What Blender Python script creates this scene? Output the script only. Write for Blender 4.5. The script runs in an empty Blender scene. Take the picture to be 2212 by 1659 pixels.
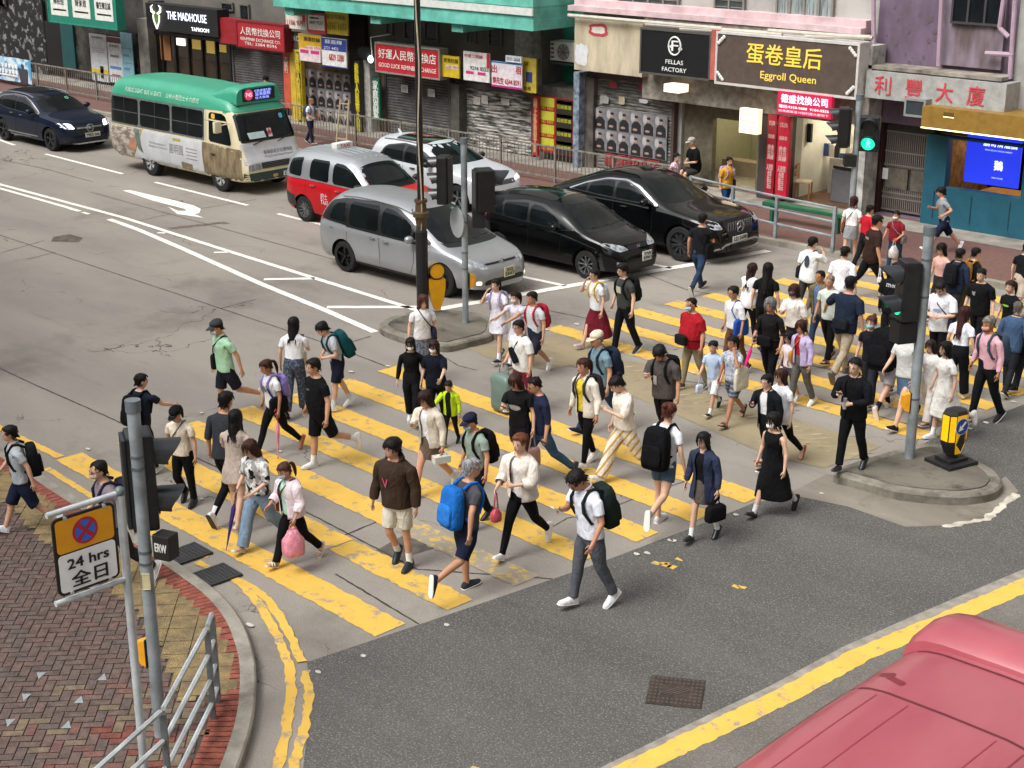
import bpy, bmesh, math, random
from mathutils import Vector, Matrix, Euler, noise
from mathutils.bvhtree import BVHTree
from mathutils.geometry import tessellate_polygon
R = math.radians
random.seed(7)
SC = bpy.context.scene
COL = SC.collection
# ------------------------------------------------------------ camera, sky, sun
W, H, F = 2212., 1659., 3323.
PITCH, YAW, CH = R(18.8), R(46.9), 8.3
hd = Vector((-math.cos(YAW), math.sin(YAW), 0)); rt = Vector((hd.y, -hd.x, 0))
fw = hd*math.cos(PITCH)+Vector((0, 0, -math.sin(PITCH))); up = rt.cross(fw)
CP = Vector((0, 0, CH))
cam = bpy.data.cameras.new('camera'); co = bpy.data.objects.new('camera', cam); COL.objects.link(co)
co.matrix_world = Matrix.Translation(CP) @ Matrix((rt, up, -fw)).transposed().to_4x4()
cam.sensor_width = 36; cam.lens = F/W*36; cam.clip_end = 1500; SC.camera = co
wd = bpy.data.worlds.new('World'); SC.world = wd; wd.use_nodes = True
nt = wd.node_tree; bg = nt.nodes['Background']
sky = nt.nodes.new('ShaderNodeTexSky'); sky.sky_type = 'NISHITA'; sky.sun_disc = False
SUN_EL, SUN_AZ = R(54), R(192)
sky.sun_elevation = SUN_EL; sky.sun_rotation = SUN_AZ; sky.dust_density = 6; sky.air_density = 1.0; sky.ozone_density = 1
hs = nt.nodes.new('ShaderNodeHueSaturation'); hs.inputs['Saturation'].default_value = .16
nt.links.new(sky.outputs[0], hs.inputs['Color']); nt.links.new(hs.outputs[0], bg.inputs[0])
bg.inputs[1].default_value = .13
sl = bpy.data.lights.new('sun', 'SUN'); so = bpy.data.objects.new('sun', sl); COL.objects.link(so)
sl.energy = 1.1; sl.angle = R(30); sl.color = (1, .985, .965)
so.rotation_euler = Euler((math.pi/2-SUN_EL, 0, math.pi-SUN_AZ))
SC.view_settings.view_transform = 'Standard'; SC.view_settings.look = 'None'; SC.view_settings.gamma = 1
SC.view_settings.exposure = .84
SC.cycles.max_bounces = 6; SC.cycles.use_denoising = True

def ray(x, y): return (fw*F+rt*(x-W/2)-up*(y-H/2)).normalized()
def G(x, y, z=0.):                       # picture point -> point on the level z
    d = ray(x, y); return CP+d*((z-CH)/d.z)
def FY(x, y, Y):                         # picture point -> point on the facade plane Y
    d = ray(x, y); return CP+d*(Y/d.y)
def proj(p):
    q = Vector(p)-CP; return W/2+F*q.dot(rt)/q.dot(fw), H/2-F*q.dot(up)/q.dot(fw)

# ------------------------------------------------------------ materials
def srgb(h):
    c = [int(h[i:i+2], 16)/255 for i in (0, 2, 4)]
    return tuple((v/12.92 if v <= .04045 else ((v+.055)/1.055)**2.4) for v in c)
MATS = {}
def node(nt, t, **k):
    n = nt.nodes.new(t)
    for a, v in k.items():
        if a in n.inputs: n.inputs[a].default_value = v
        else: setattr(n, a, v)
    return n
def noise_fac(nt, coord, scale, detail=4, rough=.55, lo=.3, hi=.7, stretch=None):
    src = coord
    if stretch:
        mp = node(nt, 'ShaderNodeMapping'); mp.inputs['Scale'].default_value = stretch
        nt.links.new(coord, mp.inputs[0]); src = mp.outputs[0]
    n = node(nt, 'ShaderNodeTexNoise', Scale=scale, Detail=detail, Roughness=rough)
    nt.links.new(src, n.inputs['Vector'])
    m = node(nt, 'ShaderNodeMapRange'); m.inputs[1].default_value = lo; m.inputs[2].default_value = hi
    nt.links.new(n.outputs['Fac'], m.inputs[0]); return m.outputs[0]
def mixc(nt, f, a, b):
    m = node(nt, 'ShaderNodeMix', data_type='RGBA')
    for s, v in ((m.inputs[0], f), (m.inputs[6], a), (m.inputs[7], b)):
        if hasattr(v, 'links'): nt.links.new(v, s)
        else: s.default_value = v if not isinstance(v, tuple) else (*v[:3], 1)
    return m.outputs[2]
def mat(name, col, rough=.6, metal=0., var=.12, scale=6., bump=0., bscale=40., coat=0., emit=0., stretch=None, col2=None, lo=.35, hi=.65, alpha=None, spec=.5):
    key = name
    if key in MATS: return MATS[key]
    if isinstance(col, str): col = srgb(col)
    if isinstance(col2, str): col2 = srgb(col2)
    m = bpy.data.materials.new(name); m.use_nodes = True; nt = m.node_tree
    b = nt.nodes['Principled BSDF']; tc = node(nt, 'ShaderNodeTexCoord').outputs['Object']
    b.inputs['Roughness'].default_value = rough; b.inputs['Metallic'].default_value = metal
    b.inputs['Coat Weight'].default_value = coat; b.inputs['Coat Roughness'].default_value = .06
    b.inputs['Specular IOR Level'].default_value = spec
    if var > 0 or col2:
        f = noise_fac(nt, tc, scale, 5, .6, lo, hi, stretch)
        c2 = col2 or tuple(max(0, v*(1-var*2)) for v in col)
        c = mixc(nt, f, c2, tuple(min(1, v*(1+(0 if col2 else var))) for v in col))
        nt.links.new(c, b.inputs['Base Color'])
        if emit: nt.links.new(c, b.inputs['Emission Color'])
    else:
        b.inputs['Base Color'].default_value = (*col, 1); b.inputs['Emission Color'].default_value = (*col, 1)
    b.inputs['Emission Strength'].default_value = emit
    if bump:
        n = node(nt, 'ShaderNodeTexNoise', Scale=bscale, Detail=4.); src = tc
        if stretch:
            mp = node(nt, 'ShaderNodeMapping'); mp.inputs['Scale'].default_value = stretch; nt.links.new(tc, mp.inputs[0]); src = mp.outputs[0]
        nt.links.new(src, n.inputs['Vector'])
        bp = node(nt, 'ShaderNodeBump', Strength=bump, Distance=.02); nt.links.new(n.outputs['Fac'], bp.inputs['Height'])
        nt.links.new(bp.outputs[0], b.inputs['Normal'])
    if alpha is not None: b.inputs['Alpha'].default_value = alpha
    MATS[key] = m; return m
def cloth(hexc, pat=None):
    key = 'cloth_'+hexc+(pat or '')
    if key in MATS: return MATS[key]
    c = srgb(hexc); m = bpy.data.materials.new(key); m.use_nodes = True; nt = m.node_tree
    b = nt.nodes['Principled BSDF']; b.inputs['Roughness'].default_value = .85; b.inputs['Specular IOR Level'].default_value = .1
    tc = node(nt, 'ShaderNodeTexCoord').outputs['Object']
    f = noise_fac(nt, tc, 9, 3, .5, .3, .7)
    cc = mixc(nt, f, tuple(v*.82 for v in c), tuple(min(1, v*1.06) for v in c))
    if pat:
        pc = srgb(pat[1:7]); k = pat[0]
        if k == 's':     # vertical stripes
            w = node(nt, 'ShaderNodeTexWave', Scale=4.2, Distortion=.6); w.bands_direction = 'DIAGONAL'; nt.links.new(tc, w.inputs[0])
            r = node(nt, 'ShaderNodeMapRange'); r.inputs[1].default_value = .72; r.inputs[2].default_value = .8
            nt.links.new(w.outputs['Fac'], r.inputs[0]); cc = mixc(nt, r.outputs[0], cc, pc)
        elif k == 'h':   # horizontal stripes
            w = node(nt, 'ShaderNodeTexWave', Scale=5, Distortion=.2); w.bands_direction = 'Z'; nt.links.new(tc, w.inputs[0])
            r = node(nt, 'ShaderNodeMapRange'); r.inputs[1].default_value = .7; r.inputs[2].default_value = .8
            nt.links.new(w.outputs['Fac'], r.inputs[0]); cc = mixc(nt, r.outputs[0], cc, pc)
        else:            # printed flowers / marks
            f2 = noise_fac(nt, tc, 14 if k == 'f' else 30, 2, .5, .5, .56); cc = mixc(nt, f2, cc, pc)
            if k == 'f': cc = mixc(nt, noise_fac(nt, tc, 11, 2, .5, .56, .6), cc, srgb('1c1c1c'))
    nt.links.new(cc, b.inputs['Base Color'])
    n = node(nt, 'ShaderNodeTexNoise', Scale=7., Detail=3., Distortion=1.2)
    mp = node(nt, 'ShaderNodeMapping'); mp.inputs['Scale'].default_value = (1.6, 1.6, .9); nt.links.new(tc, mp.inputs[0]); nt.links.new(mp.outputs[0], n.inputs['Vector'])
    bp = node(nt, 'ShaderNodeBump', Strength=.6, Distance=.05); nt.links.new(n.outputs['Fac'], bp.inputs['Height']); nt.links.new(bp.outputs[0], b.inputs['Normal'])
    MATS[key] = m; return m
def plain(hexc, rough=.5, metal=0., **k): return mat('plain_'+hexc+('m' if metal else '')+('_%d' % int(rough*100)), hexc, rough, metal, var=k.pop('var', .06), **k)
def glow(hexc, e=1.): return mat('lit_'+hexc+'_%d' % int(e*10), hexc, .5, var=0, emit=e)

# ------------------------------------------------------------ mesh helpers
class MB:
    def __init__(s): s.v = []; s.f = []; s.m = []; s.M = Matrix()
    def add(s, vs, fs, mi=0):
        o = len(s.v); s.v += [s.M @ Vector(v) for v in vs]; s.f += [tuple(i+o for i in f) for f in fs]; s.m += [mi]*len(fs); return s
    def box(s, c, d, mi=0, rz=0, b=0.):
        x, y, z = (q/2 for q in d); bm = bmesh.new(); bmesh.ops.create_cube(bm, size=1, matrix=Matrix.Diagonal((*d, 1)))
        if b: bmesh.ops.bevel(bm, geom=bm.edges[:], offset=b, segments=2, affect='EDGES', profile=.6)
        M = Matrix.Translation(c) @ Matrix.Rotation(rz, 4, 'Z') if not isinstance(rz, Matrix) else Matrix.Translation(c) @ rz
        bm.verts.index_update(); s.add([M @ v.co for v in bm.verts], [[v.index for v in f.verts] for f in bm.faces], mi); bm.free(); return s
    def b2(s, p, q, mi=0, b=0.):
        return s.box([(a+c)/2 for a, c in zip(p, q)], [abs(a-c) for a, c in zip(p, q)], mi, 0, b)
    def loft(s, rings, mi=0, cap=(1, 1), closed=True):
        n = len(rings[0]); vs = [p for r in rings for p in r]; fs = []
        for i in range(len(rings)-1):
            for j in range(n if closed else n-1):
                k = (j+1) % n; fs.append((i*n+j, i*n+k, (i+1)*n+k, (i+1)*n+j))
        if cap[0]: fs.append(tuple(range(n))[::-1])
        if cap[1]: fs.append(tuple((len(rings)-1)*n+j for j in range(n)))
        return s.add(vs, fs, mi)
    def tube(s, pts, r, n=8, mi=0, cap=(1, 1)):
        pts = [Vector(p) for p in pts]; rr = r if isinstance(r, (list, tuple)) else [r]*len(pts); rings = []; prev = None
        for i, p in enumerate(pts):
            d = (pts[min(i+1, len(pts)-1)]-pts[max(i-1, 0)]).normalized()
            a = prev if prev is not None else (Vector((0, 0, 1)) if abs(d.z) < .9 else Vector((1, 0, 0)))
            x = (a-d*a.dot(d)); x = x.normalized() if x.length > 1e-5 else d.orthogonal().normalized(); prev = x; y = d.cross(x)
            rings.append([p+(x*math.cos(t)+y*math.sin(t))*rr[i] for t in (2*math.pi*k/n for k in range(n))])
        return s.loft(rings, mi, cap)
    def cyl(s, p, q, r, n=16, mi=0): return s.tube([p, q], r, n, mi)
    def ell(s, c, r, n=10, m=6, mi=0, rot=None):
        c = Vector(c); rings = []
        for i in range(m+1):
            a = math.pi*(i/m)-math.pi/2; a = max(-1.52, min(1.52, a))
            ring = [Vector((math.cos(t)*math.cos(a)*r[0], math.sin(t)*math.cos(a)*r[1], math.sin(a)*r[2])) for t in (2*math.pi*k/n for k in range(n))]
            rings.append([c+(rot @ p if rot else p) for p in ring])
        return s.loft(rings, mi)
    def prism(s, poly, z0, z1, mi=0, mi2=None):      # polygon (x,y) extruded in z
        n = len(poly); vs = [(p[0], p[1], z0) for p in poly]+[(p[0], p[1], z1) for p in poly]
        t = tessellate_polygon([[Vector((p[0], p[1], 0)) for p in poly]])
        ar = sum(poly[i][0]*poly[(i+1) % n][1]-poly[(i+1) % n][0]*poly[i][1] for i in range(n))
        top = []
        for a in t:
            x = [Vector((*poly[i][:2], 0)) for i in a]; f = tuple(a) if (x[1]-x[0]).cross(x[2]-x[0]).z > 0 else tuple(a)[::-1]; top.append(f)
        s.add(vs, [tuple(i+n for i in f) for f in top], mi)
        if z1-z0 > 1e-6:
            side = [(i, (i+1) % n, (i+1) % n+n, i+n) if ar > 0 else ((i+1) % n, i, i+n, (i+1) % n+n) for i in range(n)]
            s.add(vs, side, mi if mi2 is None else mi2); s.add(vs, [f[::-1] for f in top], mi)
        return s
    def build(s, name, mats, parent=None, smooth=True, sub=0, auto=35):
        me = bpy.data.meshes.new(name); me.from_pydata([tuple(v) for v in s.v], [], s.f)
        ms = mats if isinstance(mats, (list, tuple)) else [mats]
        for m in ms: me.materials.append(m)
        if len(ms) > 1: me.polygons.foreach_set('material_index', s.m)
        me.update()
        if smooth:
            me.polygons.foreach_set('use_smooth', [True]*len(me.polygons))
            if auto and not sub: me.set_sharp_from_angle(angle=R(auto))
        o = bpy.data.objects.new(name, me); COL.objects.link(o)
        if parent is not None: o.parent = parent
        if sub:
            md = o.modifiers.new('smooth', 'SUBSURF'); md.levels = sub; md.render_levels = sub
        return o
def tag(o, label=None, cat=None, group=None, kind=None):
    if label: o['label'] = label
    if cat: o['category'] = cat
    if group: o['group'] = group
    if kind: o['kind'] = kind
    return o
def empty(name, loc, rz, label, cat, group=None):
    o = bpy.data.objects.new(name, None); COL.objects.link(o); o.location = loc; o.rotation_euler = (0, 0, rz); o.empty_display_size = .1
    return tag(o, label, cat, group)
def struct(name, mb, m, **k): return tag(mb.build(name, m, **k), kind='structure')
def txt_mesh(body, w=None, h=None):
    c = bpy.data.curves.new('t', 'FONT'); c.body = body; c.align_x = 'CENTER'; c.resolution_u = 2; c.space_line = .95; o = bpy.data.objects.new('t', c); COL.objects.link(o)
    dg = bpy.context.evaluated_depsgraph_get(); me = bpy.data.meshes.new_from_object(o.evaluated_get(dg)); bpy.data.objects.remove(o); bpy.data.curves.remove(c)
    xs = [v.co.x for v in me.vertices]; ys = [v.co.y for v in me.vertices]
    x0, x1, y0, y1 = min(xs), max(xs), min(ys), max(ys); cw, chh = x1-x0, y1-y0
    sx = (w/cw) if w else h/chh; sy = (h/chh) if h else w/cw
    vs = [((v.co.x-(x0+x1)/2)*sx, (v.co.y-(y0+y1)/2)*sy) for v in me.vertices]; fs = [tuple(p.vertices) for p in me.polygons]
    bpy.data.meshes.remove(me); return vs, fs
def text(mb, body, M, w=None, h=None, mi=0, d=.0, bold=0.):   # flat lettering in the plane of matrix M (x right, y up)
    vs, fs = txt_mesh(body, w, h)
    for k in ((0, 0), (bold, 0), (0, bold), (bold, bold)) if bold else ((0, 0),):
        mb.add([M @ Vector((x+k[0], y+k[1], (k[0]*.3+k[1]*.5))) for x, y in vs], fs, mi)
    return mb
# ------------------------------------------------------------ ground, roads, markings
def road_mat(name, c1, c2, c3, s1, s2, speck=0., bump=.3, bsc=60, crack=0):
    m = bpy.data.materials.new(name); m.use_nodes = True; nt = m.node_tree; b = nt.nodes['Principled BSDF']
    tc = node(nt, 'ShaderNodeTexCoord').outputs['Object']; b.inputs['Roughness'].default_value = .88; b.inputs['Specular IOR Level'].default_value = .25
    f1 = noise_fac(nt, tc, s1, 6, .6, .36, .64, (.35, 1, 1)); c = mixc(nt, f1, srgb(c2), srgb(c1))
    f2 = noise_fac(nt, tc, s2, 5, .65, .55, .72); c = mixc(nt, f2, c, srgb(c3))
    f3 = noise_fac(nt, tc, 55, 3, .7, .3, .7); c = mixc(nt, f3, mixc(nt, .16, c, (0, 0, 0)), c)
    f5 = noise_fac(nt, tc, 1.3, 7, .7, .6, .8, (.25, 2.2, 1)); c = mixc(nt, f5, c, srgb(c3))
    if speck:
        f4 = noise_fac(nt, tc, 44, 4, .75, .52, .64); c = mixc(nt, f4, c, mixc(nt, speck, c, (.42, .40, .36)))
        f6 = noise_fac(nt, tc, 60, 3, .7, .55, .66); c = mixc(nt, f6, c, mixc(nt, .45, c, (.01, .01, .01)))
    if crack:
        nz = node(nt, 'ShaderNodeTexNoise', Scale=1.6, Detail=5.); nt.links.new(tc, nz.inputs['Vector']); va = node(nt, 'ShaderNodeVectorMath', operation='SCALE'); va.inputs['Scale'].default_value = 1.1; nt.links.new(nz.outputs['Color'], va.inputs[0])
        vb = node(nt, 'ShaderNodeVectorMath', operation='ADD'); nt.links.new(tc, vb.inputs[0]); nt.links.new(va.outputs[0], vb.inputs[1]); vo = node(nt, 'ShaderNodeTexVoronoi', Scale=.42, feature='DISTANCE_TO_EDGE'); nt.links.new(vb.outputs[0], vo.inputs['Vector'])
        mr = node(nt, 'ShaderNodeMapRange'); mr.inputs[1].default_value = .002; mr.inputs[2].default_value = .006; mr.inputs[3].default_value = 1; mr.inputs[4].default_value = 0; nt.links.new(vo.outputs['Distance'], mr.inputs[0])
        mk = node(nt, 'ShaderNodeMath', operation='MULTIPLY'); nt.links.new(mr.outputs[0], mk.inputs[0]); nt.links.new(noise_fac(nt, tc, .5, 3, .5, .52, .6), mk.inputs[1]); c = mixc(nt, mk.outputs[0], c, (.06, .05, .045))
    nt.links.new(c, b.inputs['Base Color'])
    n = node(nt, 'ShaderNodeTexNoise', Scale=float(bsc), Detail=5.); nt.links.new(tc, n.inputs['Vector'])
    bp = node(nt, 'ShaderNodeBump', Strength=bump, Distance=.012); nt.links.new(n.outputs['Fac'], bp.inputs['Height']); nt.links.new(bp.outputs[0], b.inputs['Normal'])
    return m
M_CON = road_mat('road_concrete', '989187', '88817a', '756e66', .55, .35, .16, .3, 60, 1)
M_ASP = road_mat('asphalt', '5b5956', '4f4e4b', '66635e', .7, .25, .38, .8, 45)
M_APR = road_mat('worn_concrete', '8c8579', '7a7368', '5d564d', 1.2, .8)
M_ISL = road_mat('island_concrete', '757064', '565149', '36332e', 1.1, 1.6, 0, .5)
M_KERB = mat('kerb_stone', '918b7f', .85, var=.22, scale=3, bump=.4, bscale=25, lo=.3, hi=.7)
M_LINE = mat('joint_tar', '3c352f', .8, var=.2, scale=4)
def paint(name, c, under, lo, hi, sc=5.):
    m = bpy.data.materials.new(name); m.use_nodes = True; nt = m.node_tree; b = nt.nodes['Principled BSDF']; b.inputs['Roughness'].default_value = .7
    tc = node(nt, 'ShaderNodeTexCoord').outputs['Object']
    a = mixc(nt, noise_fac(nt, tc, 3, 5, .6, .3, .7), tuple(v*.84 for v in srgb(c)), srgb(c))
    a = mixc(nt, noise_fac(nt, tc, 24, 4, .7, .62, .75), a, tuple(v*.55 for v in srgb(c)))
    f = noise_fac(nt, tc, sc, 8, .72, lo, hi); nt.links.new(mixc(nt, f, a, srgb(under)), b.inputs['Base Color'])
    n = node(nt, 'ShaderNodeTexNoise', Scale=30., Detail=4.); nt.links.new(tc, n.inputs['Vector'])
    bp = node(nt, 'ShaderNodeBump', Strength=.3, Distance=.01); nt.links.new(n.outputs['Fac'], bp.inputs['Height']); nt.links.new(bp.outputs[0], b.inputs['Normal'])
    MATS[name] = m; return m
M_YEL = paint('yellow_road_paint', 'dcb04c', '8d8579', .55, .64)
M_YELW = paint('worn_yellow_paint', 'd6ad4a', '8d8375', .53, .64)
M_YELS = paint('scrubbed_yellow_paint', 'cfac52', '938a7b', .42, .5)
M_WHT = paint('white_road_paint', 'efebe0', '8d8375', .64, .70)
g = MB(); g.prism([(-400, -300), (300, -300), (300, 400), (-400, 400)], -.03, -.03); struct('ground', g, M_APR, smooth=False)
g = MB(); g.prism([(-120, -10), (40, -10), (40, 29.05), (-120, 29.05)], 0, 0); struct('road', g, M_CON, smooth=False)
def gp(pts, z=0.): return [G(x, y, z) for x, y in pts]
def flat(name, pts, z, m, world=False):
    mb = MB(); mb.prism(pts if world else gp(pts), z, z); return struct(name, mb, m, smooth=False)
# side road asphalt
asp = gp([(663, 1431), (910, 1348), (1198, 1250), (1306, 1212), (1480, 1146), (1628, 1087), (1705, 1072)])+[Vector((-10.6, 17.2, 0)), Vector((-10.2, 19.2, 0))]+gp([(2018, 946), (2191, 882)])+[Vector((-9.3, 29.0, 0)), Vector((-1, 29.0, 0))]+gp([(2230, 1246), (1800, 1440), (1355, 1665), (1100, 1790)])+[Vector((-4.5, 1.5, 0)), Vector((-9.2, 2, 0))]+gp([(655, 1659), (672, 1500)])
flat('side_road', [(p.x, p.y) for p in asp], .004, M_ASP, True)
def strip(name, pts, w, z, m, wob=.0, world=False):
    P = [Vector(p).to_2d() if world else G(*p).to_2d() for p in pts]; Q = []
    for i in range(len(P)-1):
        n = max(1, int((P[i+1]-P[i]).length/.07)); Q += [P[i].lerp(P[i+1], k/n) for k in range(n)]
    Q.append(P[-1]); L = []; Rr = []
    for i, p in enumerate(Q):
        d = (Q[min(i+1, len(Q)-1)]-Q[max(i-1, 0)]).normalized(); n = Vector((-d.y, d.x))
        a = random.uniform(-wob, wob); b = random.uniform(-wob, wob); L.append((*(p+n*(w/2+a)), z)); Rr.append((*(p-n*(w/2+b)), z))
    mb = MB(); n = len(L); mb.add(Rr+L, [(i, i+1, n+i+1, n+i) for i in range(n-1)]); return struct(name, mb, m, smooth=False)
# yellow crossing stripes
for i in range(7):
    c = 10.5+i; xl, xr = -19.15+.06*i, -11.72+.14*i
    m = [M_YEL, M_YELW, M_YELS, M_YELW, M_YEL, M_YEL, M_YEL][i]
    if i in (1, 2):
        xm = -13.9; strip('crossing_stripe', [(xl, c+.43, 0), (xm, c+.13, 0)], .44, .008, M_YEL, .013, True)
        strip('crossing_stripe', [(xm+.02, c+.13, 0), (xr, c-.01, 0)], .42, .008, M_YELW if i == 1 else M_YELS, .02, True)
    else: strip('crossing_stripe', [(xl, c+.43, 0), (xr, c, 0)], .44, .008, m, .013, True)
for k in range(9):
    c = 20.3+.965*k; strip('crossing_stripe', [(-18.35+.19*k, c+.42, 0), (-10.35+.06*k, c, 0)], .42, .008, M_YEL if k % 3 else M_YELW, .02, True)
# white lines
def dash(pts, w=.12): strip('lane_marking', pts, w, .008, M_WHT, .006)
for p in ([(-60, 282), (31, 314)], [(98, 333), (265, 376)], [(335, 394), (535, 444)], [(600, 462), (700, 487)]): dash(p)
dash([(-40, 388), (265, 470), (500, 545), (720, 614), (905, 672)], .14)
dash([(-40, 396), (140, 447), (172, 457)], .13); dash([(178, 459), (192, 463)], .1)
dash([(236, 474), (300, 497), (400, 540), (560, 612), (706, 672), (810, 718)], .16)
dash([(570, 604), (680, 602)], .15); dash([(706, 664), (900, 664)], .17); dash([(462, 546), (494, 545)], .12); dash([(340, 503), (357, 504)], .12)
dash([(950, 668), (1100, 641), (1251, 614.5), (1400, 588), (1500, 571), (1660, 542)], .22)
dash([(1113, 595), (1222, 618)], .13); dash([(1412, 572), (1450, 580)], .13)
# turn arrow
flat('lane_arrow', [(265, 412), (280, 411), (375, 433), (420, 445), (434, 452), (430, 461), (420, 463), (440, 471), (383, 463), (363, 447), (385, 456), (402, 456), (400, 452), (330, 434)], .008, M_WHT)
# slab joints and cracks in the concrete
def joint(pts, w=.025): strip('slab_joint', pts, w, .004, M_LINE, .006)
for p in ([(-30, 498), (553, 692), (705, 742), (838, 793), (1000, 850), (1250, 930), (1400, 985), (1650, 1075)], [(-40, 777), (70, 829), (240, 904), (500, 1024), (640, 1095), (900, 1230), (1194, 1251)], [(195, 415), (553, 514), (727, 562), (1000, 640)], [(-20, 340), (110, 368), (200, 393)],
          [(690, 1178), (760, 1150), (850, 1112)], [(477, 667), (553, 647)], [(725, 1240), (905, 1349)], [(60, 560), (120, 545)], [(298, 478), (367, 462)], [(420, 453), (553, 431)], [(0, 547), (95, 520)], [(700, 757), (800, 727)], [(1130, 660), (1500, 735), (1900, 822)], [(1060, 760), (1280, 800), (1740, 855), (1990, 925)], [(1390, 590), (1480, 625), (1560, 640)]): joint(p)
for p in ([(1120, 1160), (1150, 1148), (1185, 1143), (1225, 1120), (1300, 1104), (1390, 1070), (1412, 1062)], [(1450, 1050), (1480, 1040), (1500, 1035)], [(880, 735), (905, 752), (940, 760), (990, 790), (1030, 800)]): joint(p, .018)
flat('road_patch', [(115, 512), (150, 506), (180, 514), (170, 524), (110, 522)], .004, mat('tar_patch', '5c554c', .9, var=.2))
strip('road_patch', [(365, 494), (480, 481), (490, 484)], .22, .004, mat('tar_patch2', '6a5d54', .9, var=.2), .05)
flat('road_patch', [(810, 1190), (880, 1152), (945, 1183), (860, 1208)], .003, mat('dark_cover', '5b544d', .8, var=.2))
# yellow stop / kerb lines
strip('kerb_line', [(-20, 915), (40, 945), (130, 988)], .13, .008, M_YEL, .012)
strip('kerb_line', [(100, 1012), (150, 1042), (225, 1090), (300, 1130), (345, 1165), (390, 1190), (430, 1200), (452, 1202)], .11, .008, M_YELW, .012)
strip('kerb_line', [(490, 1238), (522, 1262), (560, 1305), (600, 1375), (625, 1440), (630, 1500), (617, 1590), (600, 1659), (580, 1720)], .11, .008, M_YEL, .014)
strip('kerb_line', [(425, 1215), (470, 1237), (540, 1266), (578, 1296)], .1, .012, M_YELW, .012)
strip('kerb_line', [(576, 1296), (605, 1335), (632, 1385), (652, 1432)], .1, .016, M_YEL, .014)
strip('kerb_line', [(660, 1450), (668, 1510), (652, 1600), (632, 1662), (615, 1720)], .1, .009, M_YELW, .02)
strip('box_line', [(1310, 1690), (1500, 1597), (1700, 1502), (1860, 1415), (2030, 1345), (2240, 1254)], .27, .009, M_YEL, .012)
flat('bus_lane', [(1300, 1700), (1500, 1608), (1700, 1512), (1860, 1425), (2030, 1355), (2260, 1260), (2500, 1500), (2300, 1900), (1300, 1900)], .006, road_mat('grey_asphalt', '6f6b65', '625e58', '7c7870', .8, .4, .3, .6, 45))
strip('road_edge_band', [(1290, 1682), (1480, 1587), (1680, 1492), (1840, 1405), (2010, 1330), (2240, 1232)], .22, .007, mat('grey_band', '8c857b', .9, var=.15))
for x, y in ((1418, 1216), (1440, 1222), (1465, 1210), (1450, 1225), (1590, 1267), (1600, 1270), (1433, 1218), (1025, 1660)):
    strip('yellow_paint_scrap', [(x-7, y-2), (x+9, y+3)], .07, .008, M_YELW, .03)
# ---- tactile area between the islands
M_TAC = road_mat('tactile_tile', '9a8d70', '8b7f68', '7c7262', 1.2, 1.5, 0, .6, 30)
for poly in ([(1005, 752), (1190, 727), (1300, 738), (1330, 760), (1280, 782), (1180, 800), (1060, 775)], [(1290, 770), (1420, 790), (1560, 870), (1700, 900), (1905, 965), (1780, 1012), (1660, 985), (1480, 905), (1330, 840), (1250, 800)]):
    flat('tactile_paving', poly, .006, M_TAC)
mb = MB()
for k in range(26):
    a, b = G(1300+k*22, 800+k*8), G(1380+k*22, 790+k*8.2); a.z = b.z = .009; n = Vector((-(b-a).y, (b-a).x, 0)).normalized()*.022
    mb.add([a-n, b-n, b+n, a+n], [(0, 1, 2, 3)])
struct('tactile_ribs', mb, mat('tactile_rib', '9c9070', .9, var=.25, scale=3), smooth=False)
# ---- kerbed areas
def offset(poly, d):           # inset a closed outline (ccw)
    n = len(poly); out = []
    for i in range(n):
        a, b, c = poly[i-1], poly[i], poly[(i+1) % n]; e1 = (b-a).normalized(); e2 = (c-b).normalized(); t = (e1+e2).normalized()
        out.append(b+Vector((-t.y, t.x))*d)
    return out
def smooth_line(P, it=2):
    for _ in range(it):
        Q = [P[0]]
        for a, b in zip(P, P[1:]): Q += [a.lerp(b, .25), a.lerp(b, .75)]
        P = Q+[P[-1]]
    return P
def island(name, px, z):
    P = [G(x, y, z).to_2d() for x, y in px]; n = len(P)
    if sum(P[i].x*P[(i+1) % n].y-P[(i+1) % n].x*P[i].y for i in range(n)) < 0: P = P[::-1]
    for _ in range(2): P = [q for a, b in zip(P, P[1:]+P[:1]) for q in (a.lerp(b, .2), a.lerp(b, .8))]
    I1 = offset(P, .03); I2 = offset(P, .17); I3 = offset(P, .18); k = MB()
    r = lambda Q, zz: [(q.x, q.y, zz) for q in Q]
    k.loft([r(P, 0), r(P, z-.03), r(I1, z), r(I2, z), r(I2, z-.03)], 0, (0, 0)); struct(name+'_kerb', k, mat('dirty_kerb', '857f72', .9, var=.3, scale=4, bump=.4, bscale=25, col2='59544b'))
    t = MB(); t.prism(I3, 0, z+.012); struct(name, t, M_ISL, smooth=False)
island('traffic_island', [(816, 700), (835, 686), (880, 673), (975, 668), (1040, 676), (1075, 692), (1068, 722), (1010, 736), (962, 748), (880, 730), (828, 712)], .14)
island('crossing_island', [(1784, 1018), (1880, 985), (1985, 956), (2030, 958), (2086, 978), (2150, 1014), (2170, 1040), (2150, 1062), (2085, 1072), (2010, 1068), (1938, 1060), (1860, 1038)], .15)
flat('island_apron', [(1700, 1068), (1785, 1025), (1880, 1045), (2100, 1080), (2172, 1030), (2145, 998), (2200, 1062), (2180, 1078), (2125, 1120), (2040, 1136), (1955, 1139), (1830, 1095)], .008, M_APR)
strip('apron_edge', [(2035, 1138), (2080, 1132), (2130, 1122), (2165, 1095), (2197, 1068)], .1, .01, mat('pale_edge', 'b9b2a3', .9, var=.2), .03)
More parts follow.
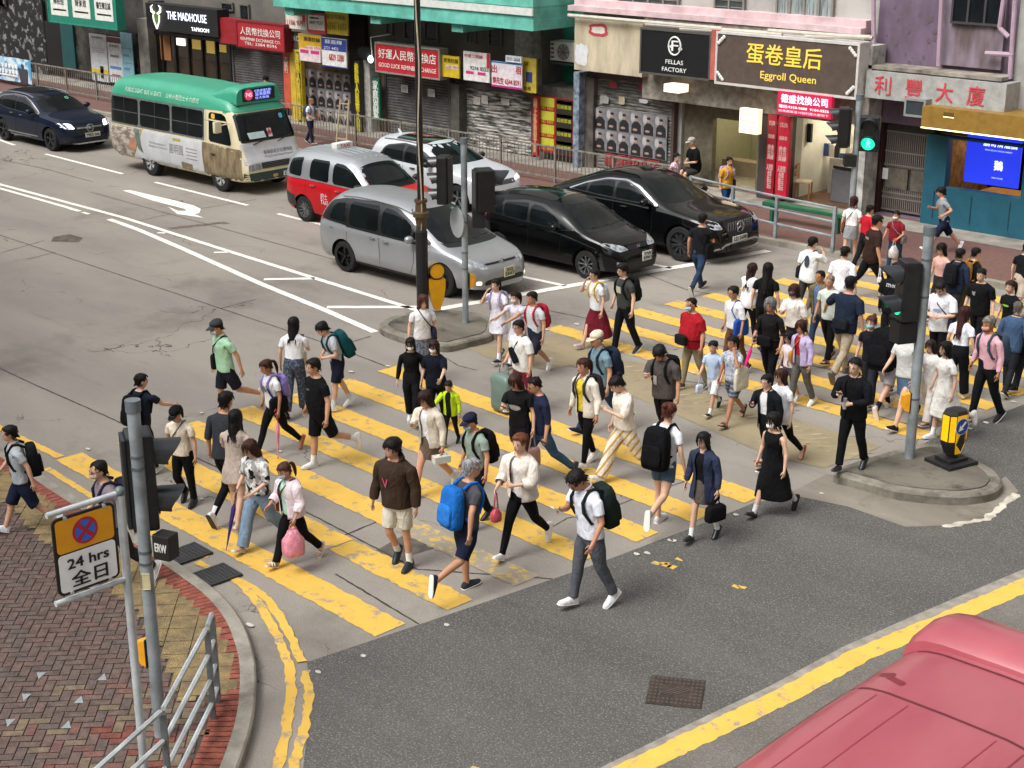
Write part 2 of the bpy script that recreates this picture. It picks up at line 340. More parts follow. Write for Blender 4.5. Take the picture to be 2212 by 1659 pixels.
# ---- near pavement
ZP = .13
ko = [G(x, y).to_2d() for x, y in ((-160, 900), (-60, 950), (0, 982), (75, 1028), (155, 1084), (275, 1155), (345, 1206), (410, 1250), (475, 1297), (520, 1350), (543, 1405), (556, 1460), (553, 1560), (528, 1650), (480, 1770), (400, 1900))]
ko = smooth_line(ko, 2)
def off(P, d):
    out = []
    for i, p in enumerate(P):
        t = (P[min(i+1, len(P)-1)]-P[max(i-1, 0)]).normalized(); out.append(p+Vector((t.y, -t.x))*d)
    return out
k1, k2, k3 = off(ko, .02), off(ko, .17), off(ko, .44)
mb = MB(); mb.loft([[(p.x, p.y, z) for p in Q] for Q, z in ((ko, 0), (ko, ZP-.02), (k1, ZP), (k2, ZP), (k2, ZP-.04))], 0, (0, 0), False); mb.f = [f[::-1] for f in mb.f]
struct('kerb', mb, M_KERB)
M_RB = mat('red_brick', '8a4a3b', .85, var=.2, scale=7, bump=.3); M_GROUT = mat('brick_joint', '4c4038', .95, var=.2)
q = k2+[Vector((-40, 3.)), Vector((-40, 8.)), ]
base = [(p.x, p.y) for p in off(ko, .1)]+[(-9.5, -6), (-45, -6), (-45, 12)]
mb = MB(); mb.prism(base, ZP-.012, ZP-.012); struct('pavement', mb, M_GROUT, smooth=False)
mb = MB()                      # brick edging course
acc = 0.
for i in range(len(k2)-1):
    a0, a1, b0, b1 = k2[i], k2[i+1], k3[i], k3[i+1]; n = max(1, round((a1-a0).length/.105))
    for j in range(n):
        s, e = (j+.06)/n, (j+.94)/n; qd = [a0.lerp(a1, s), a0.lerp(a1, e), b0.lerp(b1, e), b0.lerp(b1, s)]
        mb.add([(p.x, p.y, ZP) for p in qd], [(3, 2, 1, 0)])
struct('brick_edging', mb, M_RB, smooth=False)
inside = [Vector(p) for p in [(p.x, p.y) for p in off(ko, .48)]+[(-9.5, -6), (-45, -6), (-45, 12)]]
def inpoly(x, y, P):
    c = False; n = len(P)
    for i in range(n):
        a, b = P[i], P[i-1]
        if (a[1] > y) != (b[1] > y) and x < (b[0]-a[0])*(y-a[1])/(b[1]-a[1])+a[0]: c = not c
    return c
tact = [G(x, y, ZP).to_2d() for x, y in ((-60, 985), (-10, 1010), (50, 1040), (130, 1100), (260, 1178), (330, 1232), (400, 1290), (468, 1350), (500, 1420), (508, 1490), (380, 1520), (372, 1470), (345, 1400), (300, 1330), (210, 1245), (90, 1165), (10, 1085), (-70, 1040))]
MBR = [mat('brick_'+c, c, .88, var=.16, scale=9, bump=.3) for c in ('5f4f48', '634f48', '5c4f49', '6c4c45', '6f604e', '703f35')]
MTY = mat('yellow_tactile_brick', '8f7a50', .9, var=.3, scale=5, bump=.6, bscale=60, col2='695b43')
mb = MB(); mt = MB(); bl, bw = .216, .108; u = Vector((math.cos(R(-43)), math.sin(R(-43)))); v = Vector((-u.y, u.x)); o = Vector((-14, 8))
for i in range(-68, 84):
    for j in range(-68, 84):
        for t in (0, 1):
            # herringbone: L-shaped pairs
            bx, by = (i*bw+j*bw*2*0+((j)*bw), 0), 0
            if (i-j) % 4 == 0 and t == 0: x0, y0, dx, dy = i*bw, j*bw, bl, bw
            elif (i-j) % 4 == 1 and t == 1: x0, y0, dx, dy = (i+0)*bw, (j-1)*bw-bw*1, bw, bl
            else: continue
            c = o+u*(x0+dx/2)+v*(y0+dy/2)
            if c.x > -9.8 or c.x < -21 or c.y < 4.4: continue
            px, py = proj((c.x, c.y, ZP))
            if px > 620 or py > 1720 or px < -60 or not inpoly(c.x, c.y, inside): continue
            gq = .006; qd = [o+u*(x0+a)+v*(y0+b) for a, b in ((gq, gq), (dx-gq, gq), (dx-gq, dy-gq), (gq, dy-gq))]
            if inpoly(c.x, c.y, tact): continue
            zone = (py-1430)/250+random.uniform(-.5, .5)+(px-300)/600
            mi = random.choice((0, 1, 2, 0, 1)) if zone < .25 else random.choice((0, 1, 3, 2, 4) if zone < .75 else (3, 4, 5, 5, 4))
            mb.add([(p.x, p.y, ZP) for p in qd], [(0, 1, 2, 3)], mi)
struct('paving_bricks', mb, MBR, smooth=False)
for i in range(-90, 100):
    for j in range(-90, 100):
        s = .1; c = o+u*((i+.5)*s)+v*((j+.5)*s)
        if not inpoly(c.x, c.y, tact): continue
        a0, a1, b0, b1 = (.005 if i % 3 == 0 else 0), (.095 if i % 3 == 2 else .1), (.005 if j % 3 == 0 else 0), (.095 if j % 3 == 2 else .1)
        mt.add([(*(o+u*(i*s+a)+v*(j*s+b)), ZP+.002) for a, b in ((a0, b0), (a1, b0), (a1, b1), (a0, b1))], [(0, 1, 2, 3)])
struct('tactile_tiles', mt, MTY, smooth=False)
mb = MB()
for x, y in ((87, 1458), (222, 1463), (55, 1505), (172, 1512), (20, 1560), (145, 1566)):
    c = G(x, y, ZP+.004); s = 1 if x in (222, 172, 145) else -1
    mb.add([c+Vector((u.x, u.y, 0))*.06*s+Vector((v.x, v.y, 0))*.05, c-Vector((u.x, u.y, 0))*.09*s, c+Vector((u.x, u.y, 0))*.06*s-Vector((v.x, v.y, 0))*.05], [(0, 1, 2) if s < 0 else (2, 1, 0)])
struct('stud_triangles', mb, plain('aab0b0', .5, .6), smooth=False)
# ---- far pavement
mb = MB(); mb.prism([(-130, 29.2), (50, 29.2), (50, 60), (-130, 60)], .125, .125)
struct('far_pavement', mb, mat('far_paving', '6f4c43', .9, var=.2, scale=10, bump=.3, col2='5a4640'), smooth=False)
mb = MB(); mb.b2((-130, 29.0, 0), (50, 29.2, .13)); struct('far_kerb', mb, mat('far_kerb_stone', '8d877b', .9, var=.2, scale=2), smooth=False)
mb = MB(); mb.prism([(-130, 31.9), (50, 31.9), (50, 32.9), (-130, 32.9)], .135, .135); struct('shopfront_strip', mb, mat('grey_slab', '8b857b', .9, var=.2, scale=2), smooth=False)
# ---- litter
ML = mat('litter_paper', 'c2beb4', .8, var=.15)
for i, (x, y) in enumerate(((758, 494*1), (758, 803*1), (330, 1043), (436, 1078), (190, 970), (605, 975), (702, 955), (566, 855), (575, 862), (838, 791), (880, 800), (1498, 806), (1338, 668), (1245, 700), (1180, 712), (1660, 626), (1500, 607), (1448, 1167), (1398, 1195), (1375, 1197), (1530, 1126), (1590, 1112), (1775, 1066), (2130, 913), (2190, 868), (1455, 1168), (785, 1417), (965, 1350), (687, 1452), (2095, 926), (540, 1350), (435, 892), (1640, 628))):
    c = G(x, y, .014); mb = MB(); a = random.uniform(0, 6); s = random.uniform(.045, .095)
    pts = [(c.x+math.cos(a+t)*s*random.uniform(.6, 1), c.y+math.sin(a+t)*s*.6*random.uniform(.6, 1)) for t in (0, 1.2, 2.3, 3.4, 4.6, 5.5)]
    mb.prism(pts, .014, .022); tag(mb.build('paper_scrap', ML, smooth=False), 'small torn white paper scrap lying flat on the road', 'litter', 'paper scraps on the road')
# ------------------------------------------------------------ far side: buildings, shops, signs
YF = 32.8
def X(x, y, Y=YF): return FY(x, y, Y).x
def Z(x, y, Y=YF): return FY(x, y, Y).z
def rc(xl, yt, yb, xr, Y=YF):            # picture rectangle -> X0, X1, Z0, Z1 on the plane Y
    a = FY(xl, (yt+yb)/2, Y); z1, z0 = Z(xl, yt, Y), Z(xl, yb, Y)
    zc = (z0+z1)/2; x1 = a.x
    for _ in range(4): x1 += (xr-proj((x1, Y, zc))[0])*.011
    for _ in range(12):
        p = proj((x1, Y, zc))[0]; x1 += (xr-p)/max(20, (proj((x1+.1, Y, zc))[0]-p)*10)
    return a.x, x1, z0, z1
def panel(mb, r, Y, d=.05, mi=0, b=0): mb.b2((r[0], Y, r[2]), (r[1], Y+d, r[3]), mi, b); return mb
def FM(x, z, Y): return Matrix.Translation((x, Y, z)) @ Matrix.Rotation(math.pi/2, 4, 'X')
def sgn(name, label, cat, px, Y, col, texts=(), depth=.12, frame=None, group=None, emit=0., extra=None, edge=.05):
    """a flat sign: px = (xl, yt, yb, xr); texts = (string, u, v, width, height, colour) in shares of the face"""
    r = rc(*px, Y); mb = MB(); x0, x1, z0, z1 = r; w, h = x1-x0, z1-z0
    t = empty(name, (x0, Y+depth/2, z0), 0, label, cat, group); inv = Matrix.Translation((-x0, -Y-depth/2, -z0)); mb.M = inv
    mb.b2((x0, Y, z0), (x1, Y+depth, z1)); mb.build('panel', glow(col, emit) if emit else plain(col, .45, var=.1), t, smooth=False)
    if frame:
        f = MB(); f.M = inv; e = edge
        for p, q in (((x0-e, Y-.02, z0-e), (x1+e, Y+depth-.004, z0)), ((x0-e, Y-.02, z1), (x1+e, Y+depth-.004, z1+e)), ((x0-e, Y-.02, z0+.001), (x0, Y+depth-.006, z1-.001)), ((x1, Y-.02, z0+.001), (x1+e, Y+depth-.006, z1-.001))): f.b2(p, q)
        f.build('frame', plain(frame, .5, .2), t, smooth=False)
    for q, u, v, tw, th, c in texts:
        m = MB(); m.M = inv
        if q == '#': m.b2((x0+w*(u-tw/2), Y-.006, z0+h*(v-th/2)), (x0+w*(u+tw/2), Y-.002, z0+h*(v+th/2)))
        else: text(m, q, FM(x0+w*u, z0+h*v, Y-.012), w*tw, h*th, bold=h*th*.02)
        m.build('colour_field' if q == '#' else 'lettering', glow(c[1:], 1.1) if c[0] == '*' else plain(c, .5), t, smooth=False)
    if extra: extra(t, r, inv)
    return t
def shutter(px, col, Y=32.95, worn=None, name='roller_shutter', parent=None, frame='4a4846'):
    x0, x1, z0, z1 = rc(*px, Y); z0 = .13; mb = MB(); n = int((z1-z0)/.085); pr = []
    for i in range(n):
        a = z0+(z1-z0)*i/n; b = z0+(z1-z0)*(i+1)/n; pr += [(Y, a), (Y-.028, a+(b-a)*.3), (Y-.028, a+(b-a)*.7), (Y, b-.001)]
    mb.add([(x, y, z) for x in (x0, x1) for y, z in pr], [(i, i+len(pr), i+len(pr)+1, i+1) for i in range(len(pr)-1)])
    m = mat('shutter_'+col+(worn or ''), col, .45, .25, var=.14, scale=2.5, col2=worn, stretch=(1, 1, 6) if worn else None, lo=.42, hi=.58)
    o = mb.build(name, m, parent, smooth=False)
    f = MB(); f.b2((x0-.09, Y-.06, z0), (x0, Y+.1, z1)); f.b2((x1, Y-.06, z0), (x1+.09, Y+.1, z1)); f.b2((x0-.09, Y-.08, z1+.001), (x1+.09, Y+.1, z1+.16))
    f.build('shutter_frame', plain(frame, .6), o, smooth=False); return x0, x1, z0, z1
def wall(mb, x0, x1, y0, y1, zt, holes=(), mi=0):      # front slab with openings (X0,X1,Z0,Z1)
    cur = x0
    for a, b, c, d in sorted(holes):
        if a > cur: mb.b2((cur, y0, 0), (a, y1, zt), mi)
        if c > 0: mb.b2((a, y0, 0), (b, y1, c), mi)
        mb.b2((a, y0, d), (b, y1, zt), mi); cur = b
    if cur < x1-.01: mb.b2((cur, y0, 0), (x1, y1, zt), mi)
def window(px, parent, Y, glass='20262a', frame='6f6a62', nx=3, rail=None, curtain=None):
    x0, x1, z0, z1 = rc(*px, Y) if len(px) == 4 else px[0:4]
    f = MB(); e = .05; w = (x1-x0)/nx
    f.b2((x0, Y-.06, z0), (x1, Y+.02, z0+e)); f.b2((x0, Y-.06, z1-e), (x1, Y+.02, z1))
    for i in range(nx+1): f.b2((x0+w*i-e/2*(0 < i < nx)-e*(i == nx), Y-.055, z0+e+.001), (x0+w*i+e/2*(0 < i < nx)+e*(i == 0), Y+.02, z1-e-.001))
    if rail:
        for i in range(nx):
            for k in range(rail): f.b2((x0+w*i+e, Y-.04, z0+(z1-z0)*(k+1)/(rail+1)), (x0+w*(i+1)-e, Y-.02, z0+(z1-z0)*(k+1)/(rail+1)+.02))
    o = f.build('window', plain(frame, .5), parent, smooth=False)
    p = MB(); p.b2((x0+.02, Y-.015, z0+.02), (x1-.02, Y+.01, z1-.02)); p.build('pane', mat('pane_'+(curtain or glass), curtain or glass, .12, var=.3 if curtain else .2, scale=3, stretch=(6, 1, .5) if curtain else None), o, smooth=False)
    return o
def bld(label, x): return empty('building', (x, 34.5, 0), 0, label, 'building')
def part(mb, name, m, t, **k):
    mb.v = [p-t.location for p in mb.v]; return mb.build(name, m, t, smooth=k.pop('smooth', False), **k)
def fixp(o, t):                          # give an object built in world space to thing t
    o.parent = t; o.matrix_parent_inverse = Matrix.Translation(t.location).inverted(); return o
def upper(t, x0, x1, Y, z0, frame='6f6a62'):           # plain storeys above the picture
    for k in range(3):
        n = max(1, int((x1-x0)/3.2))
        for i in range(n):
            a = x0+(x1-x0)*(i+.2)/n; fixp(window((a, a+1.7, z0+.9+3.1*k, z0+2.3+3.1*k), t, Y-.02, nx=3, frame=frame), t)
XA, XB, XC, XD, XE = X(-420, 60), X(300, 90), X(1155, 180), X(1872, 200), X(2176, 240)
XT = X(1240, 160)
# ---- dark tavern building
t = bld('dark tiled building at far left with black shopfronts', XA); mb = MB(); wall(mb, XA-25, XB, 33.1, 40, 15, [(X(375, 120), X(472, 140), .13, 2.15)] if 0 else [])
part(mb, 'wall', mat('dark_wall', '3a3835', .8, var=.3, scale=1.5, bump=.2), t); upper(t, XA-20, XB, 33.1, 3.2)
mb = MB(); panel(mb, rc(-70, -20, 150, 98, 32.95), 32.95, .1); part(mb, 'shopfront', mat('collage', '7d7f7e', .6, col2='161718', scale=3.2, lo=.54, hi=.60), t)
mb = MB(); panel(mb, rc(100, 45, 150, 140, 32.95), 32.95, .1); part(mb, 'shopfront', plain('17181a', .4), t)
mb = MB(); panel(mb, rc(133, 50, 146, 160, 32.9), 32.9, .06); part(mb, 'door', plain('1d4a4c', .4), t)
mb = MB(); panel(mb, rc(160, 55, 165, 300, 32.98), 32.98, .06); part(mb, 'shop_window', mat('dim_glass', '3c3c38', .15, var=.4, scale=2), t)
mb = MB(); panel(mb, rc(300, 40, 172, 322, 32.6), 32.6, .5); part(mb, 'column', mat('grey_column', '77746d', .8, var=.25, scale=2), t)
sgn('clinic_sign', 'green framed clinic signboard with three white notice panels', 'sign', (104, -28, 44, 250), 31.6, '1c7a66', [('#', .17, .58, .26, .78, 'd9dad2'), ('#', .5, .58, .26, .78, 'd9dad2'), ('#', .83, .58, .26, .78, 'd9dad2'), ('陳柏堅', .17, .62, .16, .2, '24282a'), ('陳東恩', .5, .62, .16, .2, '24282a'), ('醫生陳志誠', .83, .62, .2, .2, '24282a'), ('#', .17, .36, .2, .05, '9a9c98'), ('#', .5, .36, .2, .05, '9a9c98'), ('#', .83, .36, .2, .05, '9a9c98')], .35, frame='2a8a74')
sgn('window_poster', 'large white clinic notice with a woman in black on yellow, in the window', 'poster', (196, 72, 172, 232), 32.85, 'c9ccce', [('脊骨神經科', .5, .93, .7, .05, '50555a'), ('#', .5, .7, .75, .008, '80858a'), ('#', .5, .66, .75, .008, '80858a'), ('#', .5, .62, .75, .008, '80858a'), ('#', .5, .22, 1., .08, 'd9b92c'), ('#', .62, .2, .2, .26, '2a2422')], .03)
sgn('window_poster', 'tall white clinic notice with a blue stripe beside the light blue strip', 'poster', (234, 78, 176, 264), 32.85, 'd0d3d6', [('#', .5, .93, 1., .12, '5a3c38'), ('執業醫生', .5, .8, .7, .05, '50555a'), ('陳東恩', .5, .58, .6, .06, '30353a'), ('#', .5, .33, .8, .06, '4f86b8'), ('#', .5, .16, .6, .05, '8a4a50')], .03)
sgn('window_poster', 'narrow light blue strip poster beside the white clinic notices', 'poster', (263, 70, 166, 287), 32.8, '86b4c2', [('#', .5, .66, .9, .01, '4a7a90'), ('#', .5, .33, .9, .01, '4a7a90'), ('#', .4, .5, .5, .05, '5a8ca4'), ('#', .4, .2, .5, .05, '5a8ca4')], .03)
def goat(t, r, inv):
    m = MB(); m.M = inv; x0, x1, z0, z1 = r; cx, cz = x0+(x1-x0)*.16, z0+(z1-z0)*.5; s = (z1-z0)*.42
    m.add([(cx+a*s, 32.27, cz+b*s) for a, b in ((-.5, .3), (.5, .3), (.42, -.3), (0, -1), (-.42, -.3))], [(4, 3, 2, 1, 0)]); m.build('emblem', plain('4c7a2e', .5), t, smooth=False)
    w = MB(); w.M = inv
    for q in (-1, 1): w.tube([(cx+q*a*s, 32.26, cz+b*s) for a, b in ((.3, .35), (.65, .5), (.75, .9), (.45, 1.1))], [.05, .045, .03, .01], 6); w.tube([(cx+q*.5*s, 32.26, cz+.2*s), (cx+q*.42*s, 32.26, cz-.35*s), (cx, 32.26, cz-1.05*s)], .025, 6)
    w.build('emblem_outline', glow('e8e6d8', .9), t)
sgn('tavern_sign', 'black corrugated fascia with a lit white tavern name and green animal emblem', 'sign', (316, 6, 62, 470), 32.3, '1a1b1e', [('THE MADHOUSE', .58, .62, .55, .3, '*cfd4e8'), ('TAPROOM', .76, .2, .24, .14, '*e6e6ea')], .5, extra=goat)
x0, x1, z0, z1 = rc(330, 64, 172, 505, 33.0); td = empty('tavern_entrance', (x0, 32.9, .13), 0, 'black framed glass tavern doors with warm lights inside', 'shopfront')
mb = MB(); mb.b2((x0, 32.93, .13), (x1, 33.05, z1)); fixp(mb.build('glass', mat('tavern_glass', '16120e', .08, col2='33261a', var=.2, scale=1.1, lo=.45, hi=.6)), td)
mb = MB()
for k in range(7): q = x0+(x1-x0)*k/6; mb.b2((q-.04, 32.86, .13), (q+.04, 32.929, z1))
mb.b2((x0+.041, 32.87, z1-.12), (x1-.041, 32.928, z1-.02)); fixp(mb.build('door_frame', plain('101112', .4), smooth=False), td)
mb = MB(); panel(mb, rc(381, 82, 97, 398, 32.85), 32.85, .05); fixp(mb.build('lit_panel', glow('e8e2d2', 1.2), smooth=False), td)
mb = MB()
for q in ((415, 85, 105, 436), (446, 88, 114, 468), (474, 96, 112, 488)): panel(mb, rc(*q, 32.9), 32.9, .02)
fixp(mb.build('warm_light', glow('8a7436', .6), smooth=False), td)
mb = MB(); panel(mb, rc(346, 68, 128, 368, 32.9), 32.9, .02); fixp(mb.build('menu_board', plain('8a5f3a', .6), smooth=False), td)
# ---- grey building with teal canopy
t = bld('grey old building with turquoise canopy above the money changers', XB); mb = MB(); wall(mb, XB, XC, 33.1, 40, 22)
part(mb, 'wall', mat('old_render', '6a665e', .85, var=.3, scale=.9, bump=.25, col2='55524c'), t); upper(t, XB, XC, 33.1, 4.0)
for px in ((760, 44, 80, 788), (835, 34, 74, 850), (874, 40, 84, 895), (918, 40, 88, 948), (1008, 50, 92, 1030), (1056, 56, 100, 1086), (480, 4, 22, 505), (520, 8, 44, 540)): fixp(window((*px[:4],), t, 33.07, nx=1, frame='5e5a54'), t)
mb = MB()
for px in ((330, 0, 26, 345), (1440/4+0, 18, 40, 378)): panel(mb, rc(*px, 32.9), 32.7, .4)
part(mb, 'vent_box', plain('3a3a38', .6), t)
za, zb = Z(612, 15, 31.4), Z(612, -22, 31.4); xa, xb = X(590, 5, 31.4), X(1152, 70, 31.4)
mb = MB(); mb.b2((xa, 31.4, za), (xb, 33.1, za+.28)); mb.b2((xa+.02, 31.42, za+.281), (xb-.02, 33.1, za+.62)); mb.b2((xa, 31.38, za+.621), (xb, 33.1, za+1.1)); part(mb, 'canopy', mat('turquoise_paint', '62b3a2', .6, var=.14, scale=2), t)
mb = MB(); mb.b2((xa+.02, 31.36, za+.4), (xb, 31.41, za+.60)); part(mb, 'canopy_band', plain('c9ccc6', .6), t)
for px in ((617, 6, 24, 628), (802, 10, 36, 815), (978, 22, 36, 982)): mb = MB(); q = rc(*px, 31.6); mb.b2((q[0], 31.55, za-.25), (q[0]+.45, 32.9, za-.002)); part(mb, 'canopy_bracket', mat('turquoise_paint', '62b3a2', .6), t)
mb = MB(); panel(mb, rc(755, 20, 270, 790, 32.9), 32.9, .15); part(mb, 'dark_bay', plain('0f1110', .6), t)
mb = MB(); panel(mb, rc(787, 130, 292, 800, 32.5), 32.5, .4); part(mb, 'pillar', plain('a7a59d', .7, var=.2), t)
mb = MB(); panel(mb, rc(800, 150, 295, 838, 32.96), 32.96, .1); part(mb, 'side_wall', plain('8a7a5c', .7, var=.2), t)
mb = MB(); panel(mb, rc(974, 180, 300, 992, 32.6), 32.6, .4); part(mb, 'pillar', plain('4d4a44', .6, var=.2), t)
mb = MB(); panel(mb, rc(640, 100, 270, 765, 32.97), 32.97, .1); part(mb, 'poster_wall', mat('glued_wall', '5d4540', .8, var=.3, scale=4, col2='77685c'), t)
for q in ((508, 100, 195, 612, '5c5a59', None), (838, 160, 290, 972, '605e5d', None), (993, 186, 300, 1150, 'b9b6ae', '4a4846')): shutter(q[:4], q[4], worn=q[5], parent=None)
for i, o in enumerate([o for o in COL.objects if o.name.startswith('roller_shutter')]):
    tag(o, ['dark grey closed roller shutter under the leftmost red sign', 'dark grey closed roller shutter with two white notices', 'paint-streaked white and grey roller shutter beside dark pillar'][i], 'shutter', 'closed roller shutters')
sgn('money_changer_sign', 'red sign of the leftmost money changer with white lettering', 'sign', (513, 46, 98, 613), 32.1, 'a3222c', [('人民幣找換公司', .5, .64, .86, .32, 'e8e0d8'), ('RENMINBI EXCHANGE CO.', .5, .32, .86, .13, 'e8e0d8'), ('TEL: 2384 8596', .5, .14, .7, .12, 'e8e0d8')], .3, frame='7c2028')
sgn('red_panel', 'blank red side panel at left of the money changer sign', 'sign', (474, 38, 92, 512), 32.4, '8f1f28', [], .3)
sgn('money_changer_sign', 'wide red sign of the lucky money changer in grey frame', 'sign', (813, 94, 152, 948), 32.1, 'b3242f', [('好運人民幣找換店', .5, .66, .92, .36, 'ece4da'), ('GOOD LUCK REMINBI EXCHANGE', .5, .24, .92, .16, 'ece4da')], .35, frame='8d8a80')
sgn('strip_sign', 'narrow orange red strip sign with white characters beside grey shutter', 'sign', (613, 112, 232, 627), 32.5, 'c2553f', [('大\n寶\n行', .5, .78, .6, .3, 'e8d8c8')], .1)
sgn('strip_sign', 'yellow and black vertical sign left of the poster wall', 'sign', (640, 108, 266, 652), 32.3, 'c9ae2c', [('#', .5, .5, .7, .96, '23211c'), ('找\n換\n人\n民\n幣\n匯\n款', .5, .5, .55, .9, 'd8c23c')], .15)
sgn('strip_sign', 'plain yellow strip between orange sign and poster wall', 'sign', (628, 105, 260, 639), 32.45, 'c4a83a', [], .1)
sgn('strip_sign', 'yellow and black vertical sign right of the poster wall', 'sign', (767, 132, 288, 778), 32.3, '26241e', [('找\n換\n人\n民\n幣\n大\n行', .5, .5, .7, .92, 'd8c62e')], .15)
sgn('strip_sign', 'green vertical house sign with four white characters', 'sign', (804, 168, 258, 820), 32.6, '1d6a55', [('家\n庭\n別\n墅', .5, .5, .7, .88, 'dfe6dc')], .08)
sgn('grey_board', 'grey board with white exchange lettering under the stacked notices', 'sign', (618, 66, 104, 646), 32.5, '5a5752', [('EXC', .7, .62, .55, .28, 'e6e2da'), ('#', .4, .22, .6, .25, 'c25a60')], .08)
def notice(label, px, Y, col, tx): return sgn('notice_board', label, 'notice', px, Y, col, tx, .05, group='letting notices above the shutters')
notice('white and red letting notice at top left of the stack', (617, 17, 60, 662), 32.3, 'd6cfc4', [('出租', .25, .75, .3, .2, 'b8303c'), ('#', .6, .7, .4, .08, 'c0504e'), ('1106 9791', .5, .3, .85, .25, 'b8303c'), ('#', .88, .6, .14, .4, 'b8303c')])
notice('white notice with red rounded border below the canopy', (664, 28, 70, 703), 32.25, 'c23540', [('#', .5, .55, .9, .75, 'dedad2'), ('6807 9237', .5, .55, .75, .16, '30304a'), ('#', .4, .78, .5, .08, 'b8303c')])
notice('bright yellow notice with brown lettering under the canopy', (703, 22, 72, 751), 32.3, 'c9b22e', [('曾生中環盤', .5, .75, .85, .22, '8c7a20'), ('6331 1671', .5, .35, .85, .3, '8c7a20')])
notice('orange yellow sale notice with a white number strip', (645, 72, 118, 694), 32.2, 'd0a42c', [('買賣旺舖', .6, .78, .7, .2, '3c2c18'), ('#', .65, .38, .62, .2, 'd8d0c8'), ('6100 3791', .65, .38, .58, .15, 'b02c3c')])
notice('blue and white letting notice with red telephone numbers', (695, 80, 142, 748), 32.2, 'dcdad6', [('#', .5, .78, 1., .42, '2c3e8a'), ('蘇嘉輝', .5, .87, .7, .14, 'd8dce8'), ('2721 4422', .4, .65, .6, .1, 'd8dce8'), ('6829 3288', .6, .35, .6, .22, 'b8303c'), ('#', .5, .02, 1., .04, '2c3e8a')])
notice('pair of pink and white paper slips on the sale notice', (647, 104, 130, 692), 32.15, 'd9c8c8', [('#', .25, .8, .4, .28, 'c2307a'), ('#', .75, .8, .4, .28, 'c2307a')])
notice('yellow sale notice beside the lucky money changer sign', (948, 118, 164, 992), 32.2, 'cbb024', [('買賣旺舖', .6, .78, .7, .2, '4a3c14'), ('#', .65, .48, .6, .18, 'd8cfc4'), ('6100 7991', .65, .48, .55, .13, 'b02c3c')])
notice('white letting notice with red arc and black number', (1001, 110, 172, 1057), 32.15, 'd9d6d2', [('中原工商舖', .4, .86, .7, .12, 'b8303c'), ('9216 8553', .62, .45, .7, .13, '26262a'), ('#', .95, .75, .1, .5, 'b8242f'), ('#', .25, .28, .3, .1, 'c2307a'), ('#', .7, .28, .3, .1, 'c2307a')])
notice('pink edged letting notice with large red characters', (1062, 131, 186, 1127), 32.1, 'd9cfd4', [('出', .1, .7, .18, .3, 'b8303c'), ('租', .9, .75, .18, .3, 'b8303c'), ('樂先生 6544 8591', .5, .26, .92, .26, 'b0202c'), ('#', .5, .04, 1., .08, 'b02a7a'), ('#', .5, .97, 1., .06, '2f7ab0')])
notice('blue and white number plate above the pink edged notice', (1092, 119, 133, 1126), 32.05, 'dfe2e4', [('2311 2668', .5, .5, .85, .5, '24487a')])
notice('yellow notice with a dark blue pin beside the teal wall', (1128, 124, 198, 1158), 32.3, 'b8a23c', [('代理', .3, .85, .35, .12, '3c3418'), ('#', .5, .45, .45, .3, '2c3a6a'), ('出租', .4, .12, .5, .12, '3c3418')])
for i, q in enumerate(((866, 182, 199, 881), (924, 191, 208, 939))): sgn('paper_note', ['white paper note on the left of the dark shutter', 'white paper note on the right of the dark shutter'][i], 'note', q, 32.88, 'c9c8c4', [('#', .5, .6, .6, .06, '8a8a88')], .01)
for i, q in enumerate(((1022, 208, 225, 1037), (1040, 205, 224, 1054), (1082, 212, 226, 1100))): sgn('paper_note', ['pale paper note at left on the streaked shutter', 'pale paper note in the middle of the streaked shutter', 'pale paper note at right on the streaked shutter'][i], 'note', q, 32.88, 'b5b2aa', [], .01)
# posters of a man in black, pasted in rows
def poster_proto(w, h):
    m = MB(); m.b2((0, 0, 0), (w, .01, h))
    m.add([(w*a, -.004, h*b) for a, b in ((.1, .03), (.92, .02), (.9, .42), (.72, .54), (.58, .6), (.42, .6), (.3, .54), (.12, .42))], [(0, 1, 2, 3, 4, 5, 6, 7)], 1)
    m.ell((w*.5, -.004, h*.70), (w*.13, .004, h*.125), 10, 6, 2); m.ell((w*.5, -.008, h*.795), (w*.16, .003, h*.065), 10, 5, 1)
    m.ell((w*.42, -.006, h*.2), (w*.2, .003, h*.06), 8, 5, 2); m.ell((w*.2, -.004, h*.75), (w*.2, .001, h*.2), 8, 5, 3)
    return m.build('wall_poster', [mat('poster_bg', '8f8c8d', .7, scale=3, col2='5b595c', stretch=(1, 1, .6)), plain('1b1c20', .6), plain('a08274', .6), plain('a5a3a4', .7)], smooth=False)
def poster_grid(px, nx, ny, Y, label, group, skip=()):
    x0, x1, z0, z1 = rc(*px, Y); w, h = (x1-x0)/nx, (z1-z0)/ny; p = poster_proto(w*.98, h*.985); first = True
    for j in range(ny):
        for i in range(nx):
            if (i, j) in skip: continue
            o = p if first else p.copy()
            if not first: COL.objects.link(o)
            first = False; o.location = (x0+w*i, Y, z1-h*(j+1)); tag(o, label, 'poster', group)
poster_grid((650, 146, 262, 760), 6, 3, 32.9, 'grey poster of a man in black on the brown wall left of the green sign', 'posters on the brown wall', ((0, 2), (1, 2)))
poster_grid((1284, 230, 323, 1441), 6, 2, 32.86, 'grey poster of a man in black pasted on the shutter with red graffiti', 'posters on the graffiti shutter')
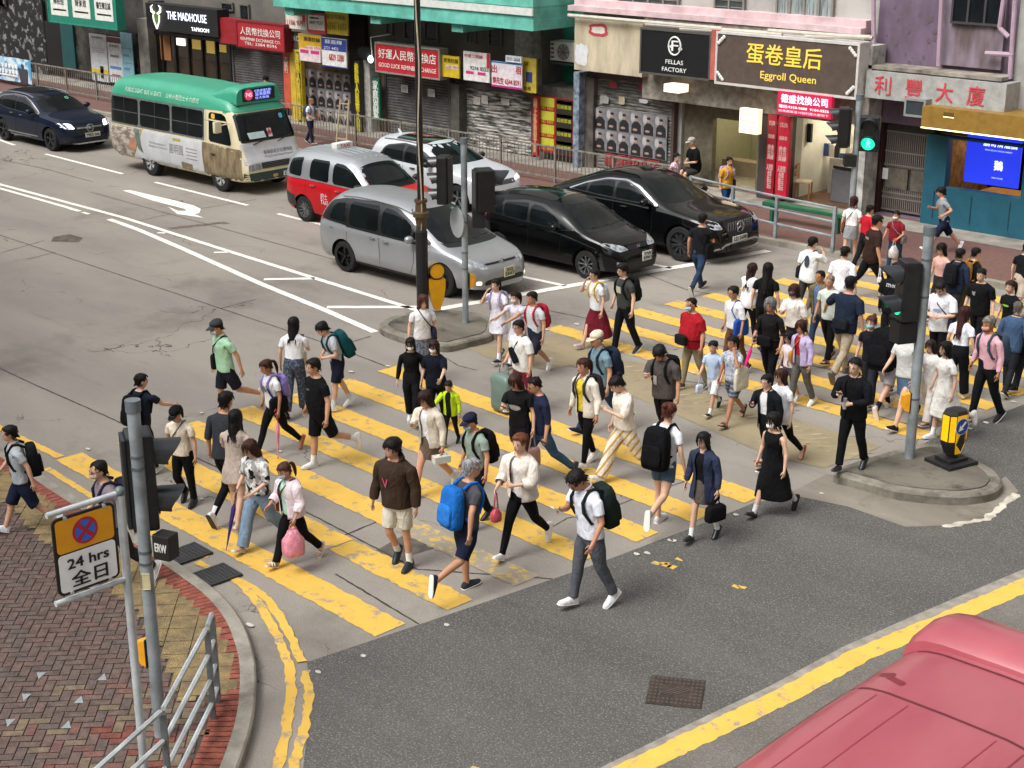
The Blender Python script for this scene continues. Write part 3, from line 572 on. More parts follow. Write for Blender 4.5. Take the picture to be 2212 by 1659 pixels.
# lamp under the canopy
t = empty('spot_lamp', (X(790, 115, 32.3), 32.3, Z(790, 115, 32.3)), 0, 'round black spot lamp hanging in the dark bay', 'lamp')
mb = MB(); mb.cyl((-.3, .2, 0), (.0, -.05, 0), .2, 14); mb.build('lamp_body', plain('101214', .3), t); mb = MB(); mb.ell((.33, -.1, -.15), (.12, .06, .12), 10, 6); mb.build('bulb', glow('e6ecf2', 1.4), t)
mb = MB(); mb.tube([(.3, 0, -.1), (.25, 0, .5), (.7, .4, .6)], .02, 6); mb.build('bracket', plain('c9c9c5', .5), t)
# ---- teal recess
t = bld('dark green rendered building set back between its neighbours', XC); mb = MB(); mb.b2((XC+.01, 34.0, 0), (XT+.6, 40, 22)); part(mb, 'wall', mat('teal_render', '1f6b58', .75, var=.2, scale=1.2, bump=.15), t)
mb = MB(); q = X(1150, 215, 32.95); mb.b2((q, 33.0, .13), (XT-.02, 34.0, 2.2)); part(mb, 'shop_box', plain('5d5a52', .7, var=.2), t)
for p, r_ in ((((1155, 62), (1155, -30)), .05), (((1185, 40), (1185, 200)), .05), (((1150, 18), (1240, 26)), .04)):
    mb = MB(); mb.tube([(X(*p[0], 33.9), 33.85, Z(*p[0], 33.9)), (X(*p[1], 33.9), 33.85, Z(*p[1], 33.9))], r_, 8); part(mb, 'pipe', plain('4aa88e', .5), t, smooth=True)
mb = MB(); panel(mb, rc(1122, 62, 124, 1158, 32.9), 32.7, .4); part(mb, 'pier', plain('8d8b85', .7, var=.2), t)
sgn('strip_sign', 'red strip sign with pale orange characters beside yellow price board', 'sign', (1151, 206, 335, 1162), 32.6, 'a8202c', [('網\n上\n外\n賣\n平\n買', .5, .5, .6, .9, 'd8a878')], .1)
tx = []
for k in range(4): tx += [('#', .24, .9-k*.24, .44, .16, 'b9b83a'), ('2682 8886', .24, .79-k*.24, .4, .05, 'd8a040'), ('#', .75, .93-k*.24, .44, .06, '8a8a34'), ('回收舊書', .75, .85-k*.24, .4, .07, 'b9b83a')]
sgn('price_board', 'red bordered board of yellow and black price lists beside teal wall', 'sign', (1163, 206, 326, 1238), 32.75, '8d1c24', tx+[('#', .75, .5, .47, .96, '2a2820')][::-1], .06)
x0, x1, z0, z1 = rc(1186, 88, 130, 1238, 33.0); t = empty('air_conditioner', (x0, 33.3, z0), 0, 'white outdoor air conditioner unit on the dark green wall', 'air conditioner'); w, h = x1-x0, z1-z0
mb = MB(); mb.box((w/2, 0, h/2), (w, .5, h), 0, 0, .02); mb.build('case', plain('b9b7ae', .5), t, smooth=False)
mb = MB(); mb.cyl((w*.55, -.26, h*.48), (w*.55, -.249, h*.48), h*.42, 20); mb.build('fan_grille', mat('grille_grey', '83837e', .5, var=.3, scale=20), t)
mb = MB()
for k in range(8): a = k*math.pi/4; mb.tube([(w*.55, -.27, h*.48), (w*.55+math.cos(a)*h*.4, -.27, h*.48+math.sin(a)*h*.4)], .012, 4)
mb.build('fan_guard', plain('4c4c4a', .5), t, smooth=False)
for k in range(4): mb = MB(); mb.b2((w*.04, -.262, h*(.12+k*.22)), (w*.16, -.251, h*(.24+k*.22))); mb.build('vent_slot', plain('4c4c4a', .5), t, smooth=False)
mb = MB(); mb.b2((0, -.2, -.1), (w, .7, -.04)); mb.build('bracket', plain('2f4a42', .6), t, smooth=False)
# ---- beige / grey building with pink ledge
z_led = Z(1240, 28, 32.2); t = bld('grey and pink building above the cafe sign and barber', XT)
HF = (X(1456, 320), X(1648, 330), .13, 2.25); HE = (X(1703, 330), X(1838, 350), .13, 2.2)
mb = MB(); wall(mb, XT, XD, 33.1, 33.4, 22, [HF, HE]); mb.b2((XT, 36.5, 0), (XD, 40, 22)); part(mb, 'wall', mat('grey_paint', 'a5a39d', .8, var=.12, scale=1, bump=.1), t); upper(t, XT, XD, 33.1, 6.5)
mb = MB(); mb.b2((XT, 32.5, z_led+.02), (XD-.1, 33.1, z_led+.16)); mb.b2((XT+.02, 32.75, z_led+.161), (XD-.12, 33.1, z_led+.32)); part(mb, 'ledge', mat('pink_ledge', 'c9aeb0', .7, var=.12, scale=2), t)
for px, n, cur in (((1338, -30, 17, 1468), 4, None), ((1544, -30, 28, 1610), 2, None), ((1678, -30, 46, 1802), 4, '8f9a98')): fixp(window(px, t, 33.05, nx=n, rail=3 if not cur else None, curtain=cur, glass='46504f', frame='7f7a72'), t)
mb = MB(); panel(mb, rc(1241, 38, 150, 1388, 32.3), 32.3, .8); part(mb, 'fascia', mat('stained_beige', 'c6ba9e', .85, var=.2, scale=1.4, bump=.2, col2='9c907a', stretch=(1.5, 1, .5)), t)
mb = MB(); mb.b2((X(1386, 150, 32.5), 32.55, 2.3), (XD-.02, 33.1, z_led)); part(mb, 'fascia', plain('8b857a', .8, var=.2), t)
for p in (((1228, 33), (1560, 62)), ((1395, 52), (1690, 74)), ((1660, 66), (1885, 82)), ((1740, 78), (1880, 80)), ((1470, 62), (1540, 66))): mb = MB(); mb.tube([(X(*p[0], 32.15), 32.15, Z(*p[0], 32.15)), (X(*p[1], 32.15), 32.15, Z(*p[1], 32.15))], .05, 8); part(mb, 'pipe', plain('b9b2a6', .5), t, smooth=True)
mb = MB(); panel(mb, rc(1238, 155, 372, 1250, 32.5), 32.5, .5); part(mb, 'pillar', mat('flyer_pillar', '8fa0ae', .7, var=.4, scale=6, col2='4a4f58'), t)
mb = MB(); panel(mb, rc(1254, 165, 372, 1281, 32.75), 32.75, .4); part(mb, 'pillar', mat('brown_pillar', '57504a', .6, var=.3, scale=3), t)
mb = MB(); panel(mb, rc(1535, 64, 172, 1548, 31.96), 31.96, .7); part(mb, 'pillar', mat('salmon_pillar', 'b5594f', .7, var=.2, scale=3), t)
mb = MB(); panel(mb, rc(1846, 96, 560, 1869, 32.4), 32.4, .6); part(mb, 'pillar', mat('flaking_white', 'a9a7a1', .8, var=.25, scale=3), t)
mb = MB(); mb.b2((HF[1], 32.6, .13), (HE[0], 33.1, 2.4)); part(mb, 'pillar', plain('3b3530', .7), t)
shutter((1283, 165, 372, 1452), '8b8984', worn='5d5b57', name='roller_shutter', frame='4a3a35')
tag([o for o in COL.objects if o.name.startswith('roller_shutter')][-1], 'sprayed grey roller shutter pasted with two rows of posters', 'shutter', 'closed roller shutters')
def blob(name, label, px, Y, col, hole=None):
    x0, x1, z0, z1 = rc(*px, Y); mb = MB(); n = 22; ro = []; ri = []
    for k in range(n):
        a = 2*math.pi*k/n; c, s = math.cos(a), math.sin(a); q = (abs(c)**5+abs(s)**5)**-.2; q *= random.uniform(.86, 1.08)
        ro.append(((x0+x1)/2+(x1-x0)/2*c*q, Y, (z0+z1)/2+(z1-z0)/2*s*q)); ri.append(((x0+x1)/2+(x1-x0)/2*c*q*.72, Y, (z0+z1)/2+(z1-z0)/2*s*q*.55))
    if hole: mb.loft([ro, ri], 0, (0, 0)); mb.add(ri, [tuple(range(n))[::-1]], 1)
    else: mb.add(ro, [tuple(range(n))[::-1]])
    return tag(mb.build(name, [plain(col, .7), plain('cfc8bc', .7)] if hole else plain(col, .7), smooth=False), label, 'graffiti')
blob('graffiti', 'red sprayed box outline on the stained beige fascia', (1272, 50, 76, 1313), 32.29, 'b23a44', True)
blob('graffiti', 'white painted-over rectangle at the corner of the beige fascia', (1242, 93, 140, 1270), 32.29, 'cfd0d0')
mb = MB(); x0, x1, z0, z1 = rc(1305, 330, 356, 1425, 32.88)
text(mb, '家彩四正', FM((x0+x1)/2, (z0+z1)/2, 32.88), x1-x0, z1-z0, bold=.04); tag(mb.build('graffiti', plain('9c2c30', .7), smooth=False), 'red spray lettering along the bottom of the postered shutter', 'graffiti')
for px, c, l in (((1295, 205, 222, 1315), '9c9a96', 'grey torn sticker high on the postered shutter'), ((1336, 207, 225, 1350), 'b5a98c', 'tan torn sticker high on the postered shutter'), ((1380, 213, 222, 1400), 'c5c5c8', 'small white label on the postered shutter'), ((1316, 175, 190, 1334), 'a33a48', 'small red banner hung above the postered shutter'), ((1378, 178, 196, 1408), '8a2f3c', 'dark red banner hung above the postered shutter')): blob('torn_sticker', l, px, 32.86, c)
def ring(t, r, inv):
    m = MB(); m.M = inv; x0, x1, z0, z1 = r; cx, cz, q = (x0+x1)/2, z0+(z1-z0)*.68, (z1-z0)*.21; m.tube([(cx+q*math.cos(a)*.85, 32.0, cz+q*math.sin(a)) for a in [k*math.pi/12 for k in range(25)]], .022, 6); m.build('emblem', plain('e8e8e4', .5), t)
sgn('barber_sign', 'black barber shop sign with white ring and letter emblem', 'sign', (1386, 63, 154, 1532), 32.02, '141516', [('F', .5, .68, .1, .24, 'e8e8e4'), ('x', .43, .66, .06, .08, 'e8e8e4'), ('o', .58, .62, .06, .08, 'e8e8e4'), ('FELLAS', .5, .3, .26, .1, 'e8e8e4'), ('FACTORY', .5, .12, .36, .1, 'e8e8e4')], .5, frame='55534e', extra=ring)
def corner(t, r, inv):
    x0, x1, z0, z1 = r
    for sx in (x0, x1):
        for sz in (z0, z1):
            m = MB(); m.M = inv
            for k in range(4): m.ell((sx+(1 if sx == x0 else -1)*(.04+.05*k), 31.95, sz+(1 if sz == z0 else -1)*(.22-.05*k)), (.05, .02, .05), 6, 4)
            m.build('corner_ornament', plain('d5d2cc', .5), t)
sgn('cafe_sign', 'huge brown cafe signboard with gold characters and white frame', 'sign', (1550, 72, 176, 1850), 31.98, '574a42', [('蛋卷皇后', .49, .66, .54, .42, '*a88f34'), ('Eggroll Queen', .53, .22, .4, .2, '*a8903e')], .5, frame='cfccc6', edge=.06, extra=corner)
sgn('hanging_sign', 'lit crimson hanging sign of a money changer below the cafe board', 'sign', (1679, 196, 244, 1796), 31.9, 'a8183a', [('德盛找換公司', .5, .7, .86, .38, '*e0d4ee'), ('電話:9358-9888  9184-0555', .5, .34, .92, .14, '*e6c8d2'), ('旺角廣東道19號利豐大廈地下', .5, .14, .92, .11, '*e09aa8')], .12, emit=.4)
sgn('lightbox', 'small glowing cream lightbox hanging over the sprayed shutter', 'lightbox', (1434, 181, 198, 1467), 31.9, 'f0e0c4', [('HAIR SALON', .5, .5, .8, .2, 'b09a80')], .4, emit=.9)
sgn('lightbox', 'tall glowing cream lightbox with haircut prices by the barber', 'lightbox', (1597, 233, 286, 1637), 31.9, 'ecd2ae', [('MEN START', .5, .78, .6, .07, 'a08a70'), ('Hair Cut $140', .5, .5, .8, .08, '8a745c'), ('Wash   $60', .5, .28, .55, .06, 'a08a70'), ('Color  $380', .5, .17, .55, .06, 'a08a70')], .18, emit=.8)
for i, q in enumerate(((1655, 246, 424, 1674), (1678, 250, 428, 1702))): sgn('rate_column', ['dark red rate column at left of the exchange counter', 'bright red rate column at right of the exchange entrance'][i], 'sign', q, 32.3, ['8f1526', 'b51c34'][i], [(s, .5, v, .7, h, 'd8a9a4') for s, v, h in (('找換', .9, .06), ('888', .74, .05), ('美金\n日元\n英鎊', .55, .18), ('人民幣\n台幣\n歐元\n澳元', .25, .3))], .14)
# barber interior
def roomof(label, h, wallc, floorc, depth=3.0, e=None):
    x0, x1, z0, z1 = h; t = empty('shop_interior', ((x0+x1)/2, 33.4, .13), 0, label, 'shop interior'); mb = MB()
    mb.b2((x0-.1, 33.4+depth, 0), (x1+.1, 33.5+depth, z1+.1)); mb.b2((x0-.1, 33.401, 0), (x0, 33.4+depth-.01, z1+.1)); mb.b2((x1, 33.401, 0), (x1+.1, 33.4+depth-.01, z1+.1)); mb.b2((x0, 33.402, z1+.001), (x1, 33.39+depth, z1+.09))
    fixp(mb.build('room_wall', plain(wallc, .7, var=.03), smooth=False), t); mb = MB(); mb.b2((x0, 33.1, .05), (x1, 33.39+depth, .14)); fixp(mb.build('room_floor', plain(floorc, .5, var=.2), smooth=False), t)
    mb = MB(); mb.b2((x0+.4, 34.2, z1-.04), (x1-.4, 34.35, z1-.002)); mb.b2((x0+.3, 35.6, z1-.04), (x1-.3, 35.7, z1-.002)); fixp(mb.build('ceiling_light', glow('fff0d0', (e or 4)*2.6), smooth=False), t); return t
t = roomof('pale green barber shop interior behind plate glass', HF, '9c9a80', '807a66', e=5)
mb = MB(); mb.b2((HF[0]+.02, 33.2, .13), (HF[0]+.95, 33.38, 2.2)); mb.b2((HF[1]-.45, 33.2, .13), (HF[1]-.02, 33.38, 2.2)); mb.b2((HF[0]+.96, 33.2, 1.9), (HF[1]-.46, 33.38, 2.2)); fixp(mb.build('front_wall', plain('6b6350', .7, var=.15), smooth=False), t)
mb = MB(); mb.b2((HF[0]+.3, 34.6, .14), (HF[1]-.6, 35.0, .55)); fixp(mb.build('ledge_seat', plain('8d7f66', .6), smooth=False), t)
mb = MB(); mb.b2((HF[1]-1.4, 34.9, 1.0), (HF[1]-.8, 35.2, 1.35)); fixp(mb.build('wall_cabinet', plain('6a4526', .5), smooth=False), t)
mb = MB(); mb.tube([(HF[0]+1.5, 36.3, 1.6), (HF[0]+2.0, 36.3, 1.25), (HF[0]+2.8, 36.3, 1.45), (HF[0]+2.4, 36.3, 1.9)], [.02, .22, .25, .03], 8); fixp(mb.build('wall_mural', plain('6b6a5a', .7)), t)
# exchange interior
t = roomof('bright exchange office with a white counter', HE, 'cfcec8', '6b4e3a', 2.6, 8)
mb = MB(); mb.b2((HE[0]+.25, 34.35, .14), (HE[0]+1.25, 34.95, 1.05)); fixp(mb.build('counter', plain('b9b6aa', .5), smooth=False), t)
mb = MB(); q = rc(1707, 262, 302, 1752, 33.6); panel(mb, q, 33.6, .08); fixp(mb.build('monitor', plain('101113', .3), smooth=False), t)
mb = MB(); mb.box((HE[1]-.55, 33.75, .55), (.75, .55, .82), 0, 0, .03); mb.box((HE[1]-.55, 33.72, 1.02), (.7, .5, .08), 1, 0, .02); fixp(mb.build('copier', [plain('6d6e70', .5), plain('232426', .4)], smooth=False), t)
for k in range(7): mb = MB(); mb.b2((HE[0]+.02+k*.16, 34.42+(.3 if k > 5 else 0), 1.06), (HE[0]+.14+k*.16, 34.5+(.3 if k > 5 else 0), 1.15+.35*random.random())); fixp(mb.build('counter_item', plain(('3a5a8a', 'c9c7c0', '2b2c2e')[k % 3], .5), smooth=False), t)
cx = X(1738, 400, 33.3); t = empty('wooden_chair', (cx, 33.25, .14), R(20), 'light wooden chair with pale seat in the exchange doorway', 'chair')
mb = MB(); mb.box((0, 0, .45), (.42, .4, .05), 0, 0, .015); mb.build('seat', plain('c2b49a', .6), t, smooth=False)
for sx in (-1, 1):
    for sy in (-1, 1): mb = MB(); mb.tube([(sx*.18, sy*.16, 0), (sx*.18, sy*.16, .42 if sy < 0 or sx > 0 and 0 else .88 if sx < 0 else .42)], .02, 6); mb.build('leg', plain('a8743c', .5), t)
mb = MB(); mb.b2((-.2, -.15, .6), (-.165, .15, .68)); mb.b2((-.2, -.15, .78), (-.165, .15, .86)); mb.build('backrest', plain('a8743c', .5), t, smooth=False)
# ---- purple building
t = bld('stained purple building above the red lettered name slab', XD); ZN = Z(1870, 150, 32.2)
HD = (X(1876, 350), X(1998, 360), .13, 2.35)
mb = MB(); wall(mb, XD, XE, 33.1, 33.4, 22, [HD, (X(2003, 300), XE, 0, 2.35)]); mb.b2((XD, 36, 0), (XE, 40, 22)); part(mb, 'wall', mat('purple_render', '76617a', .85, var=.2, scale=1.3, bump=.3, col2='5a4c58', stretch=(1, 1, .6)), t); upper(t, XD, XE, 33.1, 6.8)
mb = MB(); panel(mb, rc(2036, -40, 140, 2170, 32.98), 32.98, .2); part(mb, 'stained_bay', mat('stained_lilac', '8b7d8a', .9, var=.3, scale=1.2, col2='574c4a', stretch=(1.6, 1, .5), bump=.3), t)
fixp(window((2058, -30, 50, 2168), t, 32.94, nx=3, glass='181c20', frame='3c3a3c'), t)
for p in (((1888, -20), (1888, 148)), ((2036, -20), (2028, 142)), ((2195, -20), (2182, 170)), ((2170, -10), (2160, 60)), ((2160, 60), (2180, 80)), ((1868, 140), (1945, 148)), ((2130, 115), (2190, 118))): mb = MB(); mb.tube([(X(*p[0], 32.8), 32.78, Z(*p[0], 32.8)), (X(*p[1], 32.8), 32.78, Z(*p[1], 32.8))], .055, 8); part(mb, 'pipe', plain('a58d9c', .6), t, smooth=True)
blobs = MB()
for k in range(16):
    px = (1910+random.random()*110, random.uniform(5, 130)); s = random.uniform(4, 12); q = rc(px[0], px[1], px[1]+s*1.6, px[0]+s, 33.09); n = 9
    blobs.add([((q[0]+q[1])/2+math.cos(a)*(q[1]-q[0])/2*random.uniform(.6, 1.1), 33.09, (q[2]+q[3])/2+math.sin(a)*(q[3]-q[2])/2*random.uniform(.6, 1.1)) for a in [2*math.pi*i/n for i in range(n)]], [tuple(range(n))[::-1]])
part(blobs, 'peeling_patch', plain('5d5358', .9), t)
mb = MB(); mb.b2((XD+.02, 32.4, ZN), (XE-.02, 33.1, ZN+.08)); part(mb, 'ledge', mat('dirty_ledge', '8b8378', .9, var=.3, scale=2), t)
sgn('name_slab', 'grey stone name slab with four large red characters', 'sign', (1870, 152, 210, 2172), 32.25, '9f9f9b', [('利', .13, .5, .12, .7, 'c2424c'), ('豐', .36, .5, .12, .7, 'c2424c'), ('大', .58, .48, .12, .7, 'c2424c'), ('廈', .8, .48, .12, .7, 'c2424c')], .8)
x0, x1, z0, z1 = HD; t = empty('metal_gate', (x0, 33.3, .13), 0, 'brown metal folding gate in the dark doorway under the name slab', 'gate')
mb = MB(); mb.b2((x0, 33.36, .13), (x1, 33.39, z1)); fixp(mb.build('door_panel', plain('3f3a34', .6, var=.2), smooth=False), t)
mb = MB(); w = x1-x0
for k in range(2): mb.b2((x0+.2+k*w*.46, 33.3, .75), (x0+.2+k*w*.46+w*.40, 33.34, 1.25))
fixp(mb.build('kick_panel', plain('5c564c', .55, var=.2), smooth=False), t)
mb = MB()
for k in range(22): q = x0+.16+(w-.35)*k/21; mb.b2((q, 33.31, .2), (q+.03, 33.33, .74)); mb.b2((q, 33.31, 1.26), (q+.03, 33.33, 2.1))
for q in (.2, .5, .62, 1.3, 1.62, 2.1): mb.b2((x0+.14, 33.305, q), (x1-.1, 33.335, q+.04))
fixp(mb.build('bars', plain('77706a', .5, .3), smooth=False), t)
mb = MB(); mb.b2((x0, 33.15, .13), (x0+.13, 33.39, z1)); mb.b2((x1-.12, 33.15, .13), (x1, 33.39, z1)); fixp(mb.build('gate_frame', plain('3a1c1a', .6), smooth=False), t)
mb = MB(); q = rc(1892, 360, 384, 1918, 33.28); panel(mb, q, 33.28, .01); fixp(mb.build('paper_notice', plain('c9c9c6', .6), smooth=False), t)
# ---- restaurant at right
t = bld('grey building at far right above the blue restaurant front', XE); HR = (X(2042, 350), X(2207, 380), 1.0, 2.0)
x2 = X(2000, 300)
mb = MB(); mb.b2((XE, 32.9, 2.6), (XE+30, 40, 22)); mb.b2((XE+6, 32.9, 0), (XE+30, 36, 2.6)); part(mb, 'wall', mat('grey_paint2', '9a9995', .8, var=.15, scale=1, bump=.1), t); upper(t, XE, XE+28, 32.9, 4)
t = empty('restaurant_shopfront', (x2, 33, .13), 0, 'blue painted restaurant front with a wide window', 'shopfront'); mb = MB(); xr = XE+6
wall(mb, x2, xr, 32.85, 33.098, 2.25, [(HR[0], HR[1], 1.06, 2.2), (HR[1]+.12, HR[1]+2.4, 1.06, 2.2)]); fixp(mb.build('front_panel', mat('petrol_paint', '155264', .55, var=.1, scale=2), smooth=False), t)
mb = MB()
for k in range(9): q = x2+.3+k*.95; mb.b2((q, 32.835, .3), (q+.02, 32.849, .95))
fixp(mb.build('panel_groove', plain('0d3644', .6), smooth=False), t)
mb = MB(); mb.b2((x2, 36, .1), (xr, 36.1, 2.3)); mb.b2((x2, 33.4, .1), (x2+.1, 35.99, 2.3)); mb.b2((x2+.1, 33.41, 2.2), (xr, 35.98, 2.29)); fixp(mb.build('room_wall', plain('6a5138', .7, var=.3), smooth=False), t)
mb = MB(); mb.b2((x2+.3, 34.5, 2.15), (xr, 34.7, 2.19)); fixp(mb.build('ceiling_light', glow('ffd9a0', 12), smooth=False), t)
mb = MB(); mb.b2((HR[0]+.3, 34.0, .14), (HR[1]+2, 34.7, .85)); fixp(mb.build('table', plain('8a6a40', .5), smooth=False), t)
sgn('lit_screen', 'glowing blue restaurant screen with white characters behind the window', 'screen', (2086, 288, 392, 2203), 33.2, '1c2fc0', [('鵬哥滑滷鵝', .62, .86, .62, .13, '*c8ccf4'), ('PENG GE LOU GOOSE MARKET', .6, .72, .5, .03, '*a0a8e8'), ('鵝', .62, .42, .16, .2, '*d8dcf8'), ('FRESH GOOSE', .62, .16, .2, .03, '*a0a8e8')], .06, emit=.8)
sgn('gold_fascia', 'ribbed gold canopy fascia with a glowing lower edge', 'sign', (1991, 228, 274, 2330), 31.9, '8a6a2c', [('#', .18, .72, .07, .2, '5a4426'), ('#', .18, .6, .07, .05, '*f2dc9c'), ('#', .5, -.02, 1., .06, '*fff0b8')], 1.0)
sgn('grey_box', 'small grey window box above the metal gate', 'box', (1958, 216, 246, 1995), 32.0, '30383c', [], .4, frame='8d8f8d')

# ---- unseen blocks behind the camera, added to darken reflections in the cars
m = bpy.data.materials.new('window_grid'); m.use_nodes = True; nt = m.node_tree; b_ = nt.nodes['Principled BSDF']; bt = node(nt, 'ShaderNodeTexBrick', Scale=.32); bt.offset = 0; bt.inputs['Color1'].default_value = (.05, .055, .06, 1); bt.inputs['Color2'].default_value = (.1, .1, .1, 1); bt.inputs['Mortar'].default_value = (.3, .29, .26, 1); bt.inputs['Mortar Size'].default_value = .12
mp = node(nt, 'ShaderNodeMapping'); mp.inputs['Rotation'].default_value = (math.pi/2, 0, 0); nt.links.new(node(nt, 'ShaderNodeTexCoord').outputs['Object'], mp.inputs[0]); nt.links.new(mp.outputs[0], bt.inputs[0]); nt.links.new(bt.outputs[0], b_.inputs['Base Color'])
for lab, p, q in (('grey tenement block on the near side of the main road', (-140, -30, 0), (-22, -4, 26)), ('grey corner block on the far side of the side street', (9, -40, 0), (40, 27, 26))):
    t = empty('building', (p[0], p[1], 0), 0, lab, 'building'); mb = MB(); mb.b2(p, q); part(mb, 'wall', m, t)
    mb = MB(); mb.b2((p[0]-.3, p[1]-.3, 26.01), (q[0]+.3, q[1]+.3, 26.9)); part(mb, 'roof', plain('6d6a64', .8), t)
# ------------------------------------------------------------ street furniture
M_GALV = mat('galvanised', 'b9bec0', .45, .15, var=.14, scale=3, bump=.05); M_BLK = mat('signal_black', '17181a', .38, var=.2, scale=5)
M_GPOLE = mat('grey_pole', '90979b', .5, .2, var=.2, scale=2.5)
def topz(b, y):
    lo, hi = .2, 7.5
    for _ in range(30):
        m = (lo+hi)/2
        if proj((b.x, b.y, m))[1] > y: lo = m
        else: hi = m
    return lo
def zat(b, y): return topz(b, y)
def pole(label, b, ztop, r, cap='5f666a', bands=()):
    t = empty('signal_pole', b, 0, label, 'pole'); h = ztop-b.z
    mb = MB(); mb.cyl((0, 0, 0), (0, 0, h), r, 16); mb.build('post', M_GPOLE, t)
    mb = MB(); mb.cyl((0, 0, h-.09), (0, 0, h+.02), r*1.18, 16); mb.build('cap', plain(cap, .5), t)
    for z in bands: mb = MB(); mb.cyl((0, 0, z-b.z-.015), (0, 0, z-b.z+.015), r*1.07, 16); mb.build('clamp', plain('6a7075', .4, .5), t)
    return t
def signal(label, loc, yaw, n=2, lit=None, w=.3, d=.24, hood=.28, lh=.36, kind='traffic_signal'):
    t = empty(kind, loc, yaw, label, 'traffic light'); h = n*lh          # local +Y = facing
    mb = MB(); mb.box((0, 0, h/2), (w, d, h), 0, 0, .03); mb.build('housing', M_BLK, t, smooth=False)
    mb = MB(); mb.box((0, -d/2-.02, h/2), (w*.8, .04, h*.94), 0, 0, .012); mb.build('back_door', plain('202124', .4), t, smooth=False)
    for k in range(n):
        z = h-lh*(k+.5); r = min(w, lh)*.42
        mb = MB(); a = [math.pi*(i/14)*1.25-.39 for i in range(15)]
        o = [(math.cos(q)*r, d/2, z+math.sin(q)*r) for q in a]; e = [(math.cos(q)*r*1.04, d/2+hood*(.45+.55*max(0, math.sin(q))), z+math.sin(q)*r*1.04-.02) for q in a]
        mb.loft([o, e], 0, (0, 0), False); mb.loft([[(x*.95, y, zz*1.0) for x, y, zz in e], [(x*.95, y, zz) for x, y, zz in o]], 0, (0, 0), False); mb.build('hood', mat('hood_black', '2b2d30', .3, var=.1), t)
        mb = MB(); mb.cyl((0, d/2-.01, z), (0, d/2+.02, z), r*.92, 18); on = lit == k
        L = mb.build('lens', glow('0f9f72', 2.2) if on else plain('232a28', .2), t)
        if on:
            m = MB(); m.ell((0, d/2+.028, z+.07), (.022, .006, .022), 8, 5); m.add([(a_, d/2+.026, z+b_) for a_, b_ in ((-.035, .045), (.03, .045), (.05, -.01), (.02, -.02), (.045, -.09), (.02, -.09), (0, -.03), (-.03, -.09), (-.055, -.085), (-.02, -.01), (-.05, 0))], [tuple(range(11))[::-1], tuple(range(11))]); m.build('walking_figure', glow('3cffc0', 5), L, smooth=False)
    return t
def wbox(name, label, c, dims, hexc, yaw=0, cat='box', tx=None, txc='cfccc4'):
    t = empty(name, c, yaw, label, cat); mb = MB(); mb.box((0, 0, 0), dims, 0, 0, .012); mb.build('case', plain(hexc, .5), t, smooth=False)
    if tx: m = MB(); text(m, tx, Matrix.Translation((0, -dims[1]/2-.003, 0)) @ Matrix.Rotation(math.pi/2, 4, 'X'), dims[0]*.7, dims[2]*.34, bold=.005); m.build('tag_lettering', plain(txc, .6), t, smooth=False)
    return t
def button(label, b, z, r, yaw):
    c = Vector((b.x+math.cos(yaw)*(r+.045), b.y+math.sin(yaw)*(r+.045), z)); t = empty('push_button', c, yaw, label, 'push button')
    mb = MB(); mb.loft([[(-.045, -.055, -.14), (-.045, .055, -.14), (-.045, .055, .14), (-.045, -.055, .14)], [(.02, -.05, -.12), (.02, .05, -.12), (.02, .05, .12), (.02, -.05, .12)], [(.07, -.035, -.04), (.07, .035, -.04), (.07, .035, .10), (.07, -.035, .10)]]); mb.build('case', plain('e09a1c', .45), t, smooth=False)
    mb = MB(); mb.box((-.05, 0, 0), (.012, .12, .3)); mb.build('back_plate', plain('1c1c1c', .5), t, smooth=False)
def yaw_of(v): return math.atan2(-v[0], v[1])      # local +Y -> v
aR = math.atan2(rt.y, rt.x)
# left pole
b = G(347, 1588, .13); zt = topz(b, 868); pole('tall grey signal pole behind the no stopping sign', b, zt, .062, bands=[zat(b, y) for y in (985, 1010, 1190, 1215)])
fv = rt*1.0+hd*.35; z0 = zat(b, 1150); c = b+Vector(rt)*-.02+Vector(hd)*.16
signal('black pedestrian signal seen from behind on the leftmost pole', (c.x, c.y, z0), yaw_of(fv), 2, w=.34, d=.25, hood=.27, lh=(zat(b, 945)-z0)/2)
q = b+Vector(rt)*.2; wbox('control_box', 'black box with white scrawled tag under the leftmost signal', (q.x, q.y, zat(b, 1178)), (.19, .16, .25), '1e1c1b', aR+R(-25), tx='ERW')
button('yellow push button on the leftmost signal pole', b, zat(b, 1410), .062, aR+math.pi-.3)
w_ = b-Vector(hd)*.064; wbox('pole_sticker', 'pale yellow sticker on the leftmost signal pole', (w_.x, w_.y, zat(b, 1250)), (.085, .006, .16), 'c2b98f', aR, 'sticker')
# no stopping sign
b = G(316, 1712, .13); zt = topz(b, 1062); t = empty('parking_sign', b, 0, 'yellow and white twenty-four hour no stopping sign on grey post', 'sign')
A = G(242, 1083, zt-.03); B = G(105, 1118, zt-.03); ax = (Vector((b.x, b.y, 0))-Vector((B.x, B.y, 0))); Ln = ax.length; ax = ax.normalized()
ang = math.atan2(ax.y, ax.x); t.rotation_euler = (0, 0, ang)             # local +X from plate to post
h = zt-b.z; mb = MB(); mb.cyl((0, 0, 0), (0, 0, h), .038, 14); mb.build('post', M_GALV, t)
mb = MB(); mb.ell((0, 0, h), (.05, .05, .05), 10, 6); mb.build('post_cap', plain('5a6468', .4), t)
zb = zat(b, 1245)-b.z; L0 = -Ln-.02
for z in (h-.01, zb-.02): mb = MB(); mb.cyl((L0, 0, z), (-.03, 0, z), .026, 12); mb.build('arm', M_GALV, t)
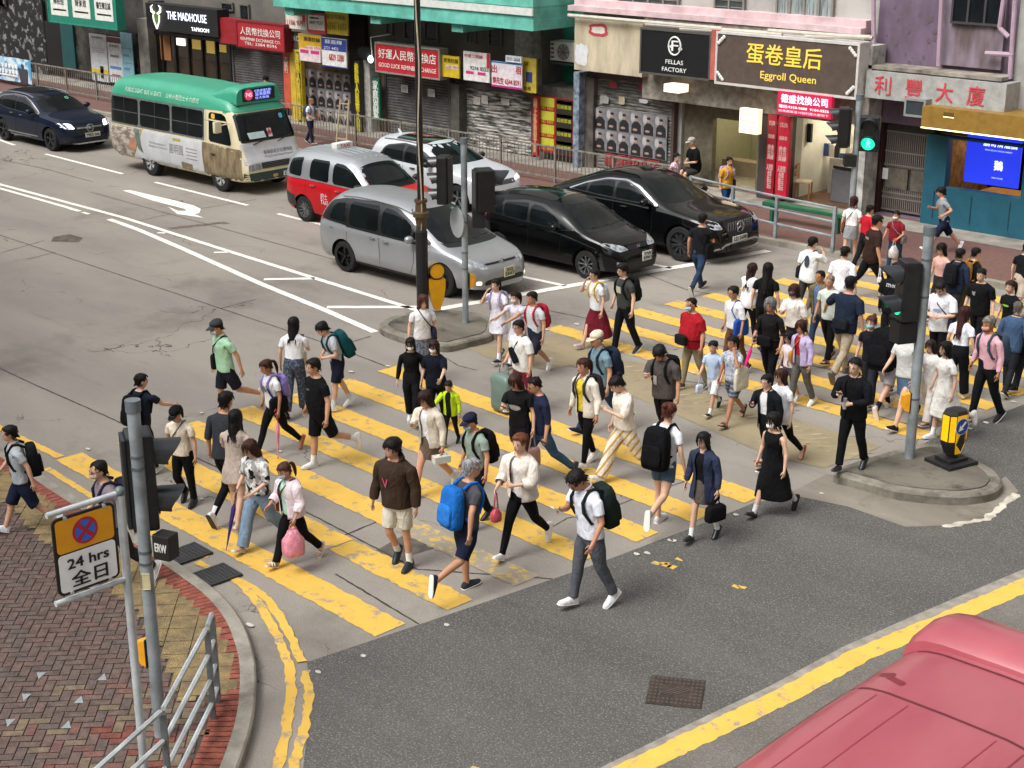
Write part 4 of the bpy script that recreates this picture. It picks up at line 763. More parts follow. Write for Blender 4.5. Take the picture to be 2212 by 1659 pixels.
def rrect(x0, x1, z0, z1, r, y, n=5):
    P = []
    for cx, cz, a in ((x1-r, z1-r, 0), (x0+r, z1-r, 90), (x0+r, z0+r, 180), (x1-r, z0+r, 270)): P += [(cx+r*math.cos(R(a+90*k/n)), y, cz+r*math.sin(R(a+90*k/n))) for k in range(n+1)]
    return P
x0, x1, z0, z1 = L0+.03, -.075, zb+.035, h-.06
mb = MB(); p = rrect(x0, x1, z0, z1, .06, -.02); mb.loft([p, [(a, .0, c_) for a, _, c_ in p]]); mb.build('plate', plain('17120f', .4), t, smooth=False)
zm = z0+(z1-z0)*.53
for nm, q, col in (('yellow_field', (x0+.025, x1-.025, zm+.008, z1-.025), 'e8a012'), ('white_field', (x0+.025, x1-.025, z0+.025, zm-.008), 'f3f4f6')):
    mb = MB(); p = rrect(*q, .035, -.024); mb.loft([p, [(a, -.0205, c_) for a, _, c_ in p]]); mb.build(nm, plain(col, .4, var=.03), t, smooth=False)
cx, cz = (x0+x1)/2, (zm+z1)/2-.005; r = (z1-zm)*.36
mb = MB(); mb.cyl((cx, -.0245, cz), (cx, -.028, cz), r, 28); o = mb.build('red_ring', plain('b51f35', .4, var=.02), t, smooth=False)
mb = MB()
for k in range(4):
    P = [(cx+r*.8*math.cos(a)*1.0, -.030, cz+r*.8*math.sin(a)) for a in [R(90*k-45+13+64*i/8+45-45) for i in range(9)]]; m_ = R(90*k); c0 = (cx+.2*r*math.cos(m_), -.030, cz+.2*r*math.sin(m_)); mb.add([c0]+P, [tuple(range(10))])
mb.build('blue_quarter', plain('2f6ad0', .4, var=.02), o, smooth=False)
mb = MB(); FMl = lambda x, z: Matrix.Translation((x, -.027, z)) @ Matrix.Rotation(math.pi/2, 4, 'X'); hw = zm-z0
text(mb, '24 hrs', FMl(cx, z0+hw*.72), (x1-x0)*.66, hw*.24, bold=.006); text(mb, '全日', FMl(cx, z0+hw*.32), (x1-x0)*.58, hw*.36, bold=.006); mb.build('lettering', plain('15161a', .5), t, smooth=False)
for x in (x0+.12, x1-.1):
    for z in (z0+.012, z1-.012): mb = MB(); mb.cyl((x, -.035, z), (x, .0, z), .017, 8); mb.build('bolt', M_GALV, t)
# near railing
def zrail(x, y, b): return topz(b, y)
t = empty('pedestrian_railing', Vector((*G(447, 1356, 1.15).to_2d(), .13)), 0, 'galvanised four bar pedestrian railing around the near corner', 'railing'); inv = t.location
PA, PB, PC, P0 = [Vector((*G(x, y, 1.15).to_2d(), .13)) for x, y in ((351, 1534), (447, 1356), (458, 1324), (60, 1795))]
zt = 1.15
for p in (PA, PB, PC, P0): mb = MB(); mb.box((p.x-inv.x, p.y-inv.y, (zt-.04-.13)/2), (.055, .055, zt-.04-.13), 0, R(-43)); mb.build('post', mat('dark_steel', '6f7375', .5, .4, var=.15), t, smooth=False)
for z in (zt, zt-.3, zt-.58, zt-.84):
    for a, c_ in ((P0, PA), (PA, PB), (PB, PC)):
        dv = (c_-a).normalized()*.03; mb = MB(); mb.tube([(a.x-inv.x+dv.x, a.y-inv.y+dv.y, z-.13), (c_.x-inv.x-dv.x, c_.y-inv.y-dv.y, z-.13)], .026, 6); mb.build('rail', M_GALV, t)
# drain grates and covers
def quad_thing(name, label, cat, px, z, th, build):
    P = [G(x, y, z) for x, y in px]; c = sum(P, Vector())/4; u = ((P[1]-P[0])+(P[2]-P[3]))/2; v = ((P[3]-P[0])+(P[2]-P[1]))/2
    t = empty(name, (c.x, c.y, z), math.atan2(u.y, u.x), label, cat); build(t, u.length, v.length, th); return t
def grate(t, w, d, th):
    mb = MB()
    for s in (-1, 1): mb.b2((-w/2, s*d/2-.03*s-.03 if 0 else s*(d/2-.02)-.02, 0), (w/2, s*(d/2-.02)+.02, th)); mb.b2((s*(w/2-.02)-.02, -d/2+.041, .001), (s*(w/2-.02)+.02, d/2-.041, th-.001))
    mb.build('frame', plain('3c3d3e', .5, .3), t, smooth=False); m = MB(); m.prism([(-w/2+.04, -d/2+.04), (w/2-.04, -d/2+.04), (w/2-.04, d/2-.04), (-w/2+.04, d/2-.04)], .002, .002); m.build('pit', plain('0b0b0b', .9), t, smooth=False)
    m = MB()
    for i in range(1, 13): x = -w/2+w*i/13; m.b2((x-.009, -d/2+.04, .006), (x+.009, d/2-.04, th-.002))
    for i in range(1, 9): y = -d/2+d*i/9; m.b2((-w/2+.04, y-.007, .004), (w/2-.04, y+.007, th-.004))
    m.build('bars', plain('4a4b4c', .5, .3), t, smooth=False)
quad_thing('drain_grate', 'iron drain grate by the kerb, nearer the leftmost signal pole', 'drain grate', [(350, 1203), (390, 1226), (454, 1194), (415, 1172)], .008, .03, grate)
quad_thing('drain_grate', 'iron drain grate by the kerb, nearer the pavement corner', 'drain grate', [(413, 1247), (455, 1272), (520, 1242), (478, 1217)], .008, .03, grate)
def cover(t, w, d, th):
    mb = MB(); mb.box((0, 0, th/2), (w, d, th), 0, 0, .008); mb.build('plate', mat('rusty_iron', '40362f', .7, .2, var=.25, scale=8), t, smooth=False); m = MB()
    for i in range(12):
        for j in range(8):
            x, y = -w/2+w*(i+.7)/12.4, -d/2+d*(j+.7)/8.4
            if 3 <= i <= 8 and 2 <= j <= 5: continue
            m.box((x, y, th+.003), (w*.045, d*.05, .008))
    for k in range(4): m.box((-w*.12+k*.09*w, 0, th+.003), (.02, d*.42, .008), 0, R(-50))
    m.build('tread_studs', plain('574b43', .6, .2), t, smooth=False)
quad_thing('manhole_cover', 'rusty rectangular iron manhole cover set in dark asphalt', 'manhole cover', [(1393, 1519), (1511, 1533), (1528, 1471), (1407, 1461)], .005, .012, cover)
# middle island: lamp post, grey pole, signals, bollard
ZI = .155
b = G(914, 692, 0); b.z = ZI; t = empty('lamp_post', b, 0, 'black lamp post with bronze collar and taped cable on the middle island', 'lamp post')
z1, z2, z3 = zat(b, 487)-ZI, zat(b, 430)-ZI, 9.5
mb = MB(); mb.tube([(0, 0, 0), (0, 0, zat(b, 500)-ZI)], .115, 14); mb.build('base', plain('131416', .5), t)
mb = MB(); mb.tube([(0, 0, zat(b, 500)-ZI), (0, 0, z1)], .10, 14); mb.build('shaft', plain('34332f', .45), t)
mb = MB(); k = z2-z1; mb.tube([(0, 0, z1), (0, 0, z1+k*.3), (0, 0, z1+k*.34), (0, 0, z1+k*.5), (0, 0, z1+k*.55), (0, 0, z1+k*.85), (0, 0, z1+k*.9), (0, 0, z2)], [.10, .115, .155, .155, .11, .10, .125, .12], 16); mb.build('collar', plain('5b4a35', .45, .3), t)
mb = MB(); mb.tube([(0, 0, z2), (0, 0, z3)], [.065, .055], 12); mb.build('mast', plain('1a1b1c', .4), t)
mb = MB(); mb.tube([(math.sin(i*.9)*.03-hd.x*.085, -hd.y*.085, zat(b, 500)-ZI+i*.35) for i in range(22)], .014, 5); mb.build('cable', plain('b9ab92', .6), t)
b = G(1006, 714, 0); b.z = ZI; zt = topz(b, 300); pole('grey signal pole in the middle island by the silver minivan', b, zt, .058, bands=[zat(b, y) for y in (480, 545, 580)])
q = b-Vector(rt)*.37+Vector(hd)*.1; z0 = zat(b, 442); signal('left hand black signal head with hoods pointing left, middle island', (q.x, q.y, z0), yaw_of(-rt*1.0+hd*.25), 3, w=.32, d=.2, lh=(zat(b, 338)-z0)/3, hood=.22)
q = b+Vector(rt)*.36+Vector(hd)*.05; z0 = zat(b, 456); signal('right hand black signal head with hoods pointing right, middle island', (q.x, q.y, z0), yaw_of(rt*1.0+hd*.25), 2, w=.4, d=.32, lh=(zat(b, 366)-z0)/2, hood=.3)
q = b+Vector(rt)*.26; wbox('control_box', 'small black box hanging below the right hand middle signal', (q.x, q.y, zat(b, 470)), (.24, .2, .36), '141517', aR)
q = b-Vector(rt)*.14+Vector(hd)*.1; t = empty('round_sign', (q.x, q.y, zat(b, 483)), aR+R(-62), 'round road sign seen from its grey back on the middle pole', 'sign')
mb = MB(); mb.cyl((0, -.01, 0), (0, .01, 0), .28, 28); mb.build('disc', plain('9a9da0', .5, .1), t, smooth=False); mb = MB(); mb.box((0, .03, 0), (.5, .03, .05)); mb.build('bracket', M_GALV, t, smooth=False)
button('cream and yellow push button on the middle island pole', b, zat(b, 607), .075, aR+.2)
def bollard(label, b, yaw, h, w=.42, d=.3, back=False):
    t = empty('traffic_bollard', b, yaw, label, 'bollard'); hx = lambda s, q: [(-w/2*s, -d*.28*q, 0), (-w*.27*s, -d/2*q, 0), (w*.27*s, -d/2*q, 0), (w/2*s, -d*.28*q, 0), (w/2*s, d*.28*q, 0), (w*.27*s, d/2*q, 0), (-w*.27*s, d/2*q, 0), (-w/2*s, d*.28*q, 0)]
    at = lambda P, z: [(x, y, z) for x, y, _ in P]
    mb = MB(); mb.box((0, 0, .03), (.56, .5, .06), 0, 0, .012); mb.box((0, 0, .085), (.36, .3, .05), 0, 0, .01); mb.cyl((0, 0, .11), (0, 0, .17), .075, 12); mb.build('base', plain('1b1b1c', .5), t, smooth=False)
    mb = MB(); mb.loft([at(hx(.6, .75), .16), at(hx(.9, .95), h*.36), at(hx(1, 1), h*.40), at(hx(.98, 1), h*.93), at(hx(.8, .85), h*.985), at(hx(.3, .4), h)]); mb.build('body', plain('19191a', .4), t, smooth=False)
    mb = MB()
    for x0_, x1_ in ((-w*.47, -w*.29), ):
        pass
    for s in (-1, 1):
        mb.add([(s*(w/2*.99+.004), -d*.24, h*.45), (s*(w/2*.99+.004), d*.24, h*.45), (s*(w/2*.98+.004), d*.24, h*.91), (s*(w/2*.98+.004), -d*.24, h*.91)], [(0, 1, 2, 3) if s > 0 else (3, 2, 1, 0)])
        for q in (-1, 1):
            e = 1.02; P = [(s*w*.29*e, q*d*.49*e, h*.45), (s*w*.48*e, q*d*.31*e, h*.45), (s*w*.475*e, q*d*.31*e, h*.91), (s*w*.285*e, q*d*.49*e, h*.91)]; mb.add(P, [(0, 1, 2, 3) if s*q < 0 else (3, 2, 1, 0)])
    for q in (-1, 1): mb.add([(-w*.15, q*(d*.38+.004), .17), (w*.15, q*(d*.38+.004), .17), (w*.25, q*(d*.48+.006), h*.38), (w*.26, q*(d/2+.005), h*.92), (-w*.26, q*(d/2+.005), h*.92), (-w*.25, q*(d*.48+.006), h*.38)], [tuple(range(6)) if q < 0 else tuple(range(6))[::-1]])
    mb.build('yellow_face', glow('f5b800', .12), t, smooth=False)
    if not back:
        Mx = Matrix.Translation((0, -d/2-.012, h*.72)) @ Matrix.Rotation(math.pi/2, 4, 'X')
        mb = MB(); mb.add([Mx @ Vector((math.cos(a)*.125, math.sin(a)*.125, -.002)) for a in [k*math.pi/12 for k in range(24)]], [tuple(range(24))]); o = mb.build('white_rim', plain('dfe2e6', .4), t, smooth=False)
        mb = MB(); mb.add([Mx @ Vector((math.cos(a)*.114, math.sin(a)*.114, .001)) for a in [k*math.pi/12 for k in range(24)]], [tuple(range(24))]); mb.build('blue_disc', plain('21408c', .4), o, smooth=False)
        mb = MB(); rr_ = Matrix.Rotation(R(135), 4, 'Z'); mb.add([Mx @ (rr_ @ Vector(p)) + Vector((0, -.004, 0)) for p in ((-.018, -.09, 0), (.018, -.09, 0), (.018, .02, 0), (.055, .0, 0), (0, .095, 0), (-.055, 0, 0), (-.018, .02, 0))], [tuple(range(7))]); mb.build('arrow', plain('e6e8ea', .4), o, smooth=False)
        mb = MB(); text(mb, 'ZOTTMAN', Matrix.Translation((0, -d/2-.01, h*.52)) @ Matrix.Rotation(math.pi/2, 4, 'X'), w*.38, .03); mb.build('lettering', plain('5a4410', .5), t, smooth=False)
    return t
b = G(2052, 1022, 0); b.z = ZI; bollard('yellow and black keep left bollard with blue arrow disc on crossing island', b, aR+R(30), topz(b, 882)-ZI, w=.36, d=.26)
b = G(944, 690, 0); b.z = ZI; h = topz(b, 566)-ZI; t = empty('traffic_bollard', b, aR+R(20), 'yellow bollard behind the black lamp post on the middle island', 'bollard')
mb = MB(); P = [(x*.16, 0, z*h) for x, z in ((-.3, .05), (.3, .05), (.75, .25), (1, .5), (1, .66), (.6, .66), (-.6, .66), (-1, .66), (-1, .5), (-.75, .25))]; mb.loft([[(x, -.07, z) for x, _, z in P], [(x, .07, z) for x, _, z in P]]); mb.build('body', plain('d79a0a', .4), t, smooth=False)
mb = MB(); mb.cyl((0, -.06, h*.83), (0, .06, h*.83), .15, 20); mb.build('disc', plain('e0a010', .4), t, smooth=False); mb = MB(); mb.tube([(.155*math.cos(a), -.06, h*.83+.155*math.sin(a)) for a in [k*math.pi/12 for k in range(25)]], .015, 6); mb.build('black_rim', plain('17130c', .5), t)
# crossing island pole
b = G(1962, 1011, 0); b.z = ZI; zt = topz(b, 492); pole('tall grey signal pole on the crossing island beside the yellow bollard', b, zt, .072, bands=[zat(b, y) for y in (560, 640, 860)])
q = b-Vector(rt)*.24; z0 = zat(b, 690)
signal('black two lamp pedestrian signal on the crossing island pole', (q.x, q.y, z0), yaw_of(-rt*1.0-hd*.12), 2, lit=1, w=.35, d=.23, hood=.30, lh=(zat(b, 562)-z0)/2)
q = b-Vector(rt)*.24; wbox('control_box', 'black box hanging under the crossing island signal', (q.x, q.y, zat(b, 716)), (.3, .24, .3), '131415', aR+R(20))
button('yellow push button on the crossing island pole', b, zat(b, 868), .072, aR+math.pi)
# far right pole
b = G(1832, 560, 0); b.z = .125; zt = topz(b, 206); pole('grey signal pole on the far pavement in front of the exchange shop', b, zt, .07)
q = b+Vector(rt)*.27; z0 = zat(b, 326); signal('far pedestrian signal showing a green walking man', (q.x, q.y, z0), yaw_of(-rt*.35-hd*.95), 2, lit=1, w=.42, d=.28, hood=.2, lh=(zat(b, 250)-z0)/2)
q = b-Vector(rt)*.3; z0 = zat(b, 318); signal('black traffic signal seen from the side before the exchange shop', (q.x, q.y, z0), yaw_of(-rt*1.0+hd*.2), 3, w=.3, d=.24, hood=.26, lh=(zat(b, 232)-z0)/3)
q = b-Vector(rt)*.12; wbox('control_box', 'small black box on the far signal pole', (q.x, q.y, zat(b, 346)), (.26, .2, .26), '17181a', aR)
# far railings
def rpanel(x0, x1, first=None):
    t = empty('pedestrian_railing', (x0, 30.5, .125), 0, 'weathered grey railing panel with thin vertical bars along the far kerb', 'railing', 'railing panels along the far kerb'); w = x1-x0; m = mat('old_railing', '857f74', .6, .2, var=.2)
    for x in (0, w-.001): mb = MB(); mb.box((x+.03, 0, .5), (.055, .055, 1.0)); mb.build('post', m, t, smooth=False)
    for z in (.96, .14): mb = MB(); mb.box((w/2, 0, z), (w-.06, .04, .04)); mb.build('rail', m, t, smooth=False)
    mb = MB(); n = int(w/.13)
    for k in range(1, n): mb.cyl((w*k/n+.02, 0, .15), (w*k/n+.02, 0, .95), .011, 5)
    mb.build('bars', m, t); return t
proto = rpanel(-63, -61)
x = -61.
while x < -23.4:
    r = proto.copy(); COL.objects.link(r); r.location.x = x
    for ch in proto.children: c = ch.copy(); COL.objects.link(c); c.parent = r
    x += 2.0
t = empty('banner', (-50.9, 30.38, .3), 0, 'blue advertising banner tied on the railing at far left', 'banner'); xa, xb = X(-40, 150, 30.4), X(70, 160, 30.4); w = xb-xa; t.location.x = xa
mb = MB(); rows = [[(w*i/12, -.03*math.sin(i*1.3)-.02, z) for i in range(13)] for z in (0, .25, .5, .9)]; mb.loft(rows, 0, (0, 0), False); mb.build('sheet', mat('banner_print', '4f9cc6', .6, col2='cdd8de', scale=2.2, lo=.45, hi=.58), t)
mb = MB()
for k in range(9):
    for z in (.3, .52): mb.b2((w*(.2+k*.065), -.075, z), (w*(.2+k*.065)+w*.045, -.07, z+.14))
mb.b2((.1, -.076, .2), (w*.75, -.07, .26)); mb.build('printed_boxes', plain('dfe2e2', .6), t, smooth=False)
mb = MB(); mb.ell((w*.86, -.07, .65), (.09, .01, .1), 8, 5); mb.add([(w*.8, -.07, .0), (w*.93, -.07, 0), (w*.95, -.07, .55), (w*.78, -.07, .55)], [(0, 1, 2, 3)]); mb.build('printed_figure', plain('3a3c44', .6), t)
def rail3(pts, label):
    P = [G(x_, y_, .125) for x_, y_ in pts]; t = empty('guard_rail', P[0], 0, label, 'railing')
    for p in P: mb = MB(); mb.box((p.x-P[0].x, p.y-P[0].y, .5), (.07, .07, 1.0)); mb.build('post', M_GPOLE, t, smooth=False)
    for z in (.97, .66, .34):
        for a, c in zip(P, P[1:]):
            u_ = (c-a).normalized()*.035; mb = MB(); mb.tube([(a.x-P[0].x+u_.x, a.y-P[0].y+u_.y, z), (c.x-P[0].x-u_.x, c.y-P[0].y-u_.y, z)], .028, 6); mb.build('rail', M_GPOLE, t)
rail3([(1490, 468), (1580, 492), (1674, 515), (1798, 543)], 'grey three bar guard rail on the far pavement before the exchange shop')
t = empty('metal_bench', G(1740, 490, .13), 0, 'long dark green metal bench behind the guard rail', 'bench'); mb = MB(); mb.box((0, 0, .42), (2.3, .3, .1), 0, 0, .02); mb.build('seat', plain('1d5a40', .5), t, smooth=False)
for s in (-.9, .9): mb = MB(); mb.box((s, 0, .185), (.08, .25, .37)); mb.build('leg', plain('1d5a40', .5), t, smooth=False)
b = G(737, 322, .13); t = empty('step_ladder', b, R(10), 'pale wooden ladder leaning by the railing before the poster wall', 'ladder')
for s in (-.2, .2): mb = MB(); mb.tube([(s, 0, 0), (s*.8, .25, 1.45)], .03, 6); mb.build('rail', plain('a89878', .6), t)
for k in range(4): mb = MB(); mb.box((0, .06+k*.055, .3+k*.34), (.36, .05, .03)); mb.build('rung', plain('a89878', .6), t, smooth=False)
# ------------------------------------------------------------ vehicles
def curve(pts):
    pts = sorted(pts); xs = [p[0] for p in pts]; ys = [p[1] for p in pts]; n = len(xs)
    d = [(ys[i+1]-ys[i])/(xs[i+1]-xs[i]) for i in range(n-1)]
    m = [d[0]]+[0 if d[i-1]*d[i] <= 0 else 2*d[i-1]*d[i]/(d[i-1]+d[i]) for i in range(1, n-1)]+[d[-1]]
    def f(x):
        if x <= xs[0]: return ys[0]
        if x >= xs[-1]: return ys[-1]
        i = max(k for k in range(n-1) if xs[k] <= x); h = xs[i+1]-xs[i]; t = (x-xs[i])/h
        return (2*t**3-3*t*t+1)*ys[i]+(t**3-2*t*t+t)*h*m[i]+(-2*t**3+3*t*t)*ys[i+1]+(t**3-t*t)*h*m[i+1]
    return f
def carpaint(c, metal=.0, rough=.28, var=.04): return mat('car_paint_'+c, c, rough, metal, var=var, scale=1.5, coat=.15, spec=.3)
M_GLASS = mat('car_glass', '0b0f10', .08, var=.35, scale=2.2, col2='141a1b', spec=.22); M_TYRE = mat('tyre_rubber', '141414', .85, var=.2, scale=8)
M_TRIM = mat('black_trim', '131415', .45, var=.15, scale=4); M_CHROME = mat('chrome', 'b9bcc0', .18, .95, var=0)
M_LAMP = mat('lamp_glass', 'c9ced2', .12, .3, var=.3, scale=14, col2='6d7378'); M_RED = mat('tail_lamp', '9c1420', .2, var=.15, scale=8, coat=.5)
class Car:
    def __init__(s, name, label, cat, L, wd_, wb, fo, wr, top, belt, hw, bot, n, tumble, paint, loc, heading=0., contact=True, cap=None):
        s.L, s.wd = L, wd_; s.xf = L-fo; s.xr = s.xf-wb; s.wr = wr
        s.t = empty(name, (0, 0, 0), heading, label, cat); s.name = name
        ft, fb, fh, fz, fn = curve(top), curve(belt), curve(hw), curve(bot), curve(n)
        xs = [i*L/72 for i in range(73)]; xs = [L*(.5-.5*math.cos(math.pi*(i/80))) *.35 + (i/80*L)*.65 for i in range(81)]
        mb = MB(); rings = []
        for x in xs:
            w, zb, z0, zt, ex = fh(x)*wd_/2, fb(x), fz(x), ft(x), fn(x); zb = min(zb, zt-.03); P = [(w*.80, z0), (w*.93, z0+.03), (w*.975, z0+.12), (w, z0+(zb-z0)*.45), (w*.995, z0+(zb-z0)*.75), (w*.975, zb-.015)]
            for i in range(10):
                a = math.pi/2*(i/9); c, q = max(0., math.cos(a))**(2/ex), math.sin(a)**(2/ex); P.append((max(0, w*.96*c-tumble*q*(zt-zb)*min(1, c*3)), zb+q*(zt-zb)))
            rings.append([(x-L/2, y, z) for y, z in P]+[(x-L/2, -y, z) for y, z in P[-2::-1]])
        mb.loft(rings, 0, (1, 1)); bmo = mb.build('body', [paint, M_TRIM]); bmo.data.polygons.foreach_set('use_smooth', [True]*len(bmo.data.polygons))
        cb = MB(); r = wr+.055
        for x in (s.xr, s.xf):
            for sg in (-1, 1): cb.cyl((x-L/2, sg*(wd_/2+.3), wr), (x-L/2, sg*(wd_/2-.32), wr), r, 28, 1)
        cu = cb.build('cut', [paint, M_TRIM]); md = bmo.modifiers.new('b', 'BOOLEAN'); md.object = cu; md.operation = 'DIFFERENCE'; md.solver = 'EXACT'
        dg = bpy.context.evaluated_depsgraph_get(); dg.update(); me = bpy.data.meshes.new_from_object(bmo.evaluated_get(dg)); old = bmo.data
        src = [v.co.copy() for v in old.vertices]; s.tree = BVHTree.FromPolygons(src, [tuple(p.vertices) for p in old.polygons])
        bmo.modifiers.clear(); bmo.data = me; me.name = 'body'; bpy.data.objects.remove(cu); bmo.parent = s.t; me.set_sharp_from_angle(angle=R(38)); s.body = bmo
        for x in (s.xr, s.xf):
            for sg in (-1, 1): pass
        hx, hy = math.cos(heading), math.sin(heading)
        if contact: s.t.location = (loc[0]-(s.xf-L/2), loc[1]+wd_/2-.04, 0)
        else: s.t.location = (loc[0], loc[1], 0)
    def fine(s, poly, step=.14, chaik=0):
        P = [Vector(p).to_2d() if len(p) > 2 else Vector(p) for p in poly]
        for _ in range(chaik): P = [q for a, b in zip(P, P[1:]+P[:1]) for t in (min(.16, .055/max(.01, (b-a).length)),) for q in (a.lerp(b, t), a.lerp(b, 1-t))]
        bm = bmesh.new(); vs = [bm.verts.new((p.x, p.y, 0)) for p in P]; bm.faces.new(vs); bmesh.ops.triangulate(bm, faces=bm.faces[:])
        for _ in range(5):
            e = [q for q in bm.edges if q.calc_length() > step]
            if not e: break
            bmesh.ops.subdivide_edges(bm, edges=e, cuts=1); bmesh.ops.triangulate(bm, faces=[f for f in bm.faces if len(f.verts) > 3])
        bm.normal_update()
        for f in bm.faces:
            if f.normal.z < 0: f.normal_flip()
        bm.verts.index_update(); out = [(v.co.x, v.co.y) for v in bm.verts], [tuple(v.index for v in f.verts) for f in bm.faces]; bm.free(); return out
    def cast(s, o, d, eps):
        h = s.tree.ray_cast(Vector(o), Vector(d)); return None if h[0] is None else h[0]-Vector(d)*eps
    def put(s, vs, fs, fn, name, m, parent=None):
        out = [fn(v) for v in vs]; ok = [p is not None for p in out]; fs = [f for f in fs if all(ok[i] for i in f)]
        if not fs: return None
        mb = MB(); mb.add([p or (0, 0, 0) for p in out], fs); o = mb.build(name, m, parent or s.t, auto=0); return o
    def side(s, poly, name, m, eps=.006, ch=1, sides=(-1, 1), step=.14, parent=None):
        vs, fs = s.fine(poly, step, ch); r = None
        for sg in sides: r = s.put(vs, fs if sg < 0 else [f[::-1] for f in fs], lambda v: s.cast((v[0]-s.L/2, sg*3, v[1]), (0, -sg, 0), eps), name, m, parent)
        return r
    def front(s, poly, name, m, eps=.006, ch=1, d=1, step=.12, mirror=False):
        for q in ((1, -1) if mirror else (1,)):
            vs, fs = s.fine([(y*q, z) for y, z in poly], step, ch); r = s.put(vs, fs if d > 0 else [f[::-1] for f in fs], lambda v: s.cast((d*5, v[0], v[1]), (-d, 0, 0), eps), name, m)
        return r
    def top(s, poly, name, m, eps=.006, ch=1, step=.14):
        vs, fs = s.fine(poly, step, ch); return s.put(vs, fs, lambda v: s.cast((v[0]-s.L/2, v[1], 4), (0, 0, -1), eps), name, m)
    def stext(s, body, x, z, w, h, m, sides=(-1,), eps=.01):
        vs, fs = txt_mesh(body, w, h); return s.put(vs, fs, lambda v: s.cast((v[0]+x-s.L/2, -3, v[1]+z), (0, 1, 0), eps), 'lettering', m)
    def ftext(s, body, y, z, w, h, m, eps=.012):
        vs, fs = txt_mesh(body, w, h); return s.put(vs, fs, lambda v: s.cast((5, v[0]+y, v[1]+z), (-1, 0, 0), eps), 'lettering', m)
    def line(s, pts, w=.012, m=None, name='panel_gap'):
        for a, b in zip(pts, pts[1:]):
            a, b = Vector(a), Vector(b); n = Vector((-(b-a).y, (b-a).x)).normalized()*w/2; s.side([a-n, b-n, b+n, a+n], name, m or M_TRIM, .004, 0, (-1, 1), .2)
    def wheels(s, rim, spokes=5, tw=.21, rr=.66, style='spoke'):
        for x in (s.xf, s.xr):
            for sg in (-1, 1):
                w = empty('wheel', (x-s.L/2, sg*(s.wd/2-.035), s.wr), 0, None, None); w.parent = s.t; r = s.wr
                mb = MB(); prof = [(r*rr, 0), (r*.93, -.005), (r, -.03), (r, -tw+.03), (r*.93, -tw), (r*.6, -tw)]; n = 32
                mb.loft([[(math.cos(2*math.pi*k/n)*q, sg*y, math.sin(2*math.pi*k/n)*q) for k in range(n)] for q, y in prof], 0, (0, 0)); 
                if sg > 0: mb.f = [f[::-1] for f in mb.f]
                mb.f = [f[::-1] for f in mb.f]; mb.build('tyre', M_TYRE, w)
                mb = MB(); R0 = r*rr
                mb.loft([[(math.cos(2*math.pi*k/n)*q, sg*y, math.sin(2*math.pi*k/n)*q) for k in range(n)] for q, y in ((R0*1.02, -.004), (R0*.93, -.012), (R0*.9, -.07))], 0, (0, 0))
                mb.f += [f[::-1] for f in mb.f]; mb.m = [0]*len(mb.f)
                for k in range(spokes):
                    a = 2*math.pi*k/spokes+.3
                    for off in ((-.1, .1) if style == 'twin' else (0,)):
                        a2 = a+off; hwid = {'spoke': .30, 'twin': .09, 'thin': .13, 'disc': .5}[style]
                        P = []
                        for q, ww in ((R0*.12, hwid*1.1), (R0*.94, hwid)):
                            for e in (-1, 1): b = a2+e*ww*(.5 if q > .1 else 1); P.append((math.cos(b)*q, math.sin(b)*q))
                        (x1, z1), (x2, z2), (x3, z3), (x4, z4) = P
                        mb.loft([[(x1, sg*-.035, z1), (x2, sg*-.035, z2), (x4, sg*-.02, z4), (x3, sg*-.02, z3)], [(x1, sg*-.07, z1), (x2, sg*-.07, z2), (x4, sg*-.06, z4), (x3, sg*-.06, z3)]])
                mb.cyl((0, sg*-.02, 0), (0, sg*-.06, 0), R0*.16, 14); mb.build('rim', rim, w, auto=30)
                mb = MB(); mb.cyl((0, sg*-.085, 0), (0, sg*-.09, 0), R0*.93, 24); mb.build('brake_disc', plain('26272a', .5, .4), w)
    def mirror(s, x, z, m, size=(.13, .11, .1), out=.1):
        for sg in (-1, 1):
            h = s.cast((x-s.L/2, sg*3, z), (0, -sg, 0), 0)
            if h is None: continue
            o = MB(); o.ell((h.x-.03, h.y+sg*(out+.04), z+.05), (size[0]*.7, size[1], size[2]*.8), 10, 7); o.tube([(h.x+.02, h.y-sg*.02, z), (h.x, h.y+sg*out, z+.03)], .025, 6); o.build('mirror', m, s.t)
    def handle(s, x, z, m=M_CHROME):
        for sg in (-1, 1):
            h = s.cast((x-s.L/2, sg*3, z), (0, -sg, 0), .02)
            if h: o = MB(); o.box((h.x, h.y, h.z), (.17, .035, .03), 0, 0, .008); o.build('door_handle', m, s.t)
    def plate(s, body, y, z, w=.5, h=.12, white='d8d8d0', eps=.02):
        h0 = s.cast((5, y, z), (-1, 0, 0), eps); mb = MB(); mb.box((h0.x, y, z), (.015, w, h)); o = mb.build('number_plate', plain(white, .5), s.t, smooth=False)
        mb = MB(); text(mb, body, Matrix.Translation((h0.x+.011, y, z)) @ Matrix(((0, 0, 1, 0), (1, 0, 0, 0), (0, 1, 0, 0), (0, 0, 0, 1))), w*.86, h*.72, bold=.004); mb.build('lettering', plain('15161a', .6), o, smooth=False)
    def wiper(s, pts):
        P = [s.cast((5, y, z), (-1, 0, 0), .02) for y, z in pts]
        if all(P): mb = MB(); mb.tube(P, .012, 5); mb.build('wiper', M_TRIM, s.t)
    def part(s, mb, name, m, **k): return mb.build(name, m, s.t, **k)
def hw_std(L): return [(0, .78), (.12, .9), (.45, .98), (L*.4, 1), (L*.75, .995), (L-.6, .96), (L-.25, .87), (L-.08, .74), (L, .6)]
